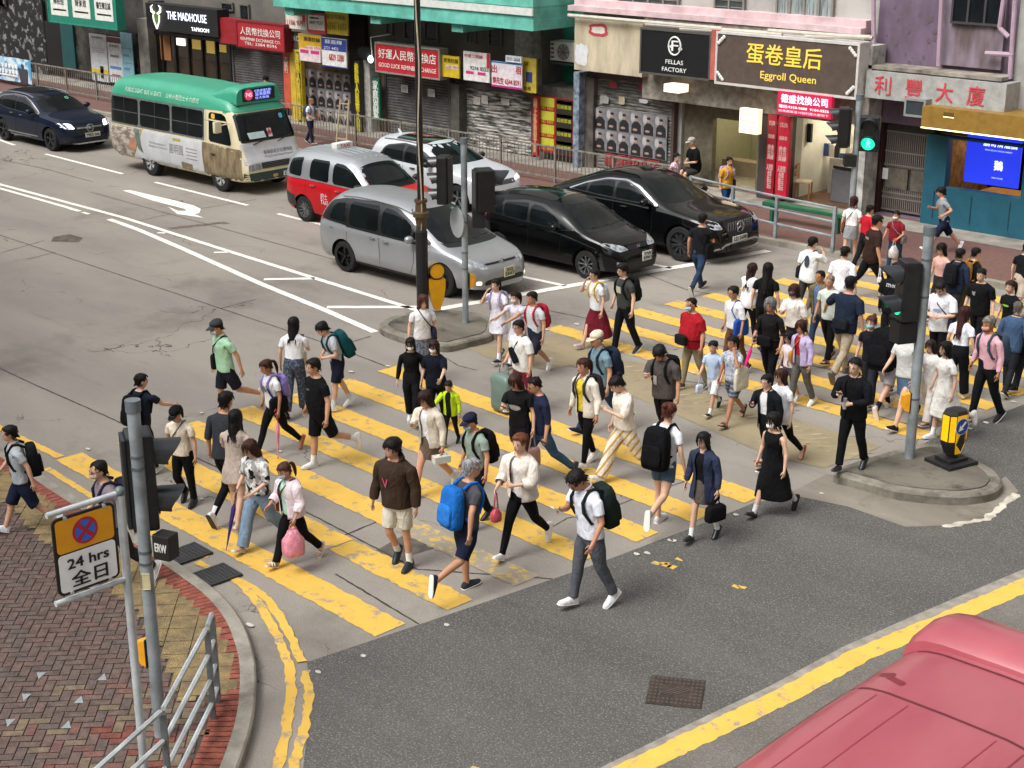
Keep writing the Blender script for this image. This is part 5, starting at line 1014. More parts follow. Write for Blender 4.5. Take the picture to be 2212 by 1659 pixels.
def star(c, y, z, r, x_eps=.03):
    h = c.cast((5, y, z), (-1, 0, 0), x_eps); mb = MB(); mb.tube([(h.x, y+r*math.cos(a), z+r*math.sin(a)) for a in [k*math.pi/10 for k in range(21)]], r*.12, 6)
    for k in range(3): a = math.pi/2+k*2*math.pi/3; mb.tube([(h.x, y, z), (h.x, y+r*math.cos(a), z+r*math.sin(a))], [r*.16, r*.05], 6)
    mb.build('emblem', M_CHROME, c.t)
# --- silver minivan
L = 4.8
c = Car('parked_minivan', 'silver minivan with black five spoke wheels waiting at the stop line', 'minivan', L, 1.82, 2.95, .92, .335,
        [(0, .98), (.05, 1.15), (.3, 1.52), (.6, 1.67), (1.3, 1.74), (2.2, 1.73), (2.75, 1.63), (3.3, 1.36), (3.85, 1.06), (4.3, .92), (4.6, .80), (4.74, .68), (4.8, .55)],
        [(0, .96), (1.5, .98), (3.4, .93), (4.2, .84), (4.6, .7), (4.8, .5)], hw_std(L), [(0, .36), (.4, .24), (4.2, .22), (4.8, .24)], [(0, 3), (.5, 3.4), (2.6, 3.2), (3.6, 2.6), (4.8, 2.4)], .13, carpaint('a6a8aa', .6, .32), G(954, 642))
SIL = carpaint('a6a8aa', .6, .32)
c.side([(.16, 1.07), (.42, 1.46), (.85, 1.56), (1.0, 1.56), (1.06, 1.02)], 'window_surround', M_TRIM, .009, step=.06); c.side([(.98, 1.0), (.92, 1.57), (1.9, 1.61), (2.45, 1.56), (2.85, 1.4), (3.6, 1.03), (3.3, .96)], 'window_surround', M_TRIM, .009, step=.06)
c.side([(.46, 1.1), (.6, 1.42), (.9, 1.5), (.97, 1.08)], 'side_window', M_GLASS, .014, step=.07); c.side([(1.12, 1.05), (1.08, 1.52), (1.95, 1.55), (2.02, 1.04)], 'side_window', M_GLASS, .014, step=.07); c.side([(2.12, 1.03), (2.08, 1.54), (2.4, 1.51), (2.75, 1.4), (2.98, 1.27), (2.98, 1.01)], 'side_window', M_GLASS, .014, step=.07); c.side([(3.04, 1.0), (3.04, 1.22), (3.45, 1.03)], 'side_window', M_GLASS, .014, step=.07)
c.front([(-.72, 1.04), (.72, 1.04), (.58, 1.57), (-.58, 1.57)], 'windscreen', M_GLASS, .010, 1); c.front([(-.7, .99), (.7, .99), (.72, 1.05), (-.72, 1.05)], 'cowl', M_TRIM, .007, 0)
c.front([(.40, .64), (.62, .66), (.78, .82), (.70, .84), (.45, .73)], 'headlight', M_LAMP, .008, 1, mirror=True); c.front([(-.42, .71), (.42, .71), (.45, .745), (-.45, .745)], 'grille', M_TRIM, .008); c.front([(-.58, .34), (.58, .34), (.54, .44), (-.54, .44)], 'bumper_grille', M_TRIM, .008)
c.front([(.62, .36), (.7, .36), (.7, .43), (.62, .43)], 'fog_lamp', glow('fff0c8', 1.6), .012, 1, mirror=True); c.side([(.02, 1.0), (.3, 1.06), (.22, 1.14), (.03, 1.1)], 'tail_lamp', M_RED, .008)
c.side([(.95, .25), (3.15, .25), (3.15, .31), (.95, .31)], 'sill', M_TRIM, .008, 0)
c.line([(2.06, 1.0), (2.1, .6), (2.08, .33)]); c.line([(1.06, 1.0), (1.06, .7)]); c.line([(3.12, .95), (3.12, .6), (3.0, .33)]); c.line([(.5, .92), (.62, .9)])
c.handle(1.88, .9); c.handle(2.3, .88); c.mirror(3.12, 1.02, SIL); c.plate('XG\n2567', .12, .52, .3, .2, 'd3d0ae'); star_ = MB(); h = c.cast((5, 0, .74), (-1, 0, 0), .02); star_.ell(h, (.03, .08, .055), 8, 6); star_.build('badge', M_CHROME, c.t)
c.wheels(mat('black_rim', '1c1c1e', .35, .4), 5); c.wiper([(-.6, 1.06), (-.1, 1.07)]); c.wiper([(.05, 1.06), (.55, 1.07)])
for sg in (-1, 1):
    mb = MB(); mb.tube([p for p in [c.cast((x-L/2, sg*.62, 4), (0, 0, -1), .02) for x in (.7, 1.2, 1.8, 2.4, 2.8)] if p], .016, 6); mb.build('roof_rail', SIL, c.t)
c.front([(.28, 1.46), (.38, 1.46), (.38, 1.52), (.28, 1.52)], 'permit_sticker', plain('4c9a4a', .5), .012)
# --- black hatchback
L = 3.96; BK = carpaint('08090a', .0, .1)
c = Car('parked_hatchback', 'small black hatchback with silver wheels between minivan and coupe', 'hatchback', L, 1.7, 2.53, .83, .305,
        [(0, .95), (.06, 1.15), (.3, 1.4), (.6, 1.5), (1.3, 1.54), (1.9, 1.52), (2.35, 1.4), (2.9, 1.1), (3.15, .99), (3.55, .87), (3.8, .74), (3.92, .6), (3.96, .5)],
        [(0, .94), (1.2, .95), (2.7, .9), (3.4, .8), (3.75, .66), (3.96, .46)], hw_std(L), [(0, .34), (.4, .22), (3.5, .2), (3.96, .22)], [(0, 2.8), (.5, 3.2), (2.2, 3), (3, 2.5), (3.96, 2.3)], .14, BK, G(1264, 603))
c.side([(.35, 1.02), (.6, 1.3), (1.3, 1.4), (1.85, 1.38), (2.25, 1.24), (2.85, .98), (2.5, .93), (1.2, .97)], 'window_surround', M_TRIM, .009, step=.06)
c.side([(.42, 1.05), (.58, 1.22), (.7, 1.25), (.72, 1.02)], 'side_window', M_GLASS, .014, step=.07); c.side([(.78, 1.02), (.76, 1.29), (1.3, 1.35), (1.44, 1.35), (1.48, .99)], 'side_window', M_GLASS, .014, step=.07); c.side([(1.56, .98), (1.52, 1.35), (1.83, 1.33), (2.2, 1.2), (2.34, 1.12), (2.32, .96)], 'side_window', M_GLASS, .014, step=.07); c.side([(2.4, .95), (2.4, 1.08), (2.68, .97)], 'side_window', M_GLASS, .014, step=.07)
c.front([(-.66, 1.0), (.66, 1.0), (.54, 1.40), (-.54, 1.40)], 'windscreen', M_GLASS, .010); c.front([(-.64, .965), (.64, .965), (.66, 1.01), (-.66, 1.01)], 'cowl', M_TRIM, .007, 0)
c.front([(.3, .66), (.6, .65), (.76, .8), (.68, .82), (.4, .75)], 'headlight', M_LAMP, .008, 1, mirror=True); c.front([(-.3, .66), (.3, .66), (.32, .73), (-.32, .73)], 'grille', M_TRIM, .008); c.front([(-.5, .28), (.5, .28), (.46, .42), (-.46, .42)], 'bumper_grille', M_TRIM, .008); c.front([(.56, .36), (.66, .38), (.66, .46), (.57, .44)], 'fog_lamp', M_LAMP, .01, mirror=True)
c.side([(.02, .9), (.2, .86), (.3, 1.12), (.2, 1.2), (.08, 1.14)], 'tail_lamp', M_RED, .008); c.line([(1.52, .96), (1.54, .55), (1.45, .28)]); c.line([(2.46, .9), (2.44, .5), (2.3, .28)]); c.handle(1.32, .88, BK); c.handle(1.7, .86, BK); c.mirror(2.4, .96, BK, (.12, .1, .09))
c.plate('TW\n5961', .18, .48, .3, .2); h = c.cast((5, 0, .7), (-1, 0, 0), .02); mb = MB(); text(mb, 'H', Matrix.Translation((h.x+.01, 0, .695)) @ Matrix(((0, 0, 1, 0), (1, 0, 0, 0), (0, 1, 0, 0), (0, 0, 0, 1))), .09, .07, bold=.006); mb.build('badge', M_CHROME, c.t, smooth=False)
c.wheels(mat('alloy_rim', '8f9295', .3, .6), 9, style='thin'); c.wiper([(-.5, 1.02), (0, 1.03)]); c.wiper([(.05, 1.02), (.5, 1.03)]); c.top([(.9, -.5), (2.0, -.5), (2.0, .5), (.9, .5)], 'roof_panel', mat('gloss_black', '15171a', .1, coat=1, var=0), .006)
# --- black coupe SUV
L = 4.9; BK2 = carpaint('0a0b0c', .0, .1)
c = Car('parked_suv', 'large black coupe sport utility car with chrome window line at stop line', 'suv', L, 2.0, 2.92, .92, .385,
        [(0, 1.05), (.12, 1.16), (.7, 1.38), (1.4, 1.62), (1.9, 1.7), (2.4, 1.7), (2.8, 1.6), (3.35, 1.3), (3.7, 1.16), (4.3, 1.06), (4.7, .95), (4.84, .8), (4.9, .6)],
        [(0, 1.03), (.8, 1.08), (2.2, 1.08), (3.6, 1.02), (4.4, .92), (4.8, .76), (4.9, .5)], [(0, .82), (.15, .93), (.5, 1), (2, .98), (4.2, .985), (4.6, .93), (4.8, .82), (4.9, .7)], [(0, .42), (.4, .28), (4.4, .25), (4.9, .28)], [(0, 2.6), (.7, 3), (2.6, 3), (3.6, 2.6), (4.9, 2.5)], .16, BK2, G(1467, 565))
c.side([(.72, 1.18), (1.2, 1.38), (1.75, 1.53), (2.3, 1.56), (2.7, 1.47), (3.35, 1.12), (2.2, 1.12)], 'window_trim', M_CHROME, .006, step=.06); c.side([(.8, 1.19), (1.22, 1.36), (1.75, 1.505), (2.3, 1.53), (2.68, 1.44), (3.25, 1.14), (2.2, 1.14)], 'window_surround', M_TRIM, .010, step=.06)
c.side([(.86, 1.2), (1.2, 1.34), (1.28, 1.36), (1.25, 1.18)], 'side_window', M_GLASS, .015, step=.07); c.side([(1.32, 1.18), (1.36, 1.38), (1.78, 1.48), (2.02, 1.5), (2.05, 1.16)], 'side_window', M_GLASS, .015, step=.07); c.side([(2.12, 1.16), (2.1, 1.5), (2.32, 1.5), (2.66, 1.41), (3.05, 1.2), (3.05, 1.15)], 'side_window', M_GLASS, .015, step=.07)
c.front([(-.8, 1.19), (.8, 1.19), (.66, 1.59), (-.66, 1.59)], 'windscreen', M_GLASS, .010); c.front([(.58, .78), (.84, .8), (.92, .94), (.8, .99), (.62, .93)], 'headlight', M_LAMP, .01, 1, mirror=True); c.front([(-.45, .6), (.45, .6), (.52, .92), (-.52, .92)], 'grille', M_TRIM, .008)
mb = MB()
for k in range(-5, 6):
    if abs(k) < 1: continue
    h = c.cast((5, k*.085, .76), (-1, 0, 0), .012); mb.box((h.x, k*.085, .76), (.02, .02, .27))
mb.build('grille_slats', M_CHROME, c.t, smooth=False); star(c, 0, .77, .12)
c.front([(-.8, .33), (-.55, .42), (.55, .42), (.8, .33), (.8, .38), (.55, .47), (-.55, .47), (-.8, .38)], 'chrome_skirt', M_CHROME, .01, 0); c.front([(-.5, .28), (.5, .28), (.5, .4), (-.5, .4)], 'bumper_grille', M_TRIM, .008); c.side([(.02, 1.0), (.4, 1.04), (.38, 1.1), (.05, 1.08)], 'tail_lamp', M_RED, .008)
c.plate('LD 1608', -.05, .53, .52, .12); c.plate('ZZ 2UBLH', -.1, .37, .5, .11, '26282a', .03); c.handle(1.5, 1.02); c.handle(2.4, 1.0); c.mirror(3.1, 1.14, BK2, (.14, .13, .11), .12); c.side([(1.25, .3), (3.3, .3), (3.3, .35), (1.25, .35)], 'side_step', M_CHROME, .03, 0)
c.line([(2.08, 1.14), (2.1, .6), (1.98, .38)]); c.line([(3.2, 1.1), (3.2, .6), (3.1, .38)]); c.wheels(mat('dark_rim', '5f6063', .3, .6), 10, rr=.7, style='twin'); c.front([(.1, 1.09), (.4, 1.09), (.4, 1.12), (.1, 1.12)], 'bonnet_sheen', M_CHROME, .008) if 0 else None
# --- navy compact SUV
L = 4.41; NV = carpaint('141d30', .2, .14)
c = Car('parked_suv', 'dark navy compact sport utility car behind the green roofed minibus', 'suv', L, 1.84, 2.73, .88, .345,
        [(0, .98), (.06, 1.15), (.3, 1.42), (.6, 1.55), (1.3, 1.61), (2.0, 1.59), (2.4, 1.5), (3.0, 1.18), (3.25, 1.08), (3.9, .98), (4.2, .88), (4.36, .72), (4.41, .55)],
        [(0, .97), (1.3, 1.0), (3.1, .97), (3.9, .88), (4.25, .72), (4.41, .5)], hw_std(L), [(0, .38), (.4, .26), (3.9, .22), (4.41, .24)], [(0, 2.8), (.6, 3.2), (2.3, 3), (3.2, 2.6), (4.41, 2.4)], .14, NV, G(110, 326.5))
c.side([(.3, 1.16), (.7, 1.4), (1.4, 1.49), (2.0, 1.47), (2.4, 1.36), (3.02, 1.06), (2.6, 1.01), (1.2, 1.05)], 'window_trim', M_CHROME, .006, step=.06); c.side([(.36, 1.17), (.72, 1.39), (1.4, 1.48), (2.0, 1.46), (2.38, 1.35), (2.98, 1.065), (2.6, 1.03), (1.2, 1.07)], 'window_surround', M_TRIM, .010, step=.06)
c.side([(.42, 1.18), (.72, 1.36), (.8, 1.37), (.85, 1.12)], 'side_window', M_GLASS, .015, step=.07); c.side([(.9, 1.11), (.86, 1.38), (1.4, 1.45), (1.62, 1.45), (1.66, 1.06)], 'side_window', M_GLASS, .015, step=.07); c.side([(1.72, 1.06), (1.7, 1.45), (1.98, 1.43), (2.34, 1.33), (2.8, 1.1), (2.6, 1.05)], 'side_window', M_GLASS, .015, step=.07)
c.front([(-.72, 1.1), (.72, 1.1), (.58, 1.49), (-.58, 1.49)], 'windscreen', M_GLASS, .010); c.front([(.48, .7), (.8, .74), (.86, .88), (.55, .86)], 'headlight', glow('e8ecf4', 1.0), .01, 1, mirror=True); c.front([(-.45, .52), (.45, .52), (.5, .8), (-.5, .8)], 'grille', M_TRIM, .008); c.front([(-.42, .7), (.42, .7), (.42, .74), (-.42, .74)], 'grille_bar', M_CHROME, .02, 0); star(c, 0, .7, .11)
c.front([(.5, .34), (.82, .36), (.8, .5), (.55, .46)], 'air_intake', M_TRIM, .008, mirror=True); c.front([(-.6, .25), (.6, .25), (.62, .29), (-.62, .29)], 'chrome_skirt', M_CHROME, .01, 0); c.plate('MIKE 666', .05, .5, .5, .13); c.line([(1.68, 1.03), (1.7, .6), (1.6, .35)]); c.line([(2.9, 1.0), (2.9, .6), (2.75, .35)]); c.handle(1.5, .96); c.handle(2.05, .94); c.mirror(2.72, 1.06, NV)
c.side([(1.15, .36), (2.9, .36), (2.9, .40), (1.15, .40)], 'chrome_strip', M_CHROME, .01, 0); c.wheels(mat('grey_rim', '5b5d60', .3, .6), 5, style='twin'); c.top([(.9, -.45), (2.2, -.45), (2.2, .45), (.9, .45)], 'sunroof', M_GLASS, .006)
for sg in (-1, 1):
    mb = MB(); mb.tube([p for p in [c.cast((x-L/2, sg*.60, 4), (0, 0, -1), .025) for x in (.55, 1.0, 1.5, 2.0, 2.35)] if p], .018, 6); mb.build('roof_rail', M_CHROME, c.t)
c.front([(.3, 1.36), (.42, 1.36), (.42, 1.42), (.3, 1.42)], 'permit_sticker', plain('7fc0b0', .5), .012)
# --- white SUV
L = 4.25; WH = carpaint('c3c6ca', .2, .28); p = G(1095, 440)
c = Car('parked_suv', 'pearl white compact sport utility car with dark glass roof and red stripe', 'suv', L, 1.8, 2.6, .85, .335,
        [(0, 1.0), (.06, 1.15), (.2, 1.36), (.25, 1.5), (.9, 1.56), (1.6, 1.56), (2.1, 1.48), (2.75, 1.18), (3.05, 1.06), (3.7, .97), (4.0, .86), (4.2, .7), (4.25, .55)],
        [(0, 1.0), (1.2, .99), (3.0, .96), (3.7, .87), (4.1, .72), (4.25, .5)], hw_std(L), [(0, .38), (.4, .26), (3.8, .22), (4.25, .24)], [(0, 2.8), (.5, 3.2), (2.2, 3), (3, 2.6), (4.25, 2.4)], .14, WH, (p.x-L/2+.6, 27.45), contact=False)
c.side([(.55, 1.08), (.75, 1.36), (1.3, 1.45), (1.75, 1.43), (2.2, 1.3), (2.8, 1.04), (2.3, .99), (1.1, 1.03)], 'window_surround', M_TRIM, .009, step=.06); c.side([(.66, 1.1), (.8, 1.33), (1.25, 1.41), (1.4, 1.41), (1.44, 1.05)], 'side_window', M_GLASS, .014, step=.07); c.side([(1.52, 1.04), (1.5, 1.41), (1.74, 1.4), (2.15, 1.27), (2.6, 1.06), (2.3, 1.02)], 'side_window', M_GLASS, .014, step=.07)
c.front([(-.7, 1.08), (.7, 1.08), (.58, 1.47), (-.58, 1.47)], 'windscreen', M_GLASS, .010); c.front([(.42, .72), (.72, .76), (.8, .84), (.5, .8)], 'headlight', glow('f0f2e8', 1.1), .01, 1, mirror=True); c.front([(-.42, .68), (.42, .68), (.46, .78), (-.46, .78)], 'grille', plain('3a3c40', .4), .008); c.front([(-.6, .3), (.6, .3), (.55, .42), (-.55, .42)], 'bumper_grille', M_TRIM, .008); c.front([(.45, .28), (.8, .34), (.8, .4), (.5, .33)], 'chrome_skirt', M_CHROME, .012, 0, mirror=True)
c.top([(.85, -.52), (1.95, -.5), (1.95, .5), (.85, .52)], 'glass_roof', mat('red_black_glass', '1a0a0c', .08, coat=1, var=.2), .008); c.side([(1.5, .42), (2.9, .36), (2.9, .43), (1.5, .5)], 'red_stripe', plain('a81c2c', .4), .008, 0); c.handle(1.3, .93, M_TRIM); c.handle(1.85, .9, M_TRIM); c.mirror(2.5, 1.03, M_TRIM); c.plate('HV 371', 0, .52, .5, .12); c.wheels(mat('alloy_rim', '8f9295', .3, .6), 5, style='twin')
mb = MB(); h = c.cast((.5-L/2, 0, 4), (0, 0, -1), -.02); mb.tube([h, h+Vector((-.1, 0, .12))], [.05, .02], 6); mb.build('aerial', WH, c.t)
for sg in (-1, 1):
    mb = MB(); mb.tube([p_ for p_ in [c.cast((x-L/2, sg*.58, 4), (0, 0, -1), .02) for x in (.5, 1.0, 1.5, 1.9)] if p_], .016, 6); mb.build('roof_rail', M_CHROME, c.t)
c.line([(1.47, 1.0), (1.48, .6), (1.4, .35)])
# --- taxi
L = 4.4; RD = carpaint('b3121c', .1, .3); SL2 = carpaint('a9adb0', .6, .34); p = G(658, 479)
c = Car('taxi', 'red and silver cab style taxi with lit roof sign behind the minivan', 'taxi', L, 1.7, 2.75, .85, .315,
        [(0, 1.0), (.04, 1.3), (.2, 1.64), (.6, 1.72), (1.4, 1.76), (2.2, 1.72), (2.6, 1.58), (3.2, 1.16), (3.5, 1.06), (3.95, .98), (4.2, .88), (4.36, .72), (4.4, .55)],
        [(0, 1.0), (1.5, 1.02), (3.2, .98), (3.9, .88), (4.25, .72), (4.4, .5)], hw_std(L), [(0, .36), (.4, .24), (3.9, .22), (4.4, .24)], [(0, 3.2), (.5, 3.8), (2.3, 3.6), (3.2, 2.7), (4.4, 2.4)], .12, RD, (p.x+2.75, p.y))
c.top([(.1, -.66), (.4, -.76), (2.2, -.74), (2.6, -.68), (2.6, .68), (2.2, .74), (.4, .76), (.1, .66)], 'roof', SL2, .010, 0, .07); c.side([(.05, 1.04), (.1, 1.4), (.25, 1.62), (.6, 1.7), (1.6, 1.72), (2.3, 1.68), (2.62, 1.56), (3.3, 1.1), (3.1, 1.02), (1.5, 1.06)], 'upper_side', SL2, .012, step=.06)
c.side([(.22, 1.12), (.28, 1.48), (.66, 1.55), (.75, 1.54), (.74, 1.1)], 'side_window', M_GLASS, .016, step=.07); c.side([(1.05, 1.1), (1.06, 1.56), (1.72, 1.57), (1.76, 1.08)], 'side_window', M_GLASS, .016, step=.07); c.side([(1.9, 1.08), (1.88, 1.56), (2.2, 1.55), (2.5, 1.44), (2.95, 1.14), (2.8, 1.07)], 'side_window', M_GLASS, .016, step=.07)
c.front([(-.68, 1.1), (.68, 1.1), (.58, 1.6), (-.58, 1.6)], 'windscreen', M_GLASS, .01); c.side([(0, .38), (.55, .36), (.5, .62), (0, .72)], 'rear_bumper', plain('26282a', .5), .008, 0); c.side([(.0, .75), (.12, .76), (.14, 1.1), (.0, 1.1)], 'tail_lamp', M_RED, .01); c.stext('的士', 1.62, .74, .24, .14, plain('e0dcdc', .5)); c.stext('TAXI', 1.62, .6, .26, .11, plain('e0dcdc', .5))
c.handle(1.2, .95); c.handle(2.1, .93); c.mirror(2.95, 1.08, M_TRIM); c.line([(.9, 1.05), (.92, .7)]); c.line([(1.82, 1.04), (1.84, .6), (1.75, .33)]); c.front([(.42, .7), (.7, .74), (.76, .86), (.5, .84)], 'headlight', M_LAMP, .01, mirror=True); c.front([(-.4, .45), (.4, .45), (.42, .78), (-.42, .78)], 'grille', M_TRIM, .008); c.plate('VN 842', 0, .5, .5, .12); c.wheels(mat('hub_cap', '8d8f90', .4, .5), 12, style='thin')
h = c.cast((1.35-L/2, 0, 4), (0, 0, -1), 0); mb = MB(); mb.box((h.x, 0, h.z+.07), (.2, .52, .15), 0, 0, .03); o = mb.build('roof_sign', plain('d9d6d2', .5), c.t); mb = MB(); text(mb, 'TAXI', Matrix.Translation((h.x+.103, 0, h.z+.07)) @ Matrix(((0, 0, 1, 0), (1, 0, 0, 0), (0, 1, 0, 0), (0, 0, 0, 1))), .3, .08, bold=.004); mb.build('lettering', plain('b8303c', .5), o, smooth=False)
mb = MB()
for k in range(-3, 4):
    P = [c.cast((x-L/2, k*.17, 4), (0, 0, -1), .01) for x in (.5, 1.0, 1.5, 2.0, 2.4)]; mb.tube([q for q in P if q], .014, 5)
mb.build('roof_ribs', SL2, c.t)
# --- minibuses
def minibus(label, roofm, loc, heading, contact, plate, red=False):
    L = 6.25; CR = carpaint('d2c8a6', 0, .4); WHT = mat('bus_white', 'b9bbbd', .45, var=.06, scale=2)
    c = Car('minibus', label, 'minibus', L, 2.06, 3.2, 1.1, .37, [(0, 1.5), (.03, 2.1), (.12, 2.42), (.4, 2.55), (1.5, 2.62), (3, 2.62), (4.6, 2.56), (5.3, 2.48), (5.6, 2.32), (5.75, 2.1), (6.0, 1.5), (6.12, 1.1), (6.25, .85)],
            [(0, 1.25), (5.4, 1.22), (5.9, 1.1), (6.25, .8)], [(0, .86), (.12, .96), (.4, 1), (5.4, 1), (5.9, .97), (6.1, .93), (6.25, .86)], [(0, .5), (.6, .36), (5.9, .32), (6.25, .36)], [(0, 5), (.4, 6), (5, 6), (5.8, 5), (6.25, 5)], .06, CR, loc, heading, contact)
    c.top([(.06, -.8), (.5, -.95), (5.3, -.95), (5.62, -.85), (5.62, .85), (5.3, .95), (.5, .95), (.06, .8)], 'roof', roofm, .014, 1, .08); c.side([(.03, 2.12), (.1, 2.42), (.5, 2.56), (4.6, 2.55), (5.3, 2.44), (5.62, 2.26), (5.66, 2.14), (5.2, 2.14), (4.0, 2.1), (.3, 2.1)], 'roof_side', roofm, .015, 0, step=.07)
    c.front([(-.86, 2.1), (.86, 2.1), (.8, 2.42), (.4, 2.5), (-.4, 2.5), (-.8, 2.42)], 'roof_front', roofm, .012, 1)
    return c, L, WHT, CR
GRN = carpaint('3c9577', 0, .4)
c, L, WHT, CR = minibus('cream minibus with green roof and museum advertisement in the middle lane', GRN, G(477.5, 414), 0, True, 'CU 850')
def header(c, m, lit=True, box=None):
    z = c.cast((5.0-c.L/2, 0, 4), (0, 0, -1), 0).z; x0 = 4.7-c.L/2; mb = MB(); rings = []
    for x, w, h, dz in box or ((0, .78, .0, 0), (.25, .8, .1, .0), (.55, .78, .24, -.02), (.85, .74, .30, -.06), (.98, .72, .29, -.1)):
        P = []
        for i in range(13):
            a = math.pi*i/12; cc, q = math.cos(a), math.sin(a); P.append((x0+x, w*math.copysign(abs(cc)**.35, cc), z+dz-(.32 if box else .14)+(h+(.32 if box else .14))*q**.5))
        rings.append(P)
    mb.loft(rings, 0, (0, 1), False); f = rings[-1]; mb.build('header_box', m, c.t)
    if lit:
        xx = x0+.99; zc = z+.0; mb = MB(); mb.b2((xx-.01, -.52, zc-.17), (xx+.012, .52, zc+.15)); o = mb.build('display', plain('1a1c22', .3), c.t, smooth=False)
        FMx = lambda y, zz: Matrix.Translation((xx+.016, y, zz)) @ Matrix(((0, 0, 1, 0), (1, 0, 0, 0), (0, 1, 0, 0), (0, 0, 0, 1)))
        mb = MB(); mb.cyl((xx+.012, -.33, zc), (xx+.014, -.33, zc), .14, 20); mb.build('route_disc', glow('a8344c', .7), o, smooth=False); mb = MB(); text(mb, '74S', FMx(-.33, zc), .2, .1); mb.build('route_number', glow('e6b8d0', 1), o, smooth=False)
        mb = MB(); text(mb, '紅磡(黃埔花園)', FMx(.13, zc+.08), .55, .07); text(mb, '延長服務', FMx(.13, zc), .5, .1); text(mb, '往大角咀', FMx(.1, zc-.1), .45, .07); mb.build('led_lettering', glow('8a96ff', 1.2), o, smooth=False)
header(c, GRN)
c.stext('PUBLIC LIGHT  BUS 16 SEATS', 1.75, 2.29, 1.7, .11, plain('d0dccf', .5), eps=.022); c.stext('公共小型巴士十六座位', 3.55, 2.29, 1.5, .13, plain('d0dccf', .5), eps=.022)
for a, b in ((.16, 1.5), (1.6, 3.0), (3.1, 4.5)):
    c.side([(a-.05, 1.29), (b+.05, 1.29), (b+.05, 2.1), (a-.05, 2.1)], 'window_frame', mat('alu_frame', '8d8f8e', .4, .6), .006, 0); c.side([(a, 1.34), (b, 1.34), (b, 2.05), (a, 2.05)], 'side_window', M_GLASS, .012, 1); c.side([(a+.02, 1.66), (b-.02, 1.66), (b-.02, 1.685), (a+.02, 1.685)], 'window_bar', plain('5b6260', .4, .4), .018, 0); c.side([((a+b)/2, 1.34), ((a+b)/2+.025, 1.34), ((a+b)/2+.025, 2.04), ((a+b)/2, 2.04)], 'window_bar', plain('3c4442', .4, .4), .017, 0)
c.side([(4.75, 1.3), (5.7, 1.27), (5.62, 1.6), (5.45, 2.0), (5.3, 2.06), (4.75, 2.06)], 'door_window', M_GLASS, .010, 1); c.side([(4.76, 1.84), (5.5, 1.84), (5.5, 1.88), (4.76, 1.88)], 'door_trim', CR, .014, 0); c.side([(4.86, 1.9), (5.02, 1.9), (5.02, 2.03), (4.86, 2.03)], 'seat_badge', plain('d0a83a', .5), .016, 2)
AD1 = mat('mural_print', 'b6a89c', .55, col2='6b6259', scale=4, lo=.42, hi=.6, stretch=(1, 1, 2.2)); AD2 = mat('mural_brown', '8a7a5e', .55, col2='62553f', scale=3, lo=.4, hi=.62, stretch=(2, 1, .8))
c.side([(.06, .46), (1.15, .33), (1.75, 1.26), (.05, 1.26)], 'painted_mural', AD1, .008, 0); c.side([(1.0, .7), (1.35, .6), (1.5, .98), (1.15, 1.0)], 'mural_orange', mat('mural_orange', 'b5805e', .6, col2='8d6e5c', scale=6), .011, 2, (-1,)); c.side([(1.2, .345), (4.55, .33), (4.45, 1.26), (1.8, 1.26)], 'white_panel', WHT, .008, 0); c.side([(1.3, 1.25), (1.5, .7), (1.72, .6), (1.55, 1.25)], 'mural_green', mat('mural_green', '6b7568', .6, col2='4c5a50', scale=6), .012, 0, (-1,))
c.side([(4.45, 1.25), (4.52, .33), (6.1, .34), (6.05, 1.2)], 'painted_mural', AD2, .009, 0)
GT = plain('7d7f82', .5); c.stext('圓明園', 3.3, .9, .62, .26, GT, eps=.014); c.stext('FROM THE FORBIDDEN CITY', 2.45, .95, .8, .05, GT, eps=.014); c.stext('TREASURES OF THE PALACE', 2.45, .86, .9, .05, GT, eps=.014)
for k in range(4): c.side([(3.75, .98-.09*k), (4.25, .98-.09*k), (4.25, 1.0-.09*k), (3.75, 1.0-.09*k)], 'printed_line', GT, .013, 0, (-1,))
c.side([(3.15, 1.13), (3.5, 1.13), (3.5, 1.2), (3.15, 1.2)], 'fuel_label', plain('a8923c', .5), .013, 0, (-1,)); c.side([(3.5, .42), (4.0, .40), (4.0, .58), (3.5, .6)], 'mural_patch', AD2, .013, 0, (-1,)); c.handle(4.95, .98, M_TRIM)
c.line([(4.62, 2.08), (4.62, 1.2), (4.66, .5)], .015, plain('8a8062', .5))
c.front([(-.92, 1.36), (.92, 1.36), (.86, 2.08), (-.86, 2.08)], 'windscreen_seal', M_TRIM, .008); c.front([(-.87, 1.4), (.87, 1.4), (.82, 2.04), (-.82, 2.04)], 'windscreen', M_GLASS, .013); c.front([(-.93, .8), (.93, .8), (.92, 1.34), (-.92, 1.34)], 'front_panel', WHT, .01, 0)
c.front([(-.93, .34), (.93, .34), (.95, .6), (-.95, .6)], 'bumper', plain('2d3f3a', .5), .014, 0); c.front([(-.94, .6), (.94, .6), (.94, .65), (-.94, .65)], 'bumper_stripe', plain('d8d4a0', .5), .018, 0); c.front([(.46, .67), (.88, .67), (.88, .82), (.5, .82)], 'headlight', M_LAMP, .018, mirror=True); c.front([(-.44, .68), (.44, .68), (.46, .84), (-.46, .84)], 'grille', M_TRIM, .018, 0)
for k in range(3): c.front([(-.42, .71+.045*k), (.42, .71+.045*k), (.42, .725+.045*k), (-.42, .725+.045*k)], 'grille_slat', plain('6b6d6c', .4, .5), .022, 0)
c.ftext('香港故宮文化博物館', .18, 1.08, .95, .1, plain('4c4e52', .5), eps=.02); c.ftext('Hong Kong Palace Museum', .18, .97, .95, .07, plain('4c4e52', .5), eps=.02); c.plate('CU 850', .48, .47, .48, .12, eps=.03); c.wiper([(-.55, 1.3), (.0, 1.42)]); c.wiper([(.25, 1.3), (.75, 1.44)])
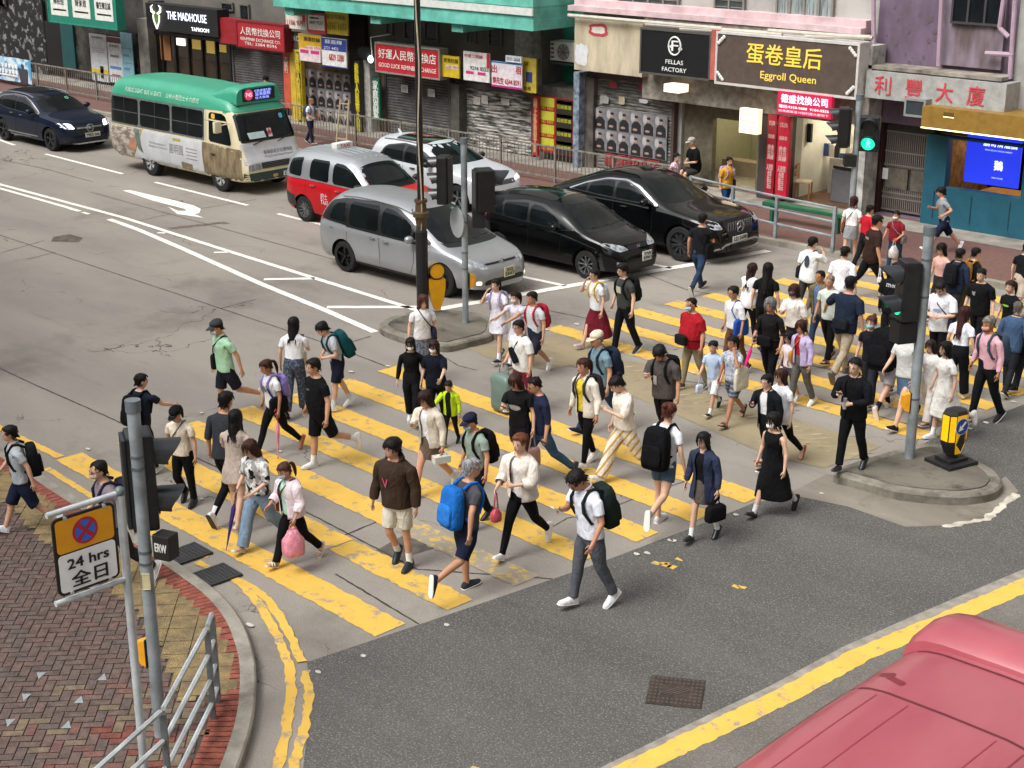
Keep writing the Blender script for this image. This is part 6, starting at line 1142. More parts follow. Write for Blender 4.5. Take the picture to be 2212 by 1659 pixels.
c.front([(-.1, .42), (.06, .42), (.06, .5), (-.1, .5)], 'badge', plain('c9a050', .4, .4), .02, 2); c.front([(-.62, 1.44), (-.08, 1.44), (-.12, 1.6), (-.66, 1.6)], 'paper_sheet', plain('bcd0cf', .6), .016, 0); c.front([(.0, 1.44), (.14, 1.44), (.12, 1.66), (-.02, 1.66)], 'route_card', mat('route_card', 'c9c4c4', .6, col2='a83240', scale=7, lo=.48, hi=.52), .017, 0); c.front([(.5, 1.86), (.62, 1.86), (.62, 1.98), (.5, 1.98)], 'permit_sticker', plain('4aa0b8', .5), .017, 2)
mb = MB(); mb.box((5.55-L/2, -1.28, 1.78), (.1, .22, .3), 0, 0, .03); mb.tube([(5.6-L/2, -1.2, 1.82), (5.68-L/2, -.98, 1.86)], .015, 6); mb.build('mirror', CR, c.t); c.wheels(mat('steel_wheel', 'a9abaa', .45, .3), 6, .24, .58, 'disc')
REDP = mat('faded_red_roof', 'a3525a', .32, var=.15, scale=.9, coat=.5, col2='92404a', stretch=(.6, 1.6, 1), lo=.3, hi=.7)  # roof red paled to pink: sky reflection mixed into the base colour
p0 = G(1985, 1428, 2.5); pe = G(1780, 1535, 2.4)
c, L, WHT, CR = minibus('red roofed minibus in the foreground, cut off by the lower right corner', REDP, (pe.x+.84, p0.y-4.62+L/2), math.pi/2, False, 'HX 204', True); header(c, REDP, False, ((.1, .86, -.03, 0), (.12, .87, .07, 0), (.2, .87, .15, -.01), (.4, .86, .21, -.03), (.62, .85, .2, -.06), (.84, .8, .13, -.12), (.95, .74, .04, -.2)))
c.front([(-.92, 1.36), (.92, 1.36), (.86, 2.08), (-.86, 2.08)], 'windscreen', M_GLASS, .013); c.wheels(mat('steel_wheel', 'a9abaa', .45, .3), 6, .24, .58, 'disc')
for a, b in ((.16, 1.5), (1.6, 3.0), (3.1, 4.5), (4.7, 5.5)): c.side([(a, 1.34), (b, 1.34), (b, 2.05), (a, 2.05)], 'side_window', M_GLASS, .012, 1)
for x0_ in (3.85, 4.72): c.top([(x0_, -.9), (x0_+.03, -.9), (x0_+.03, .9), (x0_, .9)], 'roof_seam', plain('5d2028', .6), .016, 0, .1)
for y in (-.62, -.42, .25, .5, .78): c.top([(.6, y), (3.8, y), (3.8, y+.012), (.6, y+.012)], 'roof_groove', plain('83303a', .5), .016, 0, .2)
c.top([(4.1, .55), (4.15, .78), (4.25, .86), (4.3, .8), (4.2, .7), (4.22, .58)], 'roof_stain', plain('6d2028', .4), .016, 1); c.top([(4.02, .44), (4.1, .62), (4.16, .6), (4.1, .43)], 'roof_stain', plain('752530', .4), .016, 1)
# ------------------------------------------------------------ people
def interp(T, z):
    if z <= T[0][0]: return T[0][1:]
    if z >= T[-1][0]: return T[-1][1:]
    for a, b in zip(T, T[1:]):
        if a[0] <= z <= b[0]:
            t = (z-a[0])/(b[0]-a[0]); return tuple(p+(q-p)*t for p, q in zip(a[1:], b[1:]))
TOR = {'m': [(.80, .155, .105, -.01), (.90, .168, .118, -.012), (1.0, .162, .112, 0), (1.08, .152, .106, .004), (1.18, .160, .108, .002), (1.27, .176, .116, 0), (1.34, .186, .112, -.002), (1.40, .178, .092, -.008), (1.45, .118, .072, -.008), (1.475, .064, .062, -.004), (1.50, .056, .058, .004)],
       'f': [(.80, .160, .105, -.012), (.90, .172, .118, -.014), (1.0, .150, .102, -.002), (1.08, .130, .092, .002), (1.18, .138, .096, .002), (1.27, .155, .116, .008), (1.34, .160, .106, .004), (1.40, .152, .084, -.006), (1.45, .100, .064, -.008), (1.475, .054, .054, -.004), (1.50, .047, .050, .004)]}
HEADT = [(1.50, .052, .056, .004), (1.522, .046, .072, .018), (1.545, .056, .088, .022), (1.575, .064, .094, .018), (1.605, .070, .098, .012), (1.64, .075, .099, .006), (1.675, .072, .093, .002), (1.70, .058, .075, 0), (1.716, .034, .045, -.002), (1.722, .010, .014, -.002)]
ARMR = [(0, .054), (.08, .056), (.2, .050), (.4, .043), (.5, .039), (.58, .041), (.7, .038), (.9, .028), (1, .025)]
LEGR = [(.07, .036, .044, -.004), (.12, .034, .040, -.006), (.22, .043, .047, -.010), (.33, .052, .058, -.014), (.42, .050, .055, -.004), (.48, .054, .060, .004), (.56, .062, .068, .002), (.66, .075, .083, 0), (.74, .085, .094, -.004), (.79, .09, .10, -.006)]
def sm(a, b, x): t = max(0., min(1., (x-a)/(b-a))); return t*t*(3-2*t)
class Sk:
    def __init__(s): s.v = []; s.w = []; s.f = []; s.m = []
    def ring(s, P, wf):
        i = len(s.v); s.v += [Vector(p) for p in P]; s.w += [wf(p) if callable(wf) else wf for p in P]; return list(range(i, i+len(P)))
    def bridge(s, a, b, mi=0, skip=()):
        n = len(a)
        for j in range(n):
            if j not in skip: k = (j+1) % n; s.f.append((a[j], a[k], b[k], b[j])); s.m.append(mi)
    def cap(s, a, mi=0): s.f.append(tuple(a)); s.m.append(mi)
    def tube(s, P, rs, wf, n=5, mi=0):
        mb = MB(); mb.tube(P, rs, n); o = len(s.v); s.v += mb.v; s.w += [wf(p) if callable(wf) else wf for p in mb.v]; s.f += [tuple(i+o for i in f) for f in mb.f]; s.m += [mi]*len(mb.f)
    def ell(s, c, r, wf, mi=0, n=8, m=5):
        mb = MB(); mb.ell(c, r, n, m); o = len(s.v); s.v += mb.v; s.w += [wf]*len(mb.v); s.f += [tuple(i+o for i in f) for f in mb.f]; s.m += [mi]*len(mb.f)
class Person:
    def __init__(s, label, g, h, a, sex, top, bot, shoe, hair, legs='S', arms='dd', x=(), skin='c59a80', mask=None, cap=None, glasses=0, lean=4, nod=3, turn=0, fat=0., kid=0, gz=0., group='people crossing the street', sit=0, logo=None, hk=None, seat=None):
        s.sex = sex; s.fat = fat; s.kid = kid; s.sw = {'m': 1., 'f': .9}[sex]*(.92 if kid else 1); s.s_x = {'m': .2, 'f': .178}[sex]*(.9 if kid else 1)+fat*.3
        b = G(g[0], g[1], gz); d = Vector((CP.x-b.x, CP.y-b.y)).normalized(); r2 = Vector((-d.y, d.x)); f = d*math.cos(R(a))+r2*math.sin(R(a)); s.yaw = math.atan2(-f.x, f.y)
        s.pose(legs, arms, lean, nod, turn)
        zt = topz(b, h[1])-gz if gz or True else 0; ztop = s.P('head', (0, 0, 1.735 if not cap else 1.745)).z
        if seat is not None: s.k = .98; b = b
        else: s.k = max(.45, min(1.2, zt/ztop))
        s.t = empty('person', b, s.yaw, label, 'person', group); s.W = Matrix.Translation(b) @ Matrix.Rotation(s.yaw, 4, 'Z')
        if seat is not None: s.t.location.z = seat-.8*s.k; s.W = Matrix.Translation((b.x, b.y, seat-.8*s.k)) @ Matrix.Rotation(s.yaw, 4, 'Z')
        s.label = label; SKN = mat('skin_'+skin, skin, .55, var=.06, scale=9)
        s.dark = mat('hair_'+(hk or '120f0e'), hk or '120f0e', .62, var=.35, scale=30, bump=.5, bscale=60, stretch=(1, 1, .15), spec=.22)
        s.build_body(SKN, shoe); s.shoes(shoe); s.bottoms(bot); s.tops(top, logo); s.hairdo(hair, cap)
        if mask: s.facemask(mask)
        if glasses: s.specs()
        for q in x: s.acc(*q)
    # ---- pose
    def pose(s, legs, arms, lean, nod, turn):
        LP = {'S': (0, 0, 0, 0, 0, 0), 'R': (25, 4, 4, -20, 22, -20), 'L': (-20, 22, -20, 25, 4, 4), 'r': (14, 3, 2, -11, 12, -10), 'l': (-11, 12, -10, 14, 3, 2), 'A': (-12, 62, -32, 10, 4, 0), 'B': (10, 4, 0, -12, 62, -32), 'G': (29, 5, 5, -25, 22, -24), 'H': (-30, 14, -24, 34, 6, 6), 'K': (10, 3, 0, -24, 42, -28), 'J': (-24, 42, -28, 10, 3, 0), 'a': (8, 40, -10, -2, 2, 0), 'b': (-2, 2, 0, 8, 40, -10), 'X': (86, 84, 0, 80, 78, 0)}[legs]
        AP = {'d': (2, 4, 10, 0), 'f': (22, 3, 18, 10), 'b': (-22, 3, 10, 0), 'F': (40, 6, 20, 15), 'B': (-32, 8, 6, 0), 'p': (22, 2, 92, 38), 'P': (32, 4, 108, 30), 'm': (48, 12, 138, 28), 'c': (4, 5, 28, 8), 'r': (52, 14, 16, 0), 'w': (10, 6, 80, 52), 's': (24, 8, 132, 20), 'x': (24, 10, 98, 62), 'o': (16, 36, 22, 0), 'q': (64, 16, 62, 20), 'u': (12, 4, 55, 20), 'n': (-20, 24, 84, -10)}
        Rx = lambda t: Matrix.Rotation(R(t), 4, 'X'); Ry = lambda t: Matrix.Rotation(R(t), 4, 'Y'); Rz = lambda t: Matrix.Rotation(R(t), 4, 'Z')
        at = lambda p, m: Matrix.Translation(p) @ m @ Matrix.Translation([-c for c in p])
        sx = s.s_x; s.J = {'S': (sx-.012, -.008, 1.40), 'E': (sx+.045, -.018, 1.12), 'W': (sx+.062, .01, .875), 'H': (.088, 0, .86)}
        M = {}; M['pel'] = Rx(-2); M['che'] = M['pel'] @ at((0, 0, 1.04), Rx(-lean) @ Rz(4 if legs in 'LlB' else -4)); M['head'] = M['che'] @ at((0, 0, 1.48), Rz(turn) @ Rx(-nod+lean*.5))
        for i, sg in enumerate((1, -1)):
            q = lambda n: (sg*s.J[n][0], s.J[n][1], s.J[n][2]); f, ab, el, tw = AP[arms[i]]; n = 'RL'[i]
            M['u'+n] = M['che'] @ at(q('S'), Ry(-ab*sg) @ Rx(f) @ Rz(sg*tw)); M['f'+n] = M['u'+n] @ at(q('E'), Rx(el))
            hp, kn, an = LP[3*i:3*i+3]; M['t'+n] = M['pel'] @ at(q('H'), Ry(-1.5*sg) @ Rx(hp)); M['s'+n] = M['t'+n] @ at((sg*.09, 0, .48), Rx(-kn)); M['a'+n] = M['s'+n] @ at((sg*.09, 0, .08), Rx(an))
        s.M = M; lo = min((M['a'+n] @ Vector((sg*.09, y, 0))).z for n, sg in (('R', 1), ('L', -1)) for y in (-.075, .10, .18))
        T = Matrix.Translation((0, 0, -lo if legs != 'X' else 0))
        for k in M: M[k] = T @ M[k]
    def P(s, bone, p): return s.M[bone] @ Vector(p)
    def make(s, sk, name, mats, parent=None, sub=1, auto=0):
        mb = MB(); out = []; fold = {'trousers': getattr(s, 'tf', .013), 'shorts': .012, 'skirt': .012, 'dress': .013, 'shirt': .013, 'polo_shirt': .012, 'hooded_jumper': .02, 'jacket': .015, 'blazer': .011, 'cardigan': .014, 'blouse': .018, 'shawl': .024}.get(name, 0)
        for v, w in zip(sk.v, sk.w):
            p = Vector(); t = 0
            for b, k in w: p += (s.M[b] @ v)*k; t += k
            p = p*(1/t)
            if fold: q = noise.noise_vector(Vector((p.x*9+len(s.label), p.y*9, p.z*5.5+len(name)))); p = p+Vector((q.x, q.y, q.z*.3))*fold
            out.append(p*s.k)
        mb.v = out; mb.f = sk.f; mb.m = sk.m; o = mb.build(name, mats, parent or s.t, sub=sub, auto=auto)
        bm = bmesh.new(); bm.from_mesh(o.data); bmesh.ops.recalc_face_normals(bm, faces=bm.faces[:]); bm.to_mesh(o.data); bm.free(); return o
    # ---- weights
    def tw(s, p):
        x, z = p[0], p[2]; c = sm(.95, 1.16, z); t = (1-c)*sm(.96, .74, z)*(.78 if z > .70 else max(.42, .78-(.70-z)*1.2)); sd = sm(-.09, .09, x); W = [('che', c), ('pel', max(.001, 1-c-t))]
        k = sm(.52, .2, z)*.45
        for n, q in (('R', sd), ('L', 1-sd)): W += [('t'+n, t*q*(1-k)), ('s'+n, t*q*k)]
        return [w for w in W if w[1] > 0]
    def torso(s, z, e=0., ez=0.):
        a, b, yo = interp(TOR[s.sex], z); a *= .9 if s.kid else 1; f = s.fat*max(0, 1-abs(z-1.06)/.28); a += f*.8+s.fat*.3*(z < 1.42)
        return [((a+e)*math.cos(t), yo+f*.5+(b+e+f*1.0)*math.sin(t), z+ez) for t in (2*math.pi*k/16 for k in range(16))]
    def armring(s, sg, t, e=0., n=8):
        S, E, Wp = (Vector((sg*s.J[q][0], s.J[q][1], s.J[q][2])) for q in 'SEW'); c = S.lerp(E, t*2) if t < .5 else E.lerp(Wp, t*2-1); d = ((E-S) if t < .5 else (Wp-E)).normalized()
        r = interp(ARMR, t)[0]*(s.sw if s.sex == 'f' else 1)*(1+s.fat*2)+e; o = Vector((sg, 0, 0)); o = (o-d*o.dot(d)).normalized(); y = Vector((0, 1, 0))
        return [c+o*(math.cos(q)*r)+y*(math.sin(q)*r) for q in (2*math.pi*k/n for k in range(n))]
    def arms(s, sk, rows, tmax, e0, e1, mi=0, cut=True):
        for sg, n in ((1, 'R'), (-1, 'L')):
            c = 0 if sg > 0 else 8; f, bk = ((1, 15) if sg > 0 else (7, 9)); lo, md, hi = rows
            loop = [hi[c], hi[f], md[f], lo[f], lo[c], lo[bk], md[bk], hi[bk]]; prev = loop
            ts = [t for t in (.06, .16, .28, .4, .46, .5, .54, .62, .75, .88, 1.0) if t < tmax-.02]+[tmax]
            for t in ts:
                k = sm(.45, .55, t); c0 = max(0, .45-t*3); r = sk.ring(s.armring(sg, t, e0+(e1-e0)*min(1, t/max(.01, tmax))), [('che', c0), ('u'+n, (1-c0)*(1-k)), ('f'+n, (1-c0)*k)]); sk.bridge(prev, r, mi); prev = r
            if cut: r = sk.ring(s.armring(sg, tmax-.03, max(.004, e1-.010)), [('u'+n, 1-k), ('f'+n, k)]); sk.bridge(prev, r, mi)
            s.lastarm = prev; yield sg, n, prev
    def legs(s, sk, base, cut, rad, mi=0, lip=True):
        cr = sk.ring([(0, -.0, .785)], [('pel', .5), ('tR', .25), ('tL', .25)])[0]
        for sg, n in ((1, 'R'), (-1, 'L')):
            idx = [12, 13, 14, 15, 0, 1, 2, 3, 4] if sg > 0 else [12, 11, 10, 9, 8, 7, 6, 5, 4]; prev = [base[i] for i in idx]+[cr]
            zs = [z for z in (.74, .66, .58, .52, .48, .44, .36, .26, .18, .12, .07) if z > cut+.015]+[cut]
            def rg(z, q=0): 
                a, b, yo = rad(z); return [(sg*.09+sg*(a-q)*math.cos(R(-144+36*j)), yo+(b-q)*math.sin(R(-144+36*j)), z) for j in range(10)]
            def wt(z): k = sm(.53, .43, z); h = sm(.68, .80, z)*.4; return [('pel', h), ('t'+n, (1-h)*(1-k)), ('s'+n, (1-h)*k)]
            for z in zs: r = sk.ring(rg(z), wt(z)); sk.bridge(prev, r, mi); prev = r
            if lip: r = sk.ring(rg(cut+.03, .012), wt(cut)); sk.bridge(prev, r, mi)
            yield sg, n, prev
    # ---- body
    def build_body(s, SKN, shoe):
        sk = Sk(); zs = [.82, .90, 1.0, 1.08, 1.18, 1.27, 1.34, 1.40, 1.45, 1.475, 1.497]; rows = []
        for z in zs: rows.append(sk.ring(s.torso(z), s.tw if z < 1.47 else [('che', .6), ('head', .4)]))
        side = {15, 0, 7, 8}
        for i in range(len(zs)-1): sk.bridge(rows[i], rows[i+1], 0, side if i in (5, 6) else ())
        prev = rows[-1]; hs = 1.06*(1.1 if s.kid else 1)
        hp = lambda p: (p[0]*hs, p[1]*hs, 1.49+(p[2]-1.49)*hs)
        s.hs = hs; s.hp = hp
        for z, a, b, yo in HEADT:
            P = []
            for k in range(16):
                t = 2*math.pi*k/16; x, y = a*math.cos(t), yo+b*math.sin(t)
                if k == 4: y += {1.575: .006, 1.605: .012, 1.545: .004}.get(z, 0)
                if k in (3, 5) and z in (1.605, 1.64): y -= .004
                P.append(hp((x, y, z)))
            r = sk.ring(P, [('head', 1)]); sk.bridge(prev, r); prev = r
        sk.cap(prev); Hd = [('head', 1)]
        sk.tube([hp((0, .108, 1.622)), hp((0, .118, 1.602)), hp((0, .124, 1.589)), hp((0, .108, 1.582))], [.006, .009, .012, .007], Hd, 6)
        for q in (-1, 1):
            sk.ell(hp((q*.030, .098, 1.618)), (.012, .006, .0055), Hd, 1); sk.ell(hp((q*.030, .101, 1.636)), (.017, .005, .0035), Hd, 2); sk.ell(hp((q*.071, .006, 1.598)), (.008, .017, .027), Hd)
        sk.ell(hp((0, .109, 1.560)), (.021, .006, .006), Hd, 3)
        for sg, n, last in s.arms(sk, rows[5:8], 1.0, 0, 0, 0, False): s.hand(sk, sg, n, last)
        for sg, n, last in s.legs(sk, rows[0], .07, lambda z: interp([(z_, a, b, y) for z_, a, b, y in LEGR], z), 0, False):
            F_ = [('a'+n, 1)]; prev = last; cl = .62 if shoe.split(':')[0] not in ('sandal', 'slide', 'flat') else 1
            for y, w, h, z0 in ((-.01, .036, .075, .0), (.04, .038, .062, 0), (.10, .043, .042, 0), (.15, .042, .03, 0), (.175, .03, .02, .002)):
                w *= cl; h *= cl; y = y*cl; r = sk.ring([(sg*.09+sg*w*math.cos(R(-144+36*j)), y, z0+.012+h*.5*(1+math.sin(R(-144+36*j)))) for j in range(10)], F_); sk.bridge(prev, r); prev = r
            sk.cap(prev); sk.ell((sg*.09, -.045*cl, .035), (.032*cl, .034*cl, .035), F_)
        s.body = s.make(sk, 'body', [SKN, plain('14100e', .3), plain('2a1d18', .7), mat('lips', '9c5a50', .5)])
    def hand(s, sk, sg, n, last):
        F_ = [('f'+n, 1)]; E, Wp = Vector((sg*s.J['E'][0], s.J['E'][1], s.J['E'][2])), Vector((sg*s.J['W'][0], s.J['W'][1], s.J['W'][2])); d = (Wp-E).normalized(); o = Vector((sg, 0, 0)); o = (o-d*o.dot(d)).normalized(); y = d.cross(o)*-sg; y = y if y.y > 0 else -y
        prev = last
        for t, wd_, th in ((.02, .028, .020), (.05, .036, .016), (.085, .040, .014)):
            r = sk.ring([Wp+d*t+o*(math.cos(q)*th)+y*(math.sin(q)*wd_) for q in (2*math.pi*k/8 for k in range(8))], F_); sk.bridge(prev, r); prev = r
        sk.cap(prev); s.palm = getattr(s, 'palm', {}); s.palm[n] = Wp+d*.085-o*.02
        for k, (off, L) in enumerate(((.029, .070), (.010, .078), (-.010, .072), (-.029, .056))):
            p = Wp+d*.078+y*off; c = (.5+.12*k); P = [p]; dd = d.copy()
            for seg in (.45, .32, .23): dd = (dd*math.cos(c*.55)-o*math.sin(c*.55)).normalized(); p = p+dd*L*seg; P.append(p)
            sk.tube(P, [.0095, .009, .008, .006], F_, 5)
        p = Wp+d*.025+y*.026; P = [p, p+d*.024+y*.020-o*.008, p+d*.046+y*.024-o*.018, p+d*.062+y*.022-o*.026]; sk.tube(P, [.011, .0105, .009, .006], F_, 5)
    # ---- shoes
    def shoes(s, spec):
        kind, c1, c2 = (spec.split(':')+['', ''])[:3]; c2 = c2 or 'e3e1dc'; hi = {'sneak': 1., 'leather': .85, 'flat': .6, 'boot': 1.25, 'clog': .95}.get(kind, 0)
        for sg, n in ((1, 'R'), (-1, 'L')):
            F_ = [('a'+n, 1)]; sk = Sk(); so_ = Sk(); X0 = sg*.09
            prof = [(-.088, .022, .055), (-.072, .038, .092), (-.01, .043, .104), (.04, .044, .090), (.10, .048, .062), (.15, .045, .050), (.188, .032, .040), (.203, .012, .026)]
            def rings(k, tops, wv):
                prev = None
                for y, w, h in prof:
                    w += wv; h = h*tops if tops > .3 else .024
                    r = k.ring([(X0+w*math.cos(q), y*(1.02 if wv else 1), (.008 if not wv else 0)+max(0, math.sin(q))**.8*h*1.0 if math.sin(q) > 0 else (.008 if not wv else 0)) for q in (2*math.pi*j/10 for j in range(10))], F_)
                    if prev: k.bridge(prev, r)
                    else: k.cap(r)
                    prev = r
                k.cap(prev)
            if hi: rings(sk, hi, 0.)
            rings(so_, .2, .004)
            if kind in ('sandal', 'slide'):
                for y in ((.05, .10) if kind == 'sandal' else (.08,)):
                    sk.tube([(X0-.045, y, .015), (X0-.03, y-.005, .062), (X0, y-.01, .078), (X0+.03, y-.005, .062), (X0+.045, y, .015)], .016 if kind == 'sandal' else .03, F_, 6)
                if kind == 'sandal': sk.tube([(X0-.04, -.04, .02), (X0-.035, -.06, .07), (X0, -.085, .08), (X0+.035, -.06, .07), (X0+.04, -.04, .02)], .010, F_, 6)
            o = s.make(sk, 'shoe', cloth(c1) if kind == 'sneak' else plain(c1, .4)); s.make(so_, 'sole', plain(c2, .7), o)
    def sock(s, hexc, top=.2):
        for sg, n in ((1, 'R'), (-1, 'L')):
            sk = Sk(); prev = None
            for z in (.05, .1, .15, top):
                a, b, yo = interp(LEGR, z); r = sk.ring([(sg*.09+(a+.006)*math.cos(q), yo+(b+.006)*math.sin(q), z) for q in (2*math.pi*j/10 for j in range(10))], [('s'+n, 1)]); sk.bridge(prev, r) if prev else None; prev = r
            s.make(sk, 'sock', cloth(hexc))
    # ---- clothes
    def bottoms(s, spec):
        parts = spec.split('+'); kind, c, p3, p4 = (parts[0].split(':')+['', '', ''])[:4]; pat = None
        for q in parts[1:]: s.sock(q)
        if kind == 'none': return
        if '/' in c: c, pat = c.split('/')
        m = cloth(c, pat); sk = Sk(); s.tf = .003 if kind == 'slim' else .013
        if kind == 'skirt':
            hem = float(p3 or .6); fl = float(p4 or .12); s.skirt_(sk, 1.05, hem, fl, .012); s.make(sk, 'skirt', m); return
        e = {'slim': .009, 'jean': .014, 'reg': .018, 'wide': .026, 'short': .022, 'hot': .016, 'track': .02}[kind]; cut = {'short': .50, 'hot': .66}.get(kind, .075); cut = float(p3) if p3 else cut; rows = []
        for z in (1.05, .98, .90, .82): rows.append(sk.ring(s.torso(z, e), s.tw))
        li = sk.ring(s.torso(1.03, e-.012), s.tw); sk.bridge(li, rows[0])
        for a, b in zip(rows, rows[1:]): sk.bridge(a, b)
        def rad(z):
            a, b, yo = interp(LEGR, z); q = {'slim': .008, 'jean': .012, 'reg': .018, 'wide': .03, 'short': .026, 'hot': .018, 'track': .02}[kind]; fl = {'jean': .056, 'reg': .062, 'wide': .092, 'short': .094, 'hot': .096, 'track': .06}.get(kind, 0)
            return max(a+q, fl)*1., max(b+q, fl*1.08), yo*.6
        for _ in s.legs(sk, rows[-1], cut, rad): pass
        s.make(sk, {'short': 'shorts', 'hot': 'shorts'}.get(kind, 'trousers'), m)
    def skirt_(s, sk, z0, hem, fl, e, prev=None, skip=()):
        zs = []; z = z0
        while z > hem+.05: zs.append(z); z -= .085
        zs.append(hem); fr = None
        for z in zs:
            P = s.torso(max(z, .84), e)
            if z < .92: k = (.92-z)*fl; P = [(x*(1+k/.18)+.004*math.cos(j*2.6), y*(1+k/.13)+.010*math.sin(j*3.1)*(.92-z), z) for j, (x, y, _) in enumerate(P)]
            r = sk.ring(P, s.tw)
            if prev: sk.bridge(prev, r, 0, skip)
            prev = r
        r = sk.ring([(x*.95, y*.95, z+.03) for x, y, z in P], s.tw); sk.bridge(prev, r, 0, skip); return prev
    def tops(s, spec, logo):
        for i, q in enumerate(spec.split('|')):
            kind, c, pat = (q.split(':')+['', ''])[:3]; par = kind.split('.'); kind = par[0]; arg = float('.'+par[1])*10 if len(par) > 1 else None
            #        hem  sleeve ease armease neck open
            hem, sl, e, ea, nk, op = {'tee': (.87, .34, .020, .022, 1.462, 0), 'polo': (.86, .36, .022, .022, 1.468, 0), 'tuck': (1.01, .34, .018, .02, 1.462, 0), 'long': (.88, .98, .018, .014, 1.465, 0), 'roll': (.86, .62, .022, .018, 1.468, 0), 'hood': (.83, 1.0, .045, .030, 1.468, 0), 'jack': (.80, .98, .036, .022, 1.468, 1), 'blaz': (.64, .98, .040, .024, 1.468, 1), 'card': (.84, .98, .038, .024, 1.462, 1), 'blou': (.90, .52, .038, .034, 1.460, 0), 'tank': (.88, 0, .012, 0, 1.43, 0), 'crop': (.96, .34, .02, .024, 1.462, 0), 'big': (.80, .44, .042, .034, 1.465, 0), 'dres': (.48, .34, .016, .024, 1.462, 0), 'sles': (.42, 0, .014, 0, 1.44, 0), 'shaw': (.86, .8, .06, .05, 1.462, 1), 'inner': (.92, 0, .009, 0, 1.44, 0)}[kind]
            if arg: hem = arg/10 if arg > 2 else arg
            m = cloth(c, pat or None); sk = Sk(); zs = [z for z in (.82, .90, 1.0, 1.09, 1.18) if z > hem+.03]; rows = []; dress = hem < .78
            if not dress: zs = [hem]+zs
            tee = kind in ('tee', 'big', 'polo', 'roll', 'hood', 'jack', 'card', 'blou', 'shaw', 'blaz', 'crop')
            def rg(z, q=0.):
                P = s.torso(max(z, .80), e+q)
                if tee and z < 1.25:
                    A = s.torso(1.25, e+q); al = .62 if s.sex == 'f' else .8; P = [(x+(max(abs(x), abs(ax)*.97)-abs(x))*al*(1 if x > 0 else -1), y+(max(abs(y), abs(ay)*.95)-abs(y))*.7*(1 if y > 0 else -1), z) for (x, y, _), (ax, ay, _) in zip(P, A)]
                    P = [(x+.004*math.cos(j*2.3+z*9), y+.005*math.sin(j*2.9+z*7), z) for j, (x, y, z) in enumerate(P)]
                return P
            skip = {3, 4} if op else ()
            if dress:
                zs2 = [z for z in (.90, 1.0, 1.09, 1.18)]; rows = [sk.ring(rg(z), s.tw) for z in zs2]; s.skirt_(sk, .86, hem, {'dres': .12, 'sles': .12, 'blaz': .05}.get(kind, .1), e+.012, rows[0], skip) if True else 0
            else:
                lip = sk.ring([(x*.93, y*.93, z+.02) for x, y, z in rg(hem)], s.tw); rows = [sk.ring(rg(z), s.tw) for z in zs]; sk.bridge(lip, rows[0], 0, skip)
            n0 = len(rows); rows += [sk.ring(s.torso(z, e), s.tw) for z in (1.27, 1.34, 1.40)]; rows.append(sk.ring(s.torso(min(1.445, nk-.01), e*.7), s.tw)); rows.append(sk.ring(s.torso(nk, .010), s.tw)); rows.append(sk.ring(s.torso(nk-.012, .002), s.tw))
            for j in range(len(rows)-1): sk.bridge(rows[j], rows[j+1], 0, ({15, 0, 7, 8} if j in (n0, n0+1) else set()) | set(skip))
            if sl:
                for _ in s.arms(sk, rows[n0:n0+3], sl, e*.8, ea): pass
            nm = {'tee': 'shirt', 'polo': 'polo_shirt', 'tuck': 'shirt', 'long': 'shirt', 'roll': 'shirt', 'hood': 'hooded_jumper', 'jack': 'jacket', 'blaz': 'blazer', 'card': 'cardigan', 'blou': 'blouse', 'tank': 'vest', 'crop': 'shirt', 'big': 'shirt', 'dres': 'dress', 'sles': 'dress', 'shaw': 'shawl', 'inner': 'inner_shirt'}[kind]
            if kind == 'hood':
                Ch = [('che', .8), ('head', .2)]; sk.tube([(-.09, .05, 1.46), (-.11, -.05, 1.48), (0, -.13, 1.47), (.11, -.05, 1.48), (.09, .05, 1.46)], [.02, .045, .055, .045, .02], Ch, 7)
            if kind in ('polo', 'jack', 'blaz'):
                Ch = [('che', 1)]; pts = [(.02, .085, 1.425), (.06, .05, 1.465), (.072, -.01, 1.485), (.05, -.06, 1.495), (0, -.075, 1.497), (-.05, -.06, 1.495), (-.072, -.01, 1.485), (-.06, .05, 1.465), (-.02, .085, 1.425)]; sk.tube(pts, [.006]+[.015]*7+[.006], Ch, 5)
            o = s.make(sk, nm, m); s.top_e = e
            if logo and i == (len(spec.split('|'))-1 if not op else 0): s.print_(o, logo, e)
    def print_(s, o, logo, e):
        tx, col, z, w, h, back, xo = (list(logo)+[0, 0])[:7]; sk = Sk(); sg = -1 if back else 1
        if tx == '#': vs, fs = [(math.cos(t)*w/2, math.sin(t)*h/2) for t in (2*math.pi*k/14 for k in range(14))], [tuple(range(14))]
        elif tx == '=': vs, fs = [(-w/2, -h/2), (w/2, -h/2), (w/2, h/2), (-w/2, h/2)], [(0, 1, 2, 3)]
        else: vs, fs = txt_mesh(tx, w, h)
        P = []
        for x, y in vs:
            X_ = x*(-sg)+xo; zz = z+y; A = s.torso(max(zz, .8), e); a = A[0][0]; b = (A[4][1]-A[12][1])/2; yo = (A[4][1]+A[12][1])/2; P.append((X_, yo+sg*(b*math.sqrt(max(0, 1-(X_/a)**2))+.012), zz))
        sk.ring(P, s.tw); sk.f = fs; sk.m = [0]*len(fs); s.make(sk, 'print', plain(col, .7), o, sub=0)
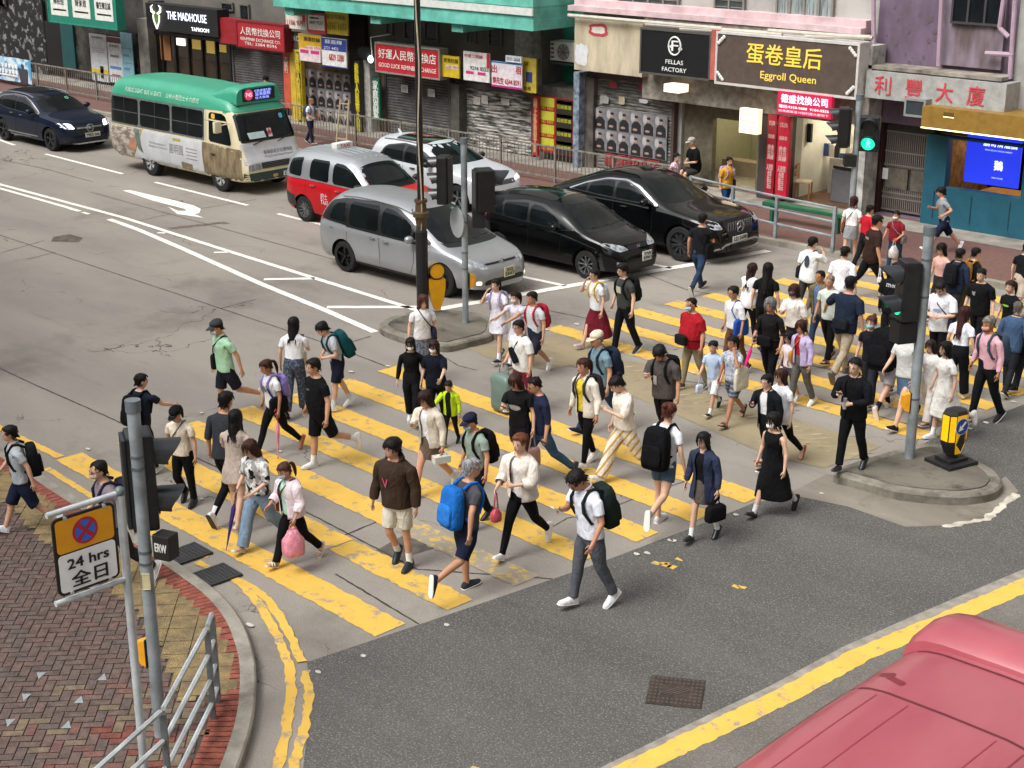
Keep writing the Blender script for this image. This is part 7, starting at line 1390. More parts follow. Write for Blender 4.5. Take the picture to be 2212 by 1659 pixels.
    # ---- head
    def shell(s, sk, zf, zs, zb, inf, rows=6, jag=.0, long=False, top=1.722):
        cols = []
        for k in range(24):
            th = 2*math.pi*k/24; dv = abs((math.degrees(th)-90+180) % 360-180); z0 = zf+(zs-zf)*sm(40, 78, dv); z0 = z0+(zb-z0)*sm(92, 128, dv); z0 += jag*math.sin(k*4.7); cols.append(z0)
        prev = None
        for i in range(rows+1):
            t = i/rows; P = []; Wt = []
            for k in range(24):
                th = 2*math.pi*k/24; z = cols[k]+(top-cols[k])*(1-(1-t)**1.25); zz = max(z, 1.535)
                a, b, yo = interp(HEADT, zz); x0n = len(s.label)*.37; q = inf*(.25, .8, 1)[min(i, 2)]+.0035*noise.noise(Vector((x0n*9+k*.9, z*28+s.J['S'][0]*900, i*1.7)))*(2.2 if inf > .012 else 1)
                if z < 1.55: a, b, yo = max(a, .066), max(b, .085), min(yo, .0)-(1.55-z)*.16
                x, y = (a+q)*math.cos(th), yo+(b+q)*math.sin(th)
                if long and z < 1.46: y = min(y, -.02)
                P.append(s.hp((x, y, z+q*.9*sm(1.62, 1.72, z)))); c = sm(1.5, 1.36, z)*.8; Wt.append([('head', 1-c), ('che', c)] if c > 0 else [('head', 1)])
            r = list(range(len(sk.v), len(sk.v)+24)); sk.v += [Vector(p) for p in P]; sk.w += Wt
            if prev: sk.bridge(prev, r)
            prev = r
        sk.cap(prev)
    def hairdo(s, st, cap):
        Hd = [('head', 1)]; st, arg = (st.split(':')+[''])[:2]
        if st != 'bald':
            sk = Sk(); D = {'short': (1.680, 1.628, 1.545, .013), 'buzz': (1.680, 1.635, 1.555, .004), 'mop': (1.654, 1.604, 1.535, .021), 'bob': (1.664, 1.53, 1.50, .024), 'long': (1.672, 1.40, float(arg or 1.30), .020), 'pony': (1.678, 1.625, 1.55, .012), 'bun': (1.678, 1.625, 1.55, .012), 'thin': (1.698, 1.63, 1.548, .006)}[st]
            if cap: D = (min(D[0], 1.66), D[1], D[2], min(D[3], .012))
            s.shell(sk, *D, jag=.012 if st in ('mop', 'bob', 'long') else .007, long=st == 'long', rows=7)
            rg = random.Random(len(s.label)*7+int(s.yaw*50)); nt_ = {'buzz': 0, 'thin': 26, 'long': 60, 'bob': 60}.get(st, 64) if not cap else 14
            for _ in range(nt_):
                th = rg.uniform(0, 2*math.pi); dv = abs((math.degrees(th)-90+180) % 360-180); lo = D[0] if dv < 50 else D[1] if dv < 100 else D[2]
                if cap and dv < 70: continue
                z1 = rg.uniform(max(1.52, lo)+.02, 1.715) if rg.random() < .6 else lo+.03; L = rg.uniform(.03, .06) if st not in ('long', 'bob') else rg.uniform(.06, .14); inf = D[3]*.9; P = []
                for t_, dz, di in ((0, 0, -.004), (.1, L*.5, .003), (.22, L, rg.uniform(.002, .012))):
                    z = z1-dz; a, b, yo = interp(HEADT, max(z, 1.535))
                    if z < 1.55: a, b, yo = max(a, .066), max(b, .085), min(yo, 0)-(1.55-z)*.16
                    q = inf+di; tt = th+t_*rg.uniform(-.7, .7); x, y = (a+q)*math.cos(tt), yo+(b+q)*math.sin(tt); P.append(s.hp((x, y, z+q*.9*sm(1.62, 1.72, z))))
                sk.tube(P, [.011, .010, .002], Hd, 4)
            if st == 'pony':
                h = s.hp; sk.tube([h((0, -.085, 1.665)), h((0, -.135, 1.655)), h((.01, -.16, 1.58)), h((.012, -.155, 1.48)), h((.005, -.13, 1.40))], [.02, .032, .036, .03, .008], lambda p: [('head', .75), ('che', .25)], 8)
            if st == 'bun': sk.ell(s.hp((0, -.10, 1.70)), (.045, .04, .042), Hd)
            s.make(sk, 'hair', s.dark)
        if cap:
            sk = Sk(); s.shell(sk, 1.662, 1.652, 1.64, .020, 5, top=1.728); b = [s.hp((.078*math.cos(t), .005+.105*math.sin(t), 1.662)) for t in [R(q) for q in range(20, 161, 14)]]; o_ = [s.hp((.070*math.cos(t), .02+.175*math.sin(t), 1.652-.012*abs(math.cos(t)))) for t in [R(q) for q in range(20, 161, 14)]]
            a = sk.ring(b, Hd); c = sk.ring(o_, Hd); d = sk.ring([p-Vector((0, 0, .008)) for p in map(Vector, b)], Hd); e = sk.ring([p-Vector((0, 0, .008)) for p in map(Vector, o_)], Hd)
            for i in range(len(a)-1): sk.f += [(a[i], a[i+1], c[i+1], c[i]), (d[i], e[i], e[i+1], d[i+1]), (c[i], c[i+1], e[i+1], e[i])]; sk.m += [0]*3
            s.make(sk, 'cap', cloth(cap), auto=60)
    def facemask(s, col):
        sk = Sk(); prev = None
        for z in (1.532, 1.55, 1.575, 1.598):
            a, b, yo = interp(HEADT, z); q = .010+.008*(1.55 <= z <= 1.58); P = [s.hp(((a+q)*math.cos(t), yo+(b+q+(.012 if abs(t-math.pi/2) < .3 else 0))*math.sin(t), z)) for t in [R(30+120*j/8) for j in range(9)]]; r = sk.ring(P, [('head', 1)])
            if prev:
                for j in range(8): sk.f.append((prev[j], prev[j+1], r[j+1], r[j])); sk.m.append(0)
            prev = r
        s.make(sk, 'face_mask', plain(col, .7))
    def specs(s):
        sk = Sk(); Hd = [('head', 1)]
        for q in (-1, 1): sk.tube([s.hp((q*.032+.021*math.cos(t), .114-.004*abs(math.cos(t)), 1.616+.015*math.sin(t))) for t in [R(36*j) for j in range(11)]], .0028, Hd, 4); sk.tube([s.hp((q*.053, .110, 1.618)), s.hp((q*.076, .0, 1.618))], .0025, Hd, 4)
        s.make(sk, 'glasses', plain('1d1b1a', .3), sub=0)
    # ---- things carried (each a thing of its own)
    def thing(s, name, label, cat, c):
        c = Vector(c); w = s.W @ c; t = empty(name, w, s.yaw, label, cat); t.rotation_euler = (0, 0, s.yaw); s.c = c; return t
    def piece(s, mb, name, m, t, **k): mb.v = [v-s.c for v in mb.v]; return mb.build(name, m, t, **k)
    def rbox(s, M, dims, r=.25, taper=.9, mi=0, mb=None, ex=5.):
        mb = mb or MB(); w, d, h = dims; rings = []
        for z, q in ((-.5, .80), (-.46, .95), (-.3, 1), (.1, .98), (.34, .93*taper+.07), (.46, .82*taper), (.5, .6*taper)):
            rings.append([M @ Vector((math.copysign(abs(math.cos(t))**(2/ex), math.cos(t))*w/2*q, math.copysign(abs(math.sin(t))**(2/ex), math.sin(t))*d/2*q, z*h)) for t in (2*math.pi*k/16 for k in range(16))])
        mb.loft(rings, mi); return mb
    def hp_(s, n): return s.P('f'+n, s.palm[n])*s.k
    def acc(s, kind, label, c1, *a):
        k = s.k; S_ = Matrix.Scale(k, 4); m = cloth(c1); Ch = S_ @ s.M['che']; back = s.torso(1.2, s.top_e if hasattr(s, 'top_e') else .02)[12][1]
        if kind == 'back':
            sz = a[0] if a else 1.; c = Ch @ Vector((0, back-.085*sz, 1.2)); t = s.thing('backpack', label, 'backpack', c)
            s.piece(s.rbox(Ch @ Matrix.Translation((0, back-.085*sz, 1.20-.04*(sz > 1))), (.30*sz, .17*sz, .46*sz)), 'bag_body', m, t, auto=50); c2 = a[1] if len(a) > 1 else c1
            s.piece(s.rbox(Ch @ Matrix.Translation((0, back-.175*sz, 1.12-.04*(sz > 1))), (.24*sz, .06*sz, .22*sz)), 'front_pocket', cloth(c2), t, auto=50)
            fr = s.torso(1.3, s.top_e)[4][1]
            for q in (-1, 1):
                x = q*.105*(.9 if s.sex == 'f' else 1); mb = MB(); pts = [(x, back-.02, 1.40), (x, -.055, 1.462), (x*1.05, .02, 1.468), (x*1.1, fr-.012, 1.36), (x*1.2, fr-.004, 1.24), (x*1.45, fr*.55, 1.10), (x*1.3, back+.02, 1.02)]; mb.tube([Ch @ Vector(p) for p in pts], .021*k, 6)
                ctr = [Ch @ Vector(p) for p in pts]; s.piece(mb, 'strap', cloth(a[2]) if len(a) > 2 else m, t)
        elif kind in ('cross', 'shoulder'):
            q = a[0]; wv, hv = a[1] if len(a) > 1 else (.22, .2); e = .03; sx = s.torso(1.0, e)[0][0]; fr = s.torso(1.2, e)[4][1]; bk = s.torso(1.2, e)[12][1]; o = -q if kind == 'cross' else q
            B = (S_ @ s.M['pel']) @ Matrix.Translation((q*(sx+.03), .03, .97)) @ Matrix.Rotation(math.pi/2, 4, 'Z'); t = s.thing('shoulder_bag', label, 'bag', B.translation); s.piece(s.rbox(B, (wv, .09, hv), taper=.95), 'bag_body', m, t, auto=50)
            sh = s.s_x*.55; P = [(q*(sx+.03), .06, 1.05), (q*sx*.6 if kind == 'cross' else q*sx*.95, fr*.92, 1.18), (0 if kind == 'cross' else q*sh, fr+.012, 1.32), (o*sh, .03, 1.475), (o*sh, -.05, 1.47), (0 if kind == 'cross' else q*sh, bk-.012, 1.3), (q*sx*.7, bk*.9, 1.12), (q*(sx+.03), -.01, 1.05)]
            mb = MB(); mb.tube([Ch @ Vector(p) if p[2] > 1.1 else (S_ @ s.M['pel']) @ Vector(p) for p in P], .011*k, 5); s.piece(mb, 'strap', m, t)
        elif kind == 'chest':
            fr = s.torso(1.15, .03)[4][1]; B = Ch @ Matrix.Translation((a[0], fr+.03, 1.12)) @ Matrix.Rotation(R(30), 4, 'Y'); t = s.thing('sling_bag', label, 'bag', B.translation); s.piece(s.rbox(B, (.14, .07, .30)), 'bag_body', m, t, auto=50)
            mb = MB(); mb.tube([Ch @ Vector(p) for p in ((a[0], fr+.02, 1.22), (-.06, fr, 1.36), (-.1, .02, 1.47), (-.09, -.06, 1.46), (.0, s.torso(1.25, .03)[12][1], 1.25))], .012*k, 5); s.piece(mb, 'strap', m, t)
        elif kind == 'belt':
            z = .99; A = s.torso(z, .035); y = A[12][1]-.04 if a and a[0] < 0 else A[4][1]+.045; B = (S_ @ s.M['pel']) @ Matrix.Translation((.02, y, z)); t = s.thing('belt_bag', label, 'bag', B.translation); s.piece(s.rbox(B, (.28, .10, .18), taper=1), 'bag_body', m, t, auto=50); mb = MB(); mb.tube([(S_ @ s.M['pel']) @ Vector(p) for p in A+[A[0]]], .012*k, 5); s.piece(mb, 'strap', m, t)
        elif kind == 'phone':
            n = a[0]; p = s.hp_(n); f = S_ @ s.M['f'+n]; t = s.thing('mobile_phone', label, 'phone', p+Vector((0, .02, .02))*k); mb = MB(); mb.M = Matrix.Translation(p+Vector((0, .03, .025))*k) @ Matrix.Rotation(R(35), 4, 'X'); mb.box((0, 0, 0), (.075*k, .15*k, .01*k), 0, 0, .003); s.piece(mb, 'phone_case', plain(c1, .3), t, smooth=False); mb = MB(); mb.M = Matrix.Translation(p+Vector((0, .03, .025))*k) @ Matrix.Rotation(R(35), 4, 'X'); mb.box((0, 0, .0065*k), (.067*k, .138*k, .002*k)); s.piece(mb, 'screen', plain('20242c', .15), t, smooth=False)
        elif kind in ('plastic', 'hand', 'tote', 'box', 'paper'):
            n = a[0]; p = s.hp_(n); dz = {'plastic': .30, 'hand': .27, 'tote': .36, 'box': .10, 'paper': .3}[kind]*k; sz = a[1] if len(a) > 1 else 1.; dims = {'plastic': (.30, .24, .36), 'hand': (.34, .13, .24), 'tote': (.34, .10, .38), 'box': (.26, .13, .11), 'paper': (.22, .10, .26)}[kind]
            dims = [v*k*sz for v in dims]; c = p-Vector((0, 0, dz)); t = s.thing({'plastic': 'plastic_bag', 'hand': 'handbag', 'tote': 'tote_bag', 'box': 'tissue_box', 'paper': 'paper_bag'}[kind], label, 'bag' if kind != 'box' else 'box', c); B = Matrix.Translation(c) @ Matrix.Rotation(R(70), 4, 'Z')
            if kind == 'box': mb = MB(); mb.box(c, dims, 0, R(60), .004); mb.box(c+Vector((0, 0, dims[2]*.5)), (dims[0]*.5, dims[1]*.4, .012), 1, R(60)); s.piece(mb, 'carton', [mat('tissue_carton', 'd9c0b4', .6, col2='a5c4c2', scale=9), plain('e6e4e0', .7)], t, smooth=False)
            else:
                mm = mat('film_'+c1, c1, .3, var=.15, scale=14, bump=.9, bscale=16) if kind == 'plastic' else m; s.piece(s.rbox(B, dims, taper=.55 if kind == 'plastic' else .95, ex=2.6 if kind == 'plastic' else 6), 'bag_body', mm, t, auto=60)
                for q in (-1, 1): mb = MB(); w = dims[0]*.22*q; mb.tube([B @ Vector((w, 0, dims[2]*.42)), p+Vector((0, 0, .0))+(B.to_3x3() @ Vector((w*.3, .0, 0)))], .010*k, 5); s.piece(mb, 'handle', mm, t)
        elif kind == 'umb':
            n = a[0]; p = s.hp_(n); d = Vector(a[1]).normalized() if len(a) > 1 else Vector((0, .25, -1)).normalized(); L = .72*k; t = s.thing('umbrella', label, 'umbrella', p); mb = MB(); mb.tube([p+d*.10, p+d*.16, p+d*.42*k, p+d*L], [.012, .036*k, .026*k, .006], 8); s.piece(mb, 'canopy', m, t); mb = MB(); mb.tube([p+d*.12, p-d*.06, p-d*.10+Vector((0, .03, .01)), p-d*.07+Vector((0, .055, 0))], .010*k, 6); s.piece(mb, 'handle', plain(a[2] if len(a) > 2 else '3a3030', .5), t); mb = MB(); mb.tube([p+d*L, p+d*(L+.06*k)], .005, 6); s.piece(mb, 'tip', plain('2a2a2c', .4), t)
        elif kind == 'case':
            n = a[0]; p = s.hp_(n); c = Vector((p.x, p.y, .34)); t = s.thing('suitcase', label, 'suitcase', c); s.piece(s.rbox(Matrix.Translation(c), (.40, .26, .6), taper=1.1, ex=7), 'shell', plain(c1, .4), t, auto=50); mb = MB()
            for q in (-1, 1): mb.tube([(c.x+q*.1, c.y, .6), (c.x+q*.1, c.y, p.z)], .011, 6)
            mb.tube([(c.x-.1, c.y, p.z), (c.x+.1, c.y, p.z)], .015, 6); s.piece(mb, 'handle', plain('8d9092', .4, .5), t)
        elif kind == 'cup':
            n = a[0]; p = s.hp_(n); t = s.thing(a[1], label, a[2], p); mb = MB(); mb.cyl(p-Vector((0, 0, .07*k)), p+Vector((0, 0, .09*k)), .028*k, 10); s.piece(mb, 'holder', plain(c1, .4), t)
# ------------------------------------------------------------ the crowd
p = Person; LT, DK = 'd0a78e', 'a9795c'
# near left corner
p('person in grey polo, navy shorts and white trainers stepping onto the brick corner', (62, 1150), (8, 918), -84, 'm', 'polo:a9adb2', 'short:1c2236:.45', 'sneak:e4e2e6:e8e6e4', 'short', 'R', 'fb', [('back', 'black backpack with orange tag on the boy at left edge', '17181b', 1.05)], gz=.13, kid=0)
p('person with glasses in mauve t-shirt behind the no stopping sign', (262, 1265), (225, 990), -70, 'm', 'tee:82767f', 'reg:2b2a30', 'sneak:d9dadd:e3e3e3', 'thin', 'R', 'fb', [('back', 'dark backpack on the man behind the no stopping sign', '2a2a3a', .9)], gz=.13, glasses=1, mask='c9a9a0', lean=8)
p('person in navy t-shirt pointing right, half hidden by the leftmost signal', (312, 1030), (304, 812), 140, 'm', 'tee:1d2231', 'reg:23262c', 'sneak:c9cbcc', 'short', 'r', 'rd', [('back', 'black backpack on the man behind the leftmost signal', '121315', 1.1)], turn=-25)
p('person in black cap, cream t-shirt and black trousers facing the kerb', (404, 1092), (382, 873), -28, 'f', 'tee:ddd0bf', 'reg:121214', 'boot:17171a:17171a', 'pony', 'a', 'dd', [('cross', 'olive narrow strap bag on the person in black cap', '5d6242', 1, (.16, .16))], cap='16171a', nod=22, skin='bd8f74')
p('person in mint polo, grey cap and navy shorts striding left', (497, 905), (470, 688), -62, 'm', 'polo:a5cfae', 'short:20222e:.52', 'sneak:d6d2c2:d9d6c9', 'short', 'K', 'db', [('cross', 'black crossbody bag on the person in mint polo', '1a1b1f', 1, (.2, .26))], cap='3c3e42', mask='c2cdd6', skin='bd8a6c', nod=14)
p('person in charcoal polo and black jeans walking away', (492, 1118), (507, 852), 138, 'm', 'roll:34363c', 'slim:131418+dcdcdc', 'sneak:d9d9da:2a2a2a', 'short', 'L', 'dd', skin='b98a6c')
p('person in short beige dress and beige heels seen from behind', (515, 1142), (530, 892), 152, 'f', 'dres.68:b3a497', 'none', 'flat:c9b8a6:b5a594', 'long:1.38', 'l', 'dp', skin=LT)
p('person in grey floral blouse and light jeans holding a purple umbrella', (568, 1183), (548, 945), -42, 'f', 'blou:9b9a98:fd8d6d2', 'wide:7d93a8', 'flat:b9c4bd:c9cfca', 'long:1.28', 'R', 'cu', [('umb', 'closed purple umbrella pointing down by the crossing stripe', '3d2a66', 'R', (-.1, .45, -.9))], hk='3c2219', nod=18, skin=LT)
p('person in mint top with pink shawl, mask and black trousers', (640, 1218), (612, 995), -48, 'f', 'tee:a9cdbd|shaw:dccdd2', 'reg:141416', 'sandal:d9d2c2:d9d2c2', 'pony', 'R', 'uc', [('plastic', 'pink and white plastic carrier bag in the left hand', 'd8899a', 'L', 1.15), ('cross', 'small brown bag under the pink shawl', '7a3a2c', 1, (.16, .18))], mask='a9c0d0', hk='4a2b20', nod=16, skin='bd8a6e')
p('person in white t-shirt and checked wide trousers seen from behind, holding a phone', (640, 900), (622, 690), 165, 'f', 'tee:e0e0e4', 'wide:3c4250/c5a6070', 'sneak:1c1c1e:1c1c1e', 'long:1.36', 'r', 'pd', [('phone', 'dark phone held by the person in checked trousers', '2a1c22', 'R'), ('tote', 'cream tote bag beside the checked trousers', 'd6cfb8', 'R', .7)])
p('person in white logo t-shirt and black trousers with a lilac backpack', (600, 978), (598, 775), -58, 'f', 'tee:d9dadc', 'slim:15161a', 'flat:a2504a:9c4a44', 'pony', 'R', 'dd', [('back', 'lilac backpack on the person with the pink umbrella', '8d7cc0', .9, 'a898d4'), ('umb', 'closed pink umbrella with a red handle', 'd98aa0', 'L', (0, .05, -1), 'b52a34'), ('shoulder', 'large black shoulder bag below the lilac backpack', '17181a', -1, (.36, .3))], logo=('#', '5d7468', 1.24, .13, .13), hk='3a2018', nod=14, skin=DK)
p('person in black t-shirt and black shorts striding left in white trainers', (700, 1010), (682, 772), -58, 'm', 'tee:141517', 'short:15161a:.50+dddddd', 'sneak:dcdcd8:d0d0cc', 'short', 'K', 'dd', skin='c49478', fat=.05, logo=('#', '4c4f54', 1.30, .08, .03))
p('person in grey t-shirt and navy shorts leaning forward, hands clasped', (735, 885), (703, 694), -72, 'm', 'tee:a9adb2', 'short:1c2130:.52+d0d4d8', 'sneak:dfe0e2', 'mop', 'l', 'ww', [('back', 'dark teal backpack on the boy in grey t-shirt', '14454a', 1.15, '123c40')], lean=20, nod=18, skin='cda288')
p('person in white striped-sleeve t-shirt standing before the middle island', (913, 826), (917, 634), 18, 'f', 'tee:e2e2e4', 'skirt:7a808c/c4a5060:.55:.1', 'sneak:d9d9d9', 'long:1.30', 'S', 'dd', [('cross', 'thin dark strap bag on the person before the middle island', '2a2c44', -1, (.2, .24))], hk='4a2a20', skin=LT, turn=15)
p('person in black long top, black trousers and white mask', (893, 915), (901, 727), -12, 'f', 'long:141416', 'wide:181a20', 'sneak:d9d9d6', 'long:1.34', 'l', 'dd', mask='e2e2e2', skin=LT, glasses=1)
p('person in navy short sleeved top with white mask, holding the child by the shoulder', (945, 925), (936, 732), -20, 'f', 'big:171a26', 'wide:15161a', 'flat:1a1a1c', 'long:1.25', 'r', 'dr', mask='dfe2e4', hk='2a1814', skin=LT)
p('child in neon yellow jacket and black trousers', (975, 962), (980, 822), -20, 'm', 'tee:17191c|jack:b4d22a', 'slim:15171a', 'sneak:25272b:dcdcdc', 'short', 'r', 'rd', kid=1, nod=16)
p('person in beige cardigan, white top and brown skirt reading a phone', (935, 1068), (925, 840), -36, 'f', 'tank:e4e4e6|card:d6ccbc', 'skirt:6f5f52:.60:.04+dcdcdc', 'sneak:e6e6e6', 'long:1.26', 'R', 'pd', [('phone', 'pale phone of the person in brown skirt', 'b9b4b0', 'R'), ('box', 'pastel tissue carton carried by the person in brown skirt', 'd9c0b4', 'L')], hk='2c1a15', nod=20, skin='c7967a')
p('person in sage t-shirt, navy cap and blue mask', (1035, 1135), (1020, 890), -58, 'm', 'tee:8b9a8e', 'reg:15171b', 'leather:17171a:17171a', 'short', 'l', 'dd', [('back', 'black rucksack on the person in sage t-shirt', '131416', 1.05)], cap='20253a', mask='8fc0cc', nod=14, skin='bd8a6c')
p('person with grey hair in dark grey t-shirt and navy shorts seen from behind', (1005, 1283), (1024, 995), 128, 'm', 'tee:46464c', 'short:1d2338:.50', 'sneak:3a3d45:e3e3e0', 'short', 'J', 'bd', [('back', 'bright blue backpack on the grey haired person', '1f66b4', 1.1, '2a74c4')], hk='8b8b8c', turn=-25, skin='bd8a6a')
p('person in brown hooded jumper with pink letter and cream shorts', (864, 1228), (842, 942), -26, 'm', 'inner:e6e6ea|hood:3d2f26', 'short:d2ccbe:.54+e6e6e6', 'clog:1b232b:1b232b', 'mop', 'a', 'dd', logo=('V', 'd8487c', 1.20, .09, .13, 0, .06), skin='c4937a', turn=-20)
p('person in white poncho and black leggings with a chestnut ponytail', (1130, 1196), (1140, 933), -30, 'f', 'tank:e0dcd8|shaw:ddd4c9', 'slim:131316', 'sneak:e8e8e8', 'pony', 'G', 'uw', [('plastic', 'small red and white packet held by the person in poncho', 'b54a58', 'R', .5)], hk='6a3c26', skin='d3a78e', lean=2)
p('person in white school shirt and grey trousers looking at a phone', (1276, 1312), (1244, 1012), -52, 'm', 'polo:dcdfe8', 'reg:54575d', 'sneak:e6e4e4:e6e6e6', 'short', 'r', 'pc', [('phone', 'white phone of the person in grey trousers', 'd9d9dc', 'R'), ('back', 'dark green rucksack on the person in grey trousers', '1e2826', 1.1)], nod=38, lean=8, skin='b98468', glasses=1, logo=('#', '5fa890', 1.13, .05, .06, 0, .06))
p('person in navy long sleeved polo and blue jeans striding left', (1172, 1042), (1168, 813), -62, 'm', 'roll:20253a', 'jean:36506a', 'leather:22252a:22252a', 'thin', 'G', 'fd', [('phone', 'black phone at the hip of the person in navy polo', '1c1d20', 'L')], glasses=1, skin='bd8c70', nod=16)
p('person in black printed t-shirt and black shorts holding a phone', (1125, 1040), (1128, 803), -35, 'f', 'tee:19191b', 'short:1a1b22:.58', 'flat:b98a80:a87a70', 'long:1.34', 'l', 'pd', [('phone', 'dark phone of the person in printed black t-shirt', '3a3c44', 'R'), ('tote', 'dusty pink tote bag of the person in printed t-shirt', '9c7c74', 'L', .8)], glasses=1, hk='3a221a', logo=('#', 'a9a9a9', 1.22, .20, .10), nod=20)
p('person in white t-shirt and maroon trousers with a sling bag', (1130, 893), (1128, 690), -48, 'm', 'big:e2e2e0', 'reg:7c2c3c', 'sneak:e4e4e4', 'short', 'r', 'cd', [('chest', 'black sling bag on the person in maroon trousers', '17181b', 0.02), ('case', 'sage green suitcase pulled by the person in maroon trousers', '6a7d76', 'R')], glasses=1)
p('person in white school dress holding a hand to the mouth', (1078, 782), (1082, 600), -35, 'f', 'dres.58:dcdbe4', 'none+e8e8ea', 'leather:1a1a1e', 'pony', 'l', 'mu', [('back', 'pale lilac backpack of the schoolgirl by the island', 'b0a4cc', .9)], kid=0, skin=LT)
p('person in lilac school dress and mask behind the schoolgirl', (1120, 795), (1124, 629), -40, 'f', 'dres.58:cfcad8', 'none+e0e0e2', 'leather:1a1a1e', 'pony', 'r', 'rd', mask='e6dde2', skin=LT)
p('child in grey t-shirt with a red backpack', (1158, 812), (1153, 629), -52, 'm', 'tee:c2c5c8', 'short:262a38:.5', 'sneak:e8e8e8', 'short', 'L', 'rd', [('back', 'red and navy backpack on the child in grey t-shirt', 'b02a40', 1.0, '27304a')], skin='b9876a')
p('person in white top and long maroon skirt eating while walking', (1290, 752), (1275, 580), -52, 'f', 'tee:dfe0e2', 'skirt:6d1f2c:.24:.16', 'sneak:d0b4b0:d6c6c2', 'short', 'R', 'md', [('back', 'yellow strapped backpack of the person in maroon skirt', 'c9ccd0', .8, 'c9ccd0', 'e0b24a')], skin=LT, glasses=1)
p('person in dark green t-shirt and black trousers with a black backpack', (1350, 764), (1346, 568), -48, 'm', 'tee:3d3f3c', 'reg:16171a', 'sneak:2d333f:d9d9d9', 'mop', 'r', 'dd', [('back', 'black backpack on the person in dark green t-shirt', '1a1b1d', 1.0)], glasses=1, logo=('=', 'b9b4a2', 1.26, .13, .13), skin=LT)
p('person in blue grey polo and cream cap with a navy backpack', (1300, 935), (1285, 713), -55, 'm', 'polo:6f8a96', 'jean:2c3f58', 'sneak:23283a:dadada', 'thin', 'G', 'dd', [('back', 'navy backpack on the person in cream cap', '222a3c', 1.1)], cap='e0d2b8', hk='8a8a88', skin='bd8c6c', nod=10)
p('person in cream jacket over yellow top and black trousers', (1268, 1008), (1266, 772), -48, 'f', 'tank:d8bf3a|jack:ded6c8', 'slim:15161a', 'sneak:e3e0dc', 'pony', 'l', 'dd', [('back', 'dark grey backpack on the person in cream jacket', '35343a', .9)], hk='3c2219', skin='b98468')
p('person in cream blouse and wide striped trousers reading a phone', (1350, 1040), (1360, 812), -58, 'f', 'blou:dfd6c8', 'wide:e0d8c8/sb8924e', 'sneak:e3ddd2', 'bun', 'G', 'dp', [('phone', 'white phone of the person in striped trousers', 'dedad4', 'L')], nod=34, skin=LT)
p('person with bowl haircut in grey t-shirt, head bowed over a phone', (1432, 965), (1425, 744), -35, 'm', 'big:514b4a', 'reg:1c1c1f', 'sneak:d0d0d0', 'mop', 'l', 'pd', [('phone', 'white phone of the person with bowl haircut', 'd6d6d8', 'R'), ('back', 'black rucksack on the person with bowl haircut', '161719', 1.0)], nod=36, skin='b98468', logo=('=', 'a3a09e', 1.14, .07, .16, 0, .06))
p('person in white t-shirt and denim shorts seen from behind, hair in a brown bun', (1428, 1138), (1441, 876), 152, 'f', 'tee:e2e4ea', 'hot:4a5f70', 'sneak:d6d4d0', 'bun', 'J', 'dr', [('back', 'large black rucksack on the person in denim shorts', '101113', 1.25)], hk='5a2e22', skin=LT)
p('person with long black hair in navy blazer, carrying a black handbag', (1518, 1168), (1527, 930), -28, 'f', 'tank:17181c|blaz:30374c', 'skirt:5d564e:.58:.02+dcdcdc', 'leather:15151a:15151a', 'long:1.24', 'r', 'dd', [('hand', 'black handbag of the person in navy blazer', '131417', 'L', 1.05)], skin=LT)
p('person in black sleeveless dress, white mask and silver belt', (1668, 1112), (1666, 890), -38, 'f', 'sles.30:131416', 'none+d8d8d8', 'leather:141418:141418', 'bob', 'R', 'dd', mask='e8e8e8', skin=LT)
p('person in red t-shirt, blue mask and khaki trousers', (1496, 842), (1502, 642), -48, 'm', 'big:9c1c26', 'reg:8a7f62', 'leather:4a4238', 'thin', 'r', 'dd', [('belt', 'black belt bag on the person in red t-shirt', '1a1b1d')], mask='a8cfe0', fat=.08, skin='b98468')
p('child in pale blue school shirt and white shorts', (1540, 893), (1542, 737), -32, 'm', 'polo:b0c4dc', 'short:dcdde2:.5+e2e2e2', 'leather:1c1c20', 'short', 'L', 'uc', [('paper', 'pale paper bag held by the child in school shirt', 'c6ccd8', 'R', .8)], kid=1, skin='c4937a')
p('person in patterned top and striped shorts with a cream tote bag', (1582, 915), (1588, 724), -40, 'f', 'tee:b9bec8:p8a90a0', 'short:4c525c/h7a808a:.56', 'slide:2d2f33:2d2f33', 'pony', 'L', 'dm', [('shoulder', 'big cream tote bag on the person in striped shorts', 'd3cab4', -1, (.36, .42))], skin='b07c5e')
p('person in white blouse and brown trousers with a blue bag', (1585, 808), (1575, 617), -48, 'f', 'blou:e0e0e0', 'reg:6a4a35', 'flat:3a2c24', 'short', 'r', 'dd', [('shoulder', 'bright blue tote bag on the person in white blouse', '244fa8', -1, (.36, .34))], glasses=1, skin='bd8c70')
p('person in black t-shirt and jeans passing the black coupe', (1506, 632), (1512, 464), 148, 'm', 'tee:191a1d', 'jean:2b3d55', 'sneak:3a3530:c9c9c4', 'short', 'L', 'pd', [('cross', 'black crossbody bag on the person before the coupe', '141518', 1, (.26, .3))], skin='bd8a6c')
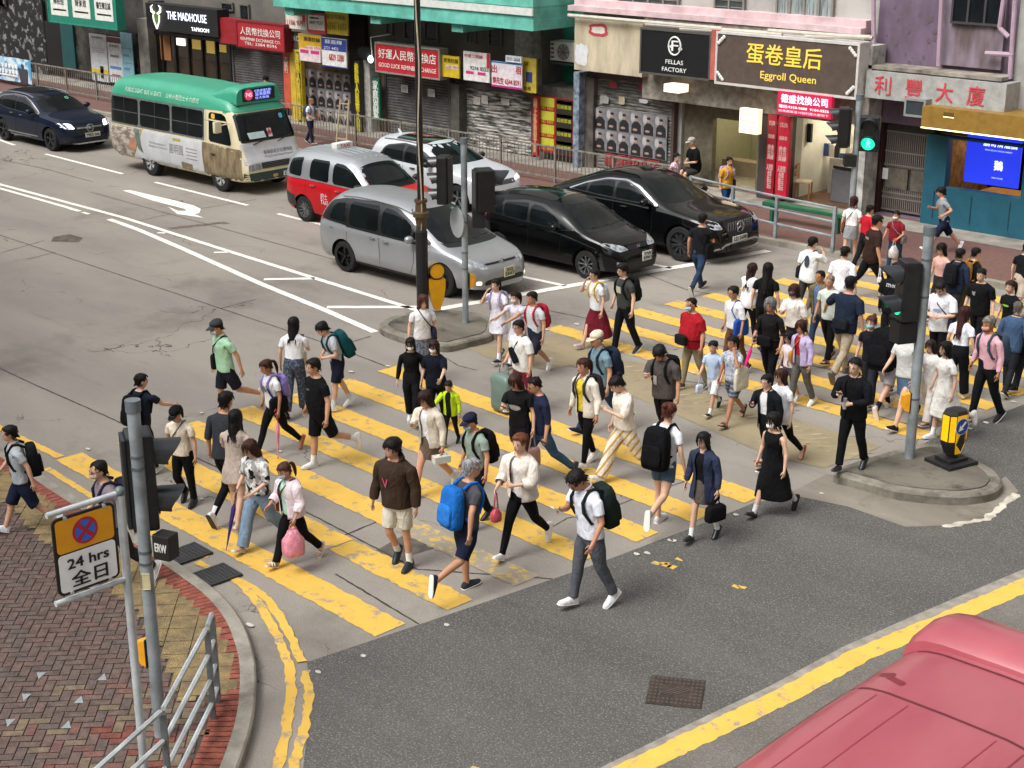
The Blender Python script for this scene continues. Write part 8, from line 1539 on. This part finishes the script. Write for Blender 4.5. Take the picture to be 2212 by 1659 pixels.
# middle right of the crossing
p('person in white top with long dark hair, hand raised to the face', (1610, 745), (1606, 571), 145, 'f', 'big:e0e0e2', 'slim:1a1b20', 'flat:2a2a2c', 'long:1.24', 'r', 'dm', hk='2c1a15', skin=LT)
p('person all in black with long black hair seen from behind', (1645, 762), (1655, 571), 160, 'f', 'tee:141416', 'slim:141416', 'slide:2a2422:2a2422', 'long:1.20', 'l', 'dd', skin=LT)
p('person with grey hair in black top with red trim and a pink umbrella', (1660, 850), (1668, 642), -30, 'f', 'roll:1d1b1c', 'reg:151518', 'flat:1c1c1e', 'bob', 'l', 'uc', [('umb', 'closed pink umbrella of the grey haired person', 'd82a7c', 'R', (.1, .3, -.9)), ('belt', 'black belt bag on the grey haired person', '151516')], hk='6f6d6c', skin='b98468')
p('person in white blouse and dark mask holding a phone', (1712, 805), (1706, 612), -35, 'f', 'blou:dcd6ce', 'slim:2a2a30', 'sneak:c9c9c9', 'long:1.26', 'r', 'pd', [('tote', 'bright green carrier bag among the crowd', '1f9a5a', 'L', .8), ('shoulder', 'cream shoulder bag on the person in dark mask', 'd6ccbc', -1, (.28, .22))], mask='2a2c50', hk='3a1e18', skin=LT)
p('person in lilac cardigan over red top', (1728, 878), (1740, 691), -40, 'f', 'tank:a81f2c|card:b9a9cc', 'reg:5c5a52', 'sneak:d9d9d6', 'bob', 'r', 'dd', [('cross', 'mustard crossbody bag on the person in lilac cardigan', 'b07a34', 1, (.2, .2))], hk='3a2018', skin='b98468', turn=-10)
p('child in pale pink top beside the lilac cardigan', (1702, 868), (1712, 718), -40, 'f', 'tee:dccdd0', 'short:4a4a54:.5', 'sneak:c9c9c9', 'bob', 'r', 'dd', kid=1)
p('person in black suit with glasses reading a phone', (1655, 1015), (1662, 807), -42, 'm', 'inner:d9d9dc|blaz.74:16181d', 'reg:17191e', 'leather:15151a', 'short', 'l', 'pd', [('phone', 'dark phone of the person in black suit', '2a2c34', 'R')], glasses=1, skin=LT)
p('person in loose white shirt, black leggings and brown flats', (1685, 1000), (1698, 795), -42, 'f', 'tee.78:e0e2e8', 'slim:15161a', 'flat:9a4a32:8a4030', 'long:1.26', 'R', 'dd', hk='3a221a', skin=LT)
p('person in black shirt and trousers holding a bottle on the crossing island', (1836, 1018), (1850, 770), -22, 'm', 'long:131416|jack:15161a', 'reg:131417', 'leather:1c1e24:1c1e24', 'short', 'r', 'pw', [('phone', 'small dark phone of the person on the island', '2a2a30', 'R'), ('cup', 'clear drinks bottle held by the person on the island', '8a8890', 'L', 'bottle', 'bottle')], gz=.15, glasses=1, logo=('=', '8d8d90', 1.27, .08, .015), skin=LT)
p('person in white t-shirt with graphic bag, hand at the face', (1738, 692), (1738, 514), 142, 'm', 'big:e2e3e5', 'reg:3c3b3a', 'sneak:d0d0d0', 'short', 'r', 'md', [('cross', 'dark crossbody bag on the person with the graphic t-shirt', '1c1e24', -1, (.3, .26))], logo=('#', '2c3a4a', 1.24, .12, .26, 1, .05), skin=LT)
p('person in white top and grey wrap at the far kerb seen from behind', (1832, 575), (1832, 427), 165, 'f', 'tuck:e3e3e5', 'skirt:8d8f92:.66:.02', 'flat:17171a', 'bob', 'r', 'dd', [('cross', 'small brown bag at the hip of the person in grey wrap', '6a3a28', -1, (.18, .2))], hk='3a1a18', skin='c9a08a')
p('person in bright red t-shirt at the far kerb', (1862, 588), (1869, 444), 130, 'm', 'tee:b01c2c', 'reg:1d1d22', 'sneak:c9c9c9', 'short', 'r', 'dd')
p('person in brown t-shirt and black trousers with a very long stride', (1872, 645), (1882, 466), 118, 'm', 'big:33241f', 'reg:15151a', 'sneak:d6d6d6', 'short', 'G', 'dd', [('paper', 'white crumpled paper in the hand of the person in brown', 'd9d9dc', 'R', .4)], logo=('MAS', 'd6cfc4', 1.28, .12, .05, 1, .03), skin='bd8c70')
p('person in maroon t-shirt, white mask and jeans', (1930, 592), (1934, 454), -25, 'f', 'tee:7a1f2c', 'jean:2c3c54', 'flat:3a3a3c', 'short', 'r', 'uu', [('cross', 'grey crossbody bag on the person in maroon t-shirt', '7d7876', -1, (.26, .2)), ('plastic', 'pale clear plastic bag of the person in maroon t-shirt', 'c6c2bf', 'L', .9)], mask='e8e8e8', skin='b98468', fat=.04)
p('person in grey t-shirt and navy shorts running on the far pavement', (2035, 545), (2030, 405), -72, 'm', 'tee:8a8e94', 'short:1c2136:.45', 'sneak:dcdcdc', 'mop', 'H', 'pn', gz=.13, skin='bd8c70', lean=10)
p('person in plain white t-shirt seen from behind, beside the man in tan waistcoat', (1808, 715), (1816, 535), 150, 'm', 'big:e2e2e6', 'reg:2c2d33', 'sneak:d6d6d6', 'short', 'l', 'dd')
p('person with thinning hair in tan waistcoat', (1768, 770), (1774, 583), -38, 'm', 'polo:5a6c8c|jack.84:6d6248', 'jean:33425a', 'leather:3a3028', 'thin', 'r', 'dd', skin='a9764e')
p('person with shaved head in pale polo and black trousers', (1788, 785), (1804, 593), -36, 'm', 'polo:c2cbc2', 'reg:17171a', 'slide:2a2624:2a2624', 'buzz', 'l', 'dd', skin='b98a6c', hk='77716c')
p('person in navy t-shirt and khaki trousers with a bag on the back', (1815, 818), (1830, 600), 148, 'm', 'big:20293a', 'reg:a39580', 'sneak:6d6a66:5a5856', 'short', 'L', 'do', [('belt', 'black bag worn on the back of the person in khaki trousers', '1c1f24', -1)], skin='bd8c70')
p('person in black t-shirt with white lettering seen from behind', (1918, 775), (1918, 570), 158, 'm', 'big:151619', 'reg:17181b', 'sneak:2a2a2c', 'short', 'r', 'bd', [('cross', 'black crossbody bag on the person with white back lettering', '121315', -1, (.2, .2))], logo=('ETHIC', 'd9d9d9', 1.33, .2, .06, 1))
p('person in black top with blue mask, a purple bow at the shoulder', (1875, 880), (1877, 680), -30, 'f', 'tee:191a20', 'wide:2a2c34', 'flat:2a2a2c', 'bun', 'l', 'dd', mask='9ecbd6', hk='4a2c1e', skin='c9a08a')
p('person in black hooded jacket and pale grey shorts with a huge backpack', (1908, 892), (1922, 679), 150, 'm', 'hood:17181b', 'short:b5b4be:.52+1b1c20', 'sneak:c9b4b0:e0dede', 'short', 'L', 'dd', [('back', 'huge black backpack on the person in pale grey shorts', '101114', 1.5)], skin='c9a08a')
p('person in white shirt half hidden by the island signal', (1945, 850), (1942, 648), -30, 'f', 'tee:e0e0e2', 'reg:26272c', 'flat:2a2a2c', 'bob', 'r', 'dd', [('cross', 'maroon strap bag on the person behind the island signal', '4a2226', 1, (.2, .2))], skin='bd8c70')
p('person in denim skirt and white top behind the island signal', (1950, 922), (1958, 700), -40, 'f', 'tee:c9cac6', 'skirt:4a6078:.56:.06', 'sneak:1f2024:d0d0d0', 'bob', 'L', 'uc', [('paper', 'white and yellow paper bag behind the island pole', 'd9d6b8', 'L', .8)], hk='2a1a16', skin=LT)
p('person in white t-shirt with dark strap, looking down', (2022, 815), (2022, 604), -25, 'm', 'big:e0e2e8', 'reg:17181b', 'sneak:d0d0d0', 'short', 'l', 'ww', [('cross', 'dark crossbody bag on the person looking down', '26283a', -1, (.2, .2))], nod=32, glasses=1, logo=('#', '8fa6c4', 1.22, .16, .05), skin=LT)
p('person with long reddish hair in white t-shirt seen from behind', (2060, 865), (2066, 665), 155, 'f', 'crop:e3e4ea', 'wide:17181c', 'sneak:d0d0d0', 'long:1.22', 'r', 'dd', hk='3a1a1c', skin=LT)
p('person in white shirt dress with long black hair', (2035, 948), (2050, 737), -48, 'f', 'dres.40:e2e0da', 'none+e2e2e2', 'sneak:e3dcdc:e3dcdc', 'long:1.30', 'K', 'dd', skin='c9a08a')
p('person in white trousers with very long hair behind the island pole', (2003, 918), (2010, 733), -40, 'f', 'crop:e0dedc', 'wide:e3e1dc', 'flat:1c1c1e', 'long:1.10', 'l', 'dd', hk='2a1a16', skin=LT)
p('person with grey hair in pink shirt and black trousers', (2125, 912), (2130, 682), -42, 'm', 'long:d3a3ac', 'reg:17181a', 'sneak:26272c:dcdcdc', 'short', 'r', 'dd', [('back', 'slate blue backpack on the person in pink shirt', '3c4c5c', 1.1)], hk='77706c', mask='d99a90', skin='a9764e')
p('person with grey hair in denim jacket behind the pink shirt', (2172, 855), (2166, 654), 150, 'm', 'long:3c5068|jack:3f5470', 'reg:26272c', 'sneak:3a3a3c', 'thin', 'l', 'dd', hk='5c5650')
p('person in black t-shirt with green print carrying a pink bag', (2172, 790), (2166, 605), -35, 'f', 'tee:161719', 'reg:17181b', 'sneak:2a2a2c', 'pony', 'r', 'dd', [('plastic', 'pink plastic bag among the crowd at right', 'd49ab4', 'L', 1.1)], logo=('#', '8fd03a', 1.26, .16, .05), hk='2a1a16', skin='c9a08a')
p('person in black t-shirt with white monogram', (2108, 770), (2112, 579), -30, 'm', 'big:141518', 'wide:16171a', 'sneak:2a2a2c', 'short', 'l', 'dd', logo=('NY', 'dcdcdc', 1.28, .07, .08, 0, .06), skin=LT)
p('person in black top with a mustard backpack seen from behind', (2085, 705), (2092, 537), 140, 'f', 'tee:1a1b1e', 'reg:5a5648', 'sneak:2a2a2c', 'short', 'r', 'dd', [('back', 'mustard yellow backpack at the far side of the crossing', 'a8762e', 1.0)], skin=LT)
p('person in navy jacket seen from behind beside the mustard backpack', (2052, 715), (2056, 539), 145, 'm', 'jack:232c40', 'reg:2c2c30', 'sneak:3a3a3c', 'short', 'l', 'dd', [('back', 'black backpack on the person in navy jacket', '16171a', .95)])
p('person in pink top with dark hair beside the island pole', (2026, 700), (2028, 524), -35, 'f', 'tank:d0a09a', 'reg:2a2a30', 'flat:2a2a2c', 'long:1.3', 'r', 'dd', skin=LT)
p('person in black t-shirt and beige shorts at the right edge', (2195, 690), (2202, 526), 140, 'm', 'tee:17181b', 'short:b5a898:.48', 'sneak:d0d0d0', 'short', 'l', 'dd', skin='c9a08a')
p('person with long dark hair in grey top at the right edge', (2215, 850), (2210, 650), -40, 'f', 'tee:4a5468', 'reg:2a2c32', 'sneak:2a2a2c', 'long:1.3', 'r', 'dd')
# far pavement
FP = 'people on the far pavement'
p('person with bald head in white shirt and navy trousers behind the railing', (671, 312), (669, 212), 55, 'm', 'tee:d0d4dc', 'reg:232838', 'leather:1c1c20', 'thin', 'r', 'uu', [('back', 'slate backpack on the person behind the railing', '3a4250', .9)], gz=.13, group=FP, hk='8a6a58', skin='b07a5c')
p('person in dark cap and maroon top behind the minibus', (576, 285), (575, 164), 30, 'm', 'long:3f1a20', 'reg:1c1c20', 'leather:1c1c20', 'short', 'S', 'uu', gz=.13, group=FP, cap='17171a')
p('person with dark hair walking behind the roof of the minibus', (503, 285), (503, 172), -60, 'f', 'tee:2a2a30', 'reg:1c1c20', 'flat:1c1c20', 'bob', 'r', 'dd', gz=.13, group=FP)
p('person in yellow t-shirt with a lilac backpack before the barber shop', (1565, 468), (1567, 338), 40, 'f', 'big:d0982a', 'jean:2c4a78', 'flat:2a2a2c', 'short', 'r', 'dd', [('back', 'lilac backpack on the person in yellow t-shirt', 'a58cb8', .9), ('cross', 'dark strap bag on the person in yellow t-shirt', '33261c', -1, (.2, .18))], gz=.13, group=FP)
p('person in red and white printed shirt behind the black coupe', (1450, 462), (1451, 330), 60, 'f', 'tee:c9c4cc:p9c3040', 'reg:2a2a30', 'flat:2a2a2c', 'short', 'r', 'dd', gz=.13, group=FP, skin=LT)
p('person in black t-shirt sitting on the ledge of the barber shop', (1503, 402), (1500, 297), -60, 'm', 'big:131416', 'short:3c3a36:.5', 'sneak:2a2a2c', 'buzz', 'X', 'ww', gz=.13, group=FP, seat=.52, hk='b5b0a8', lean=12, cap='b0aca4')
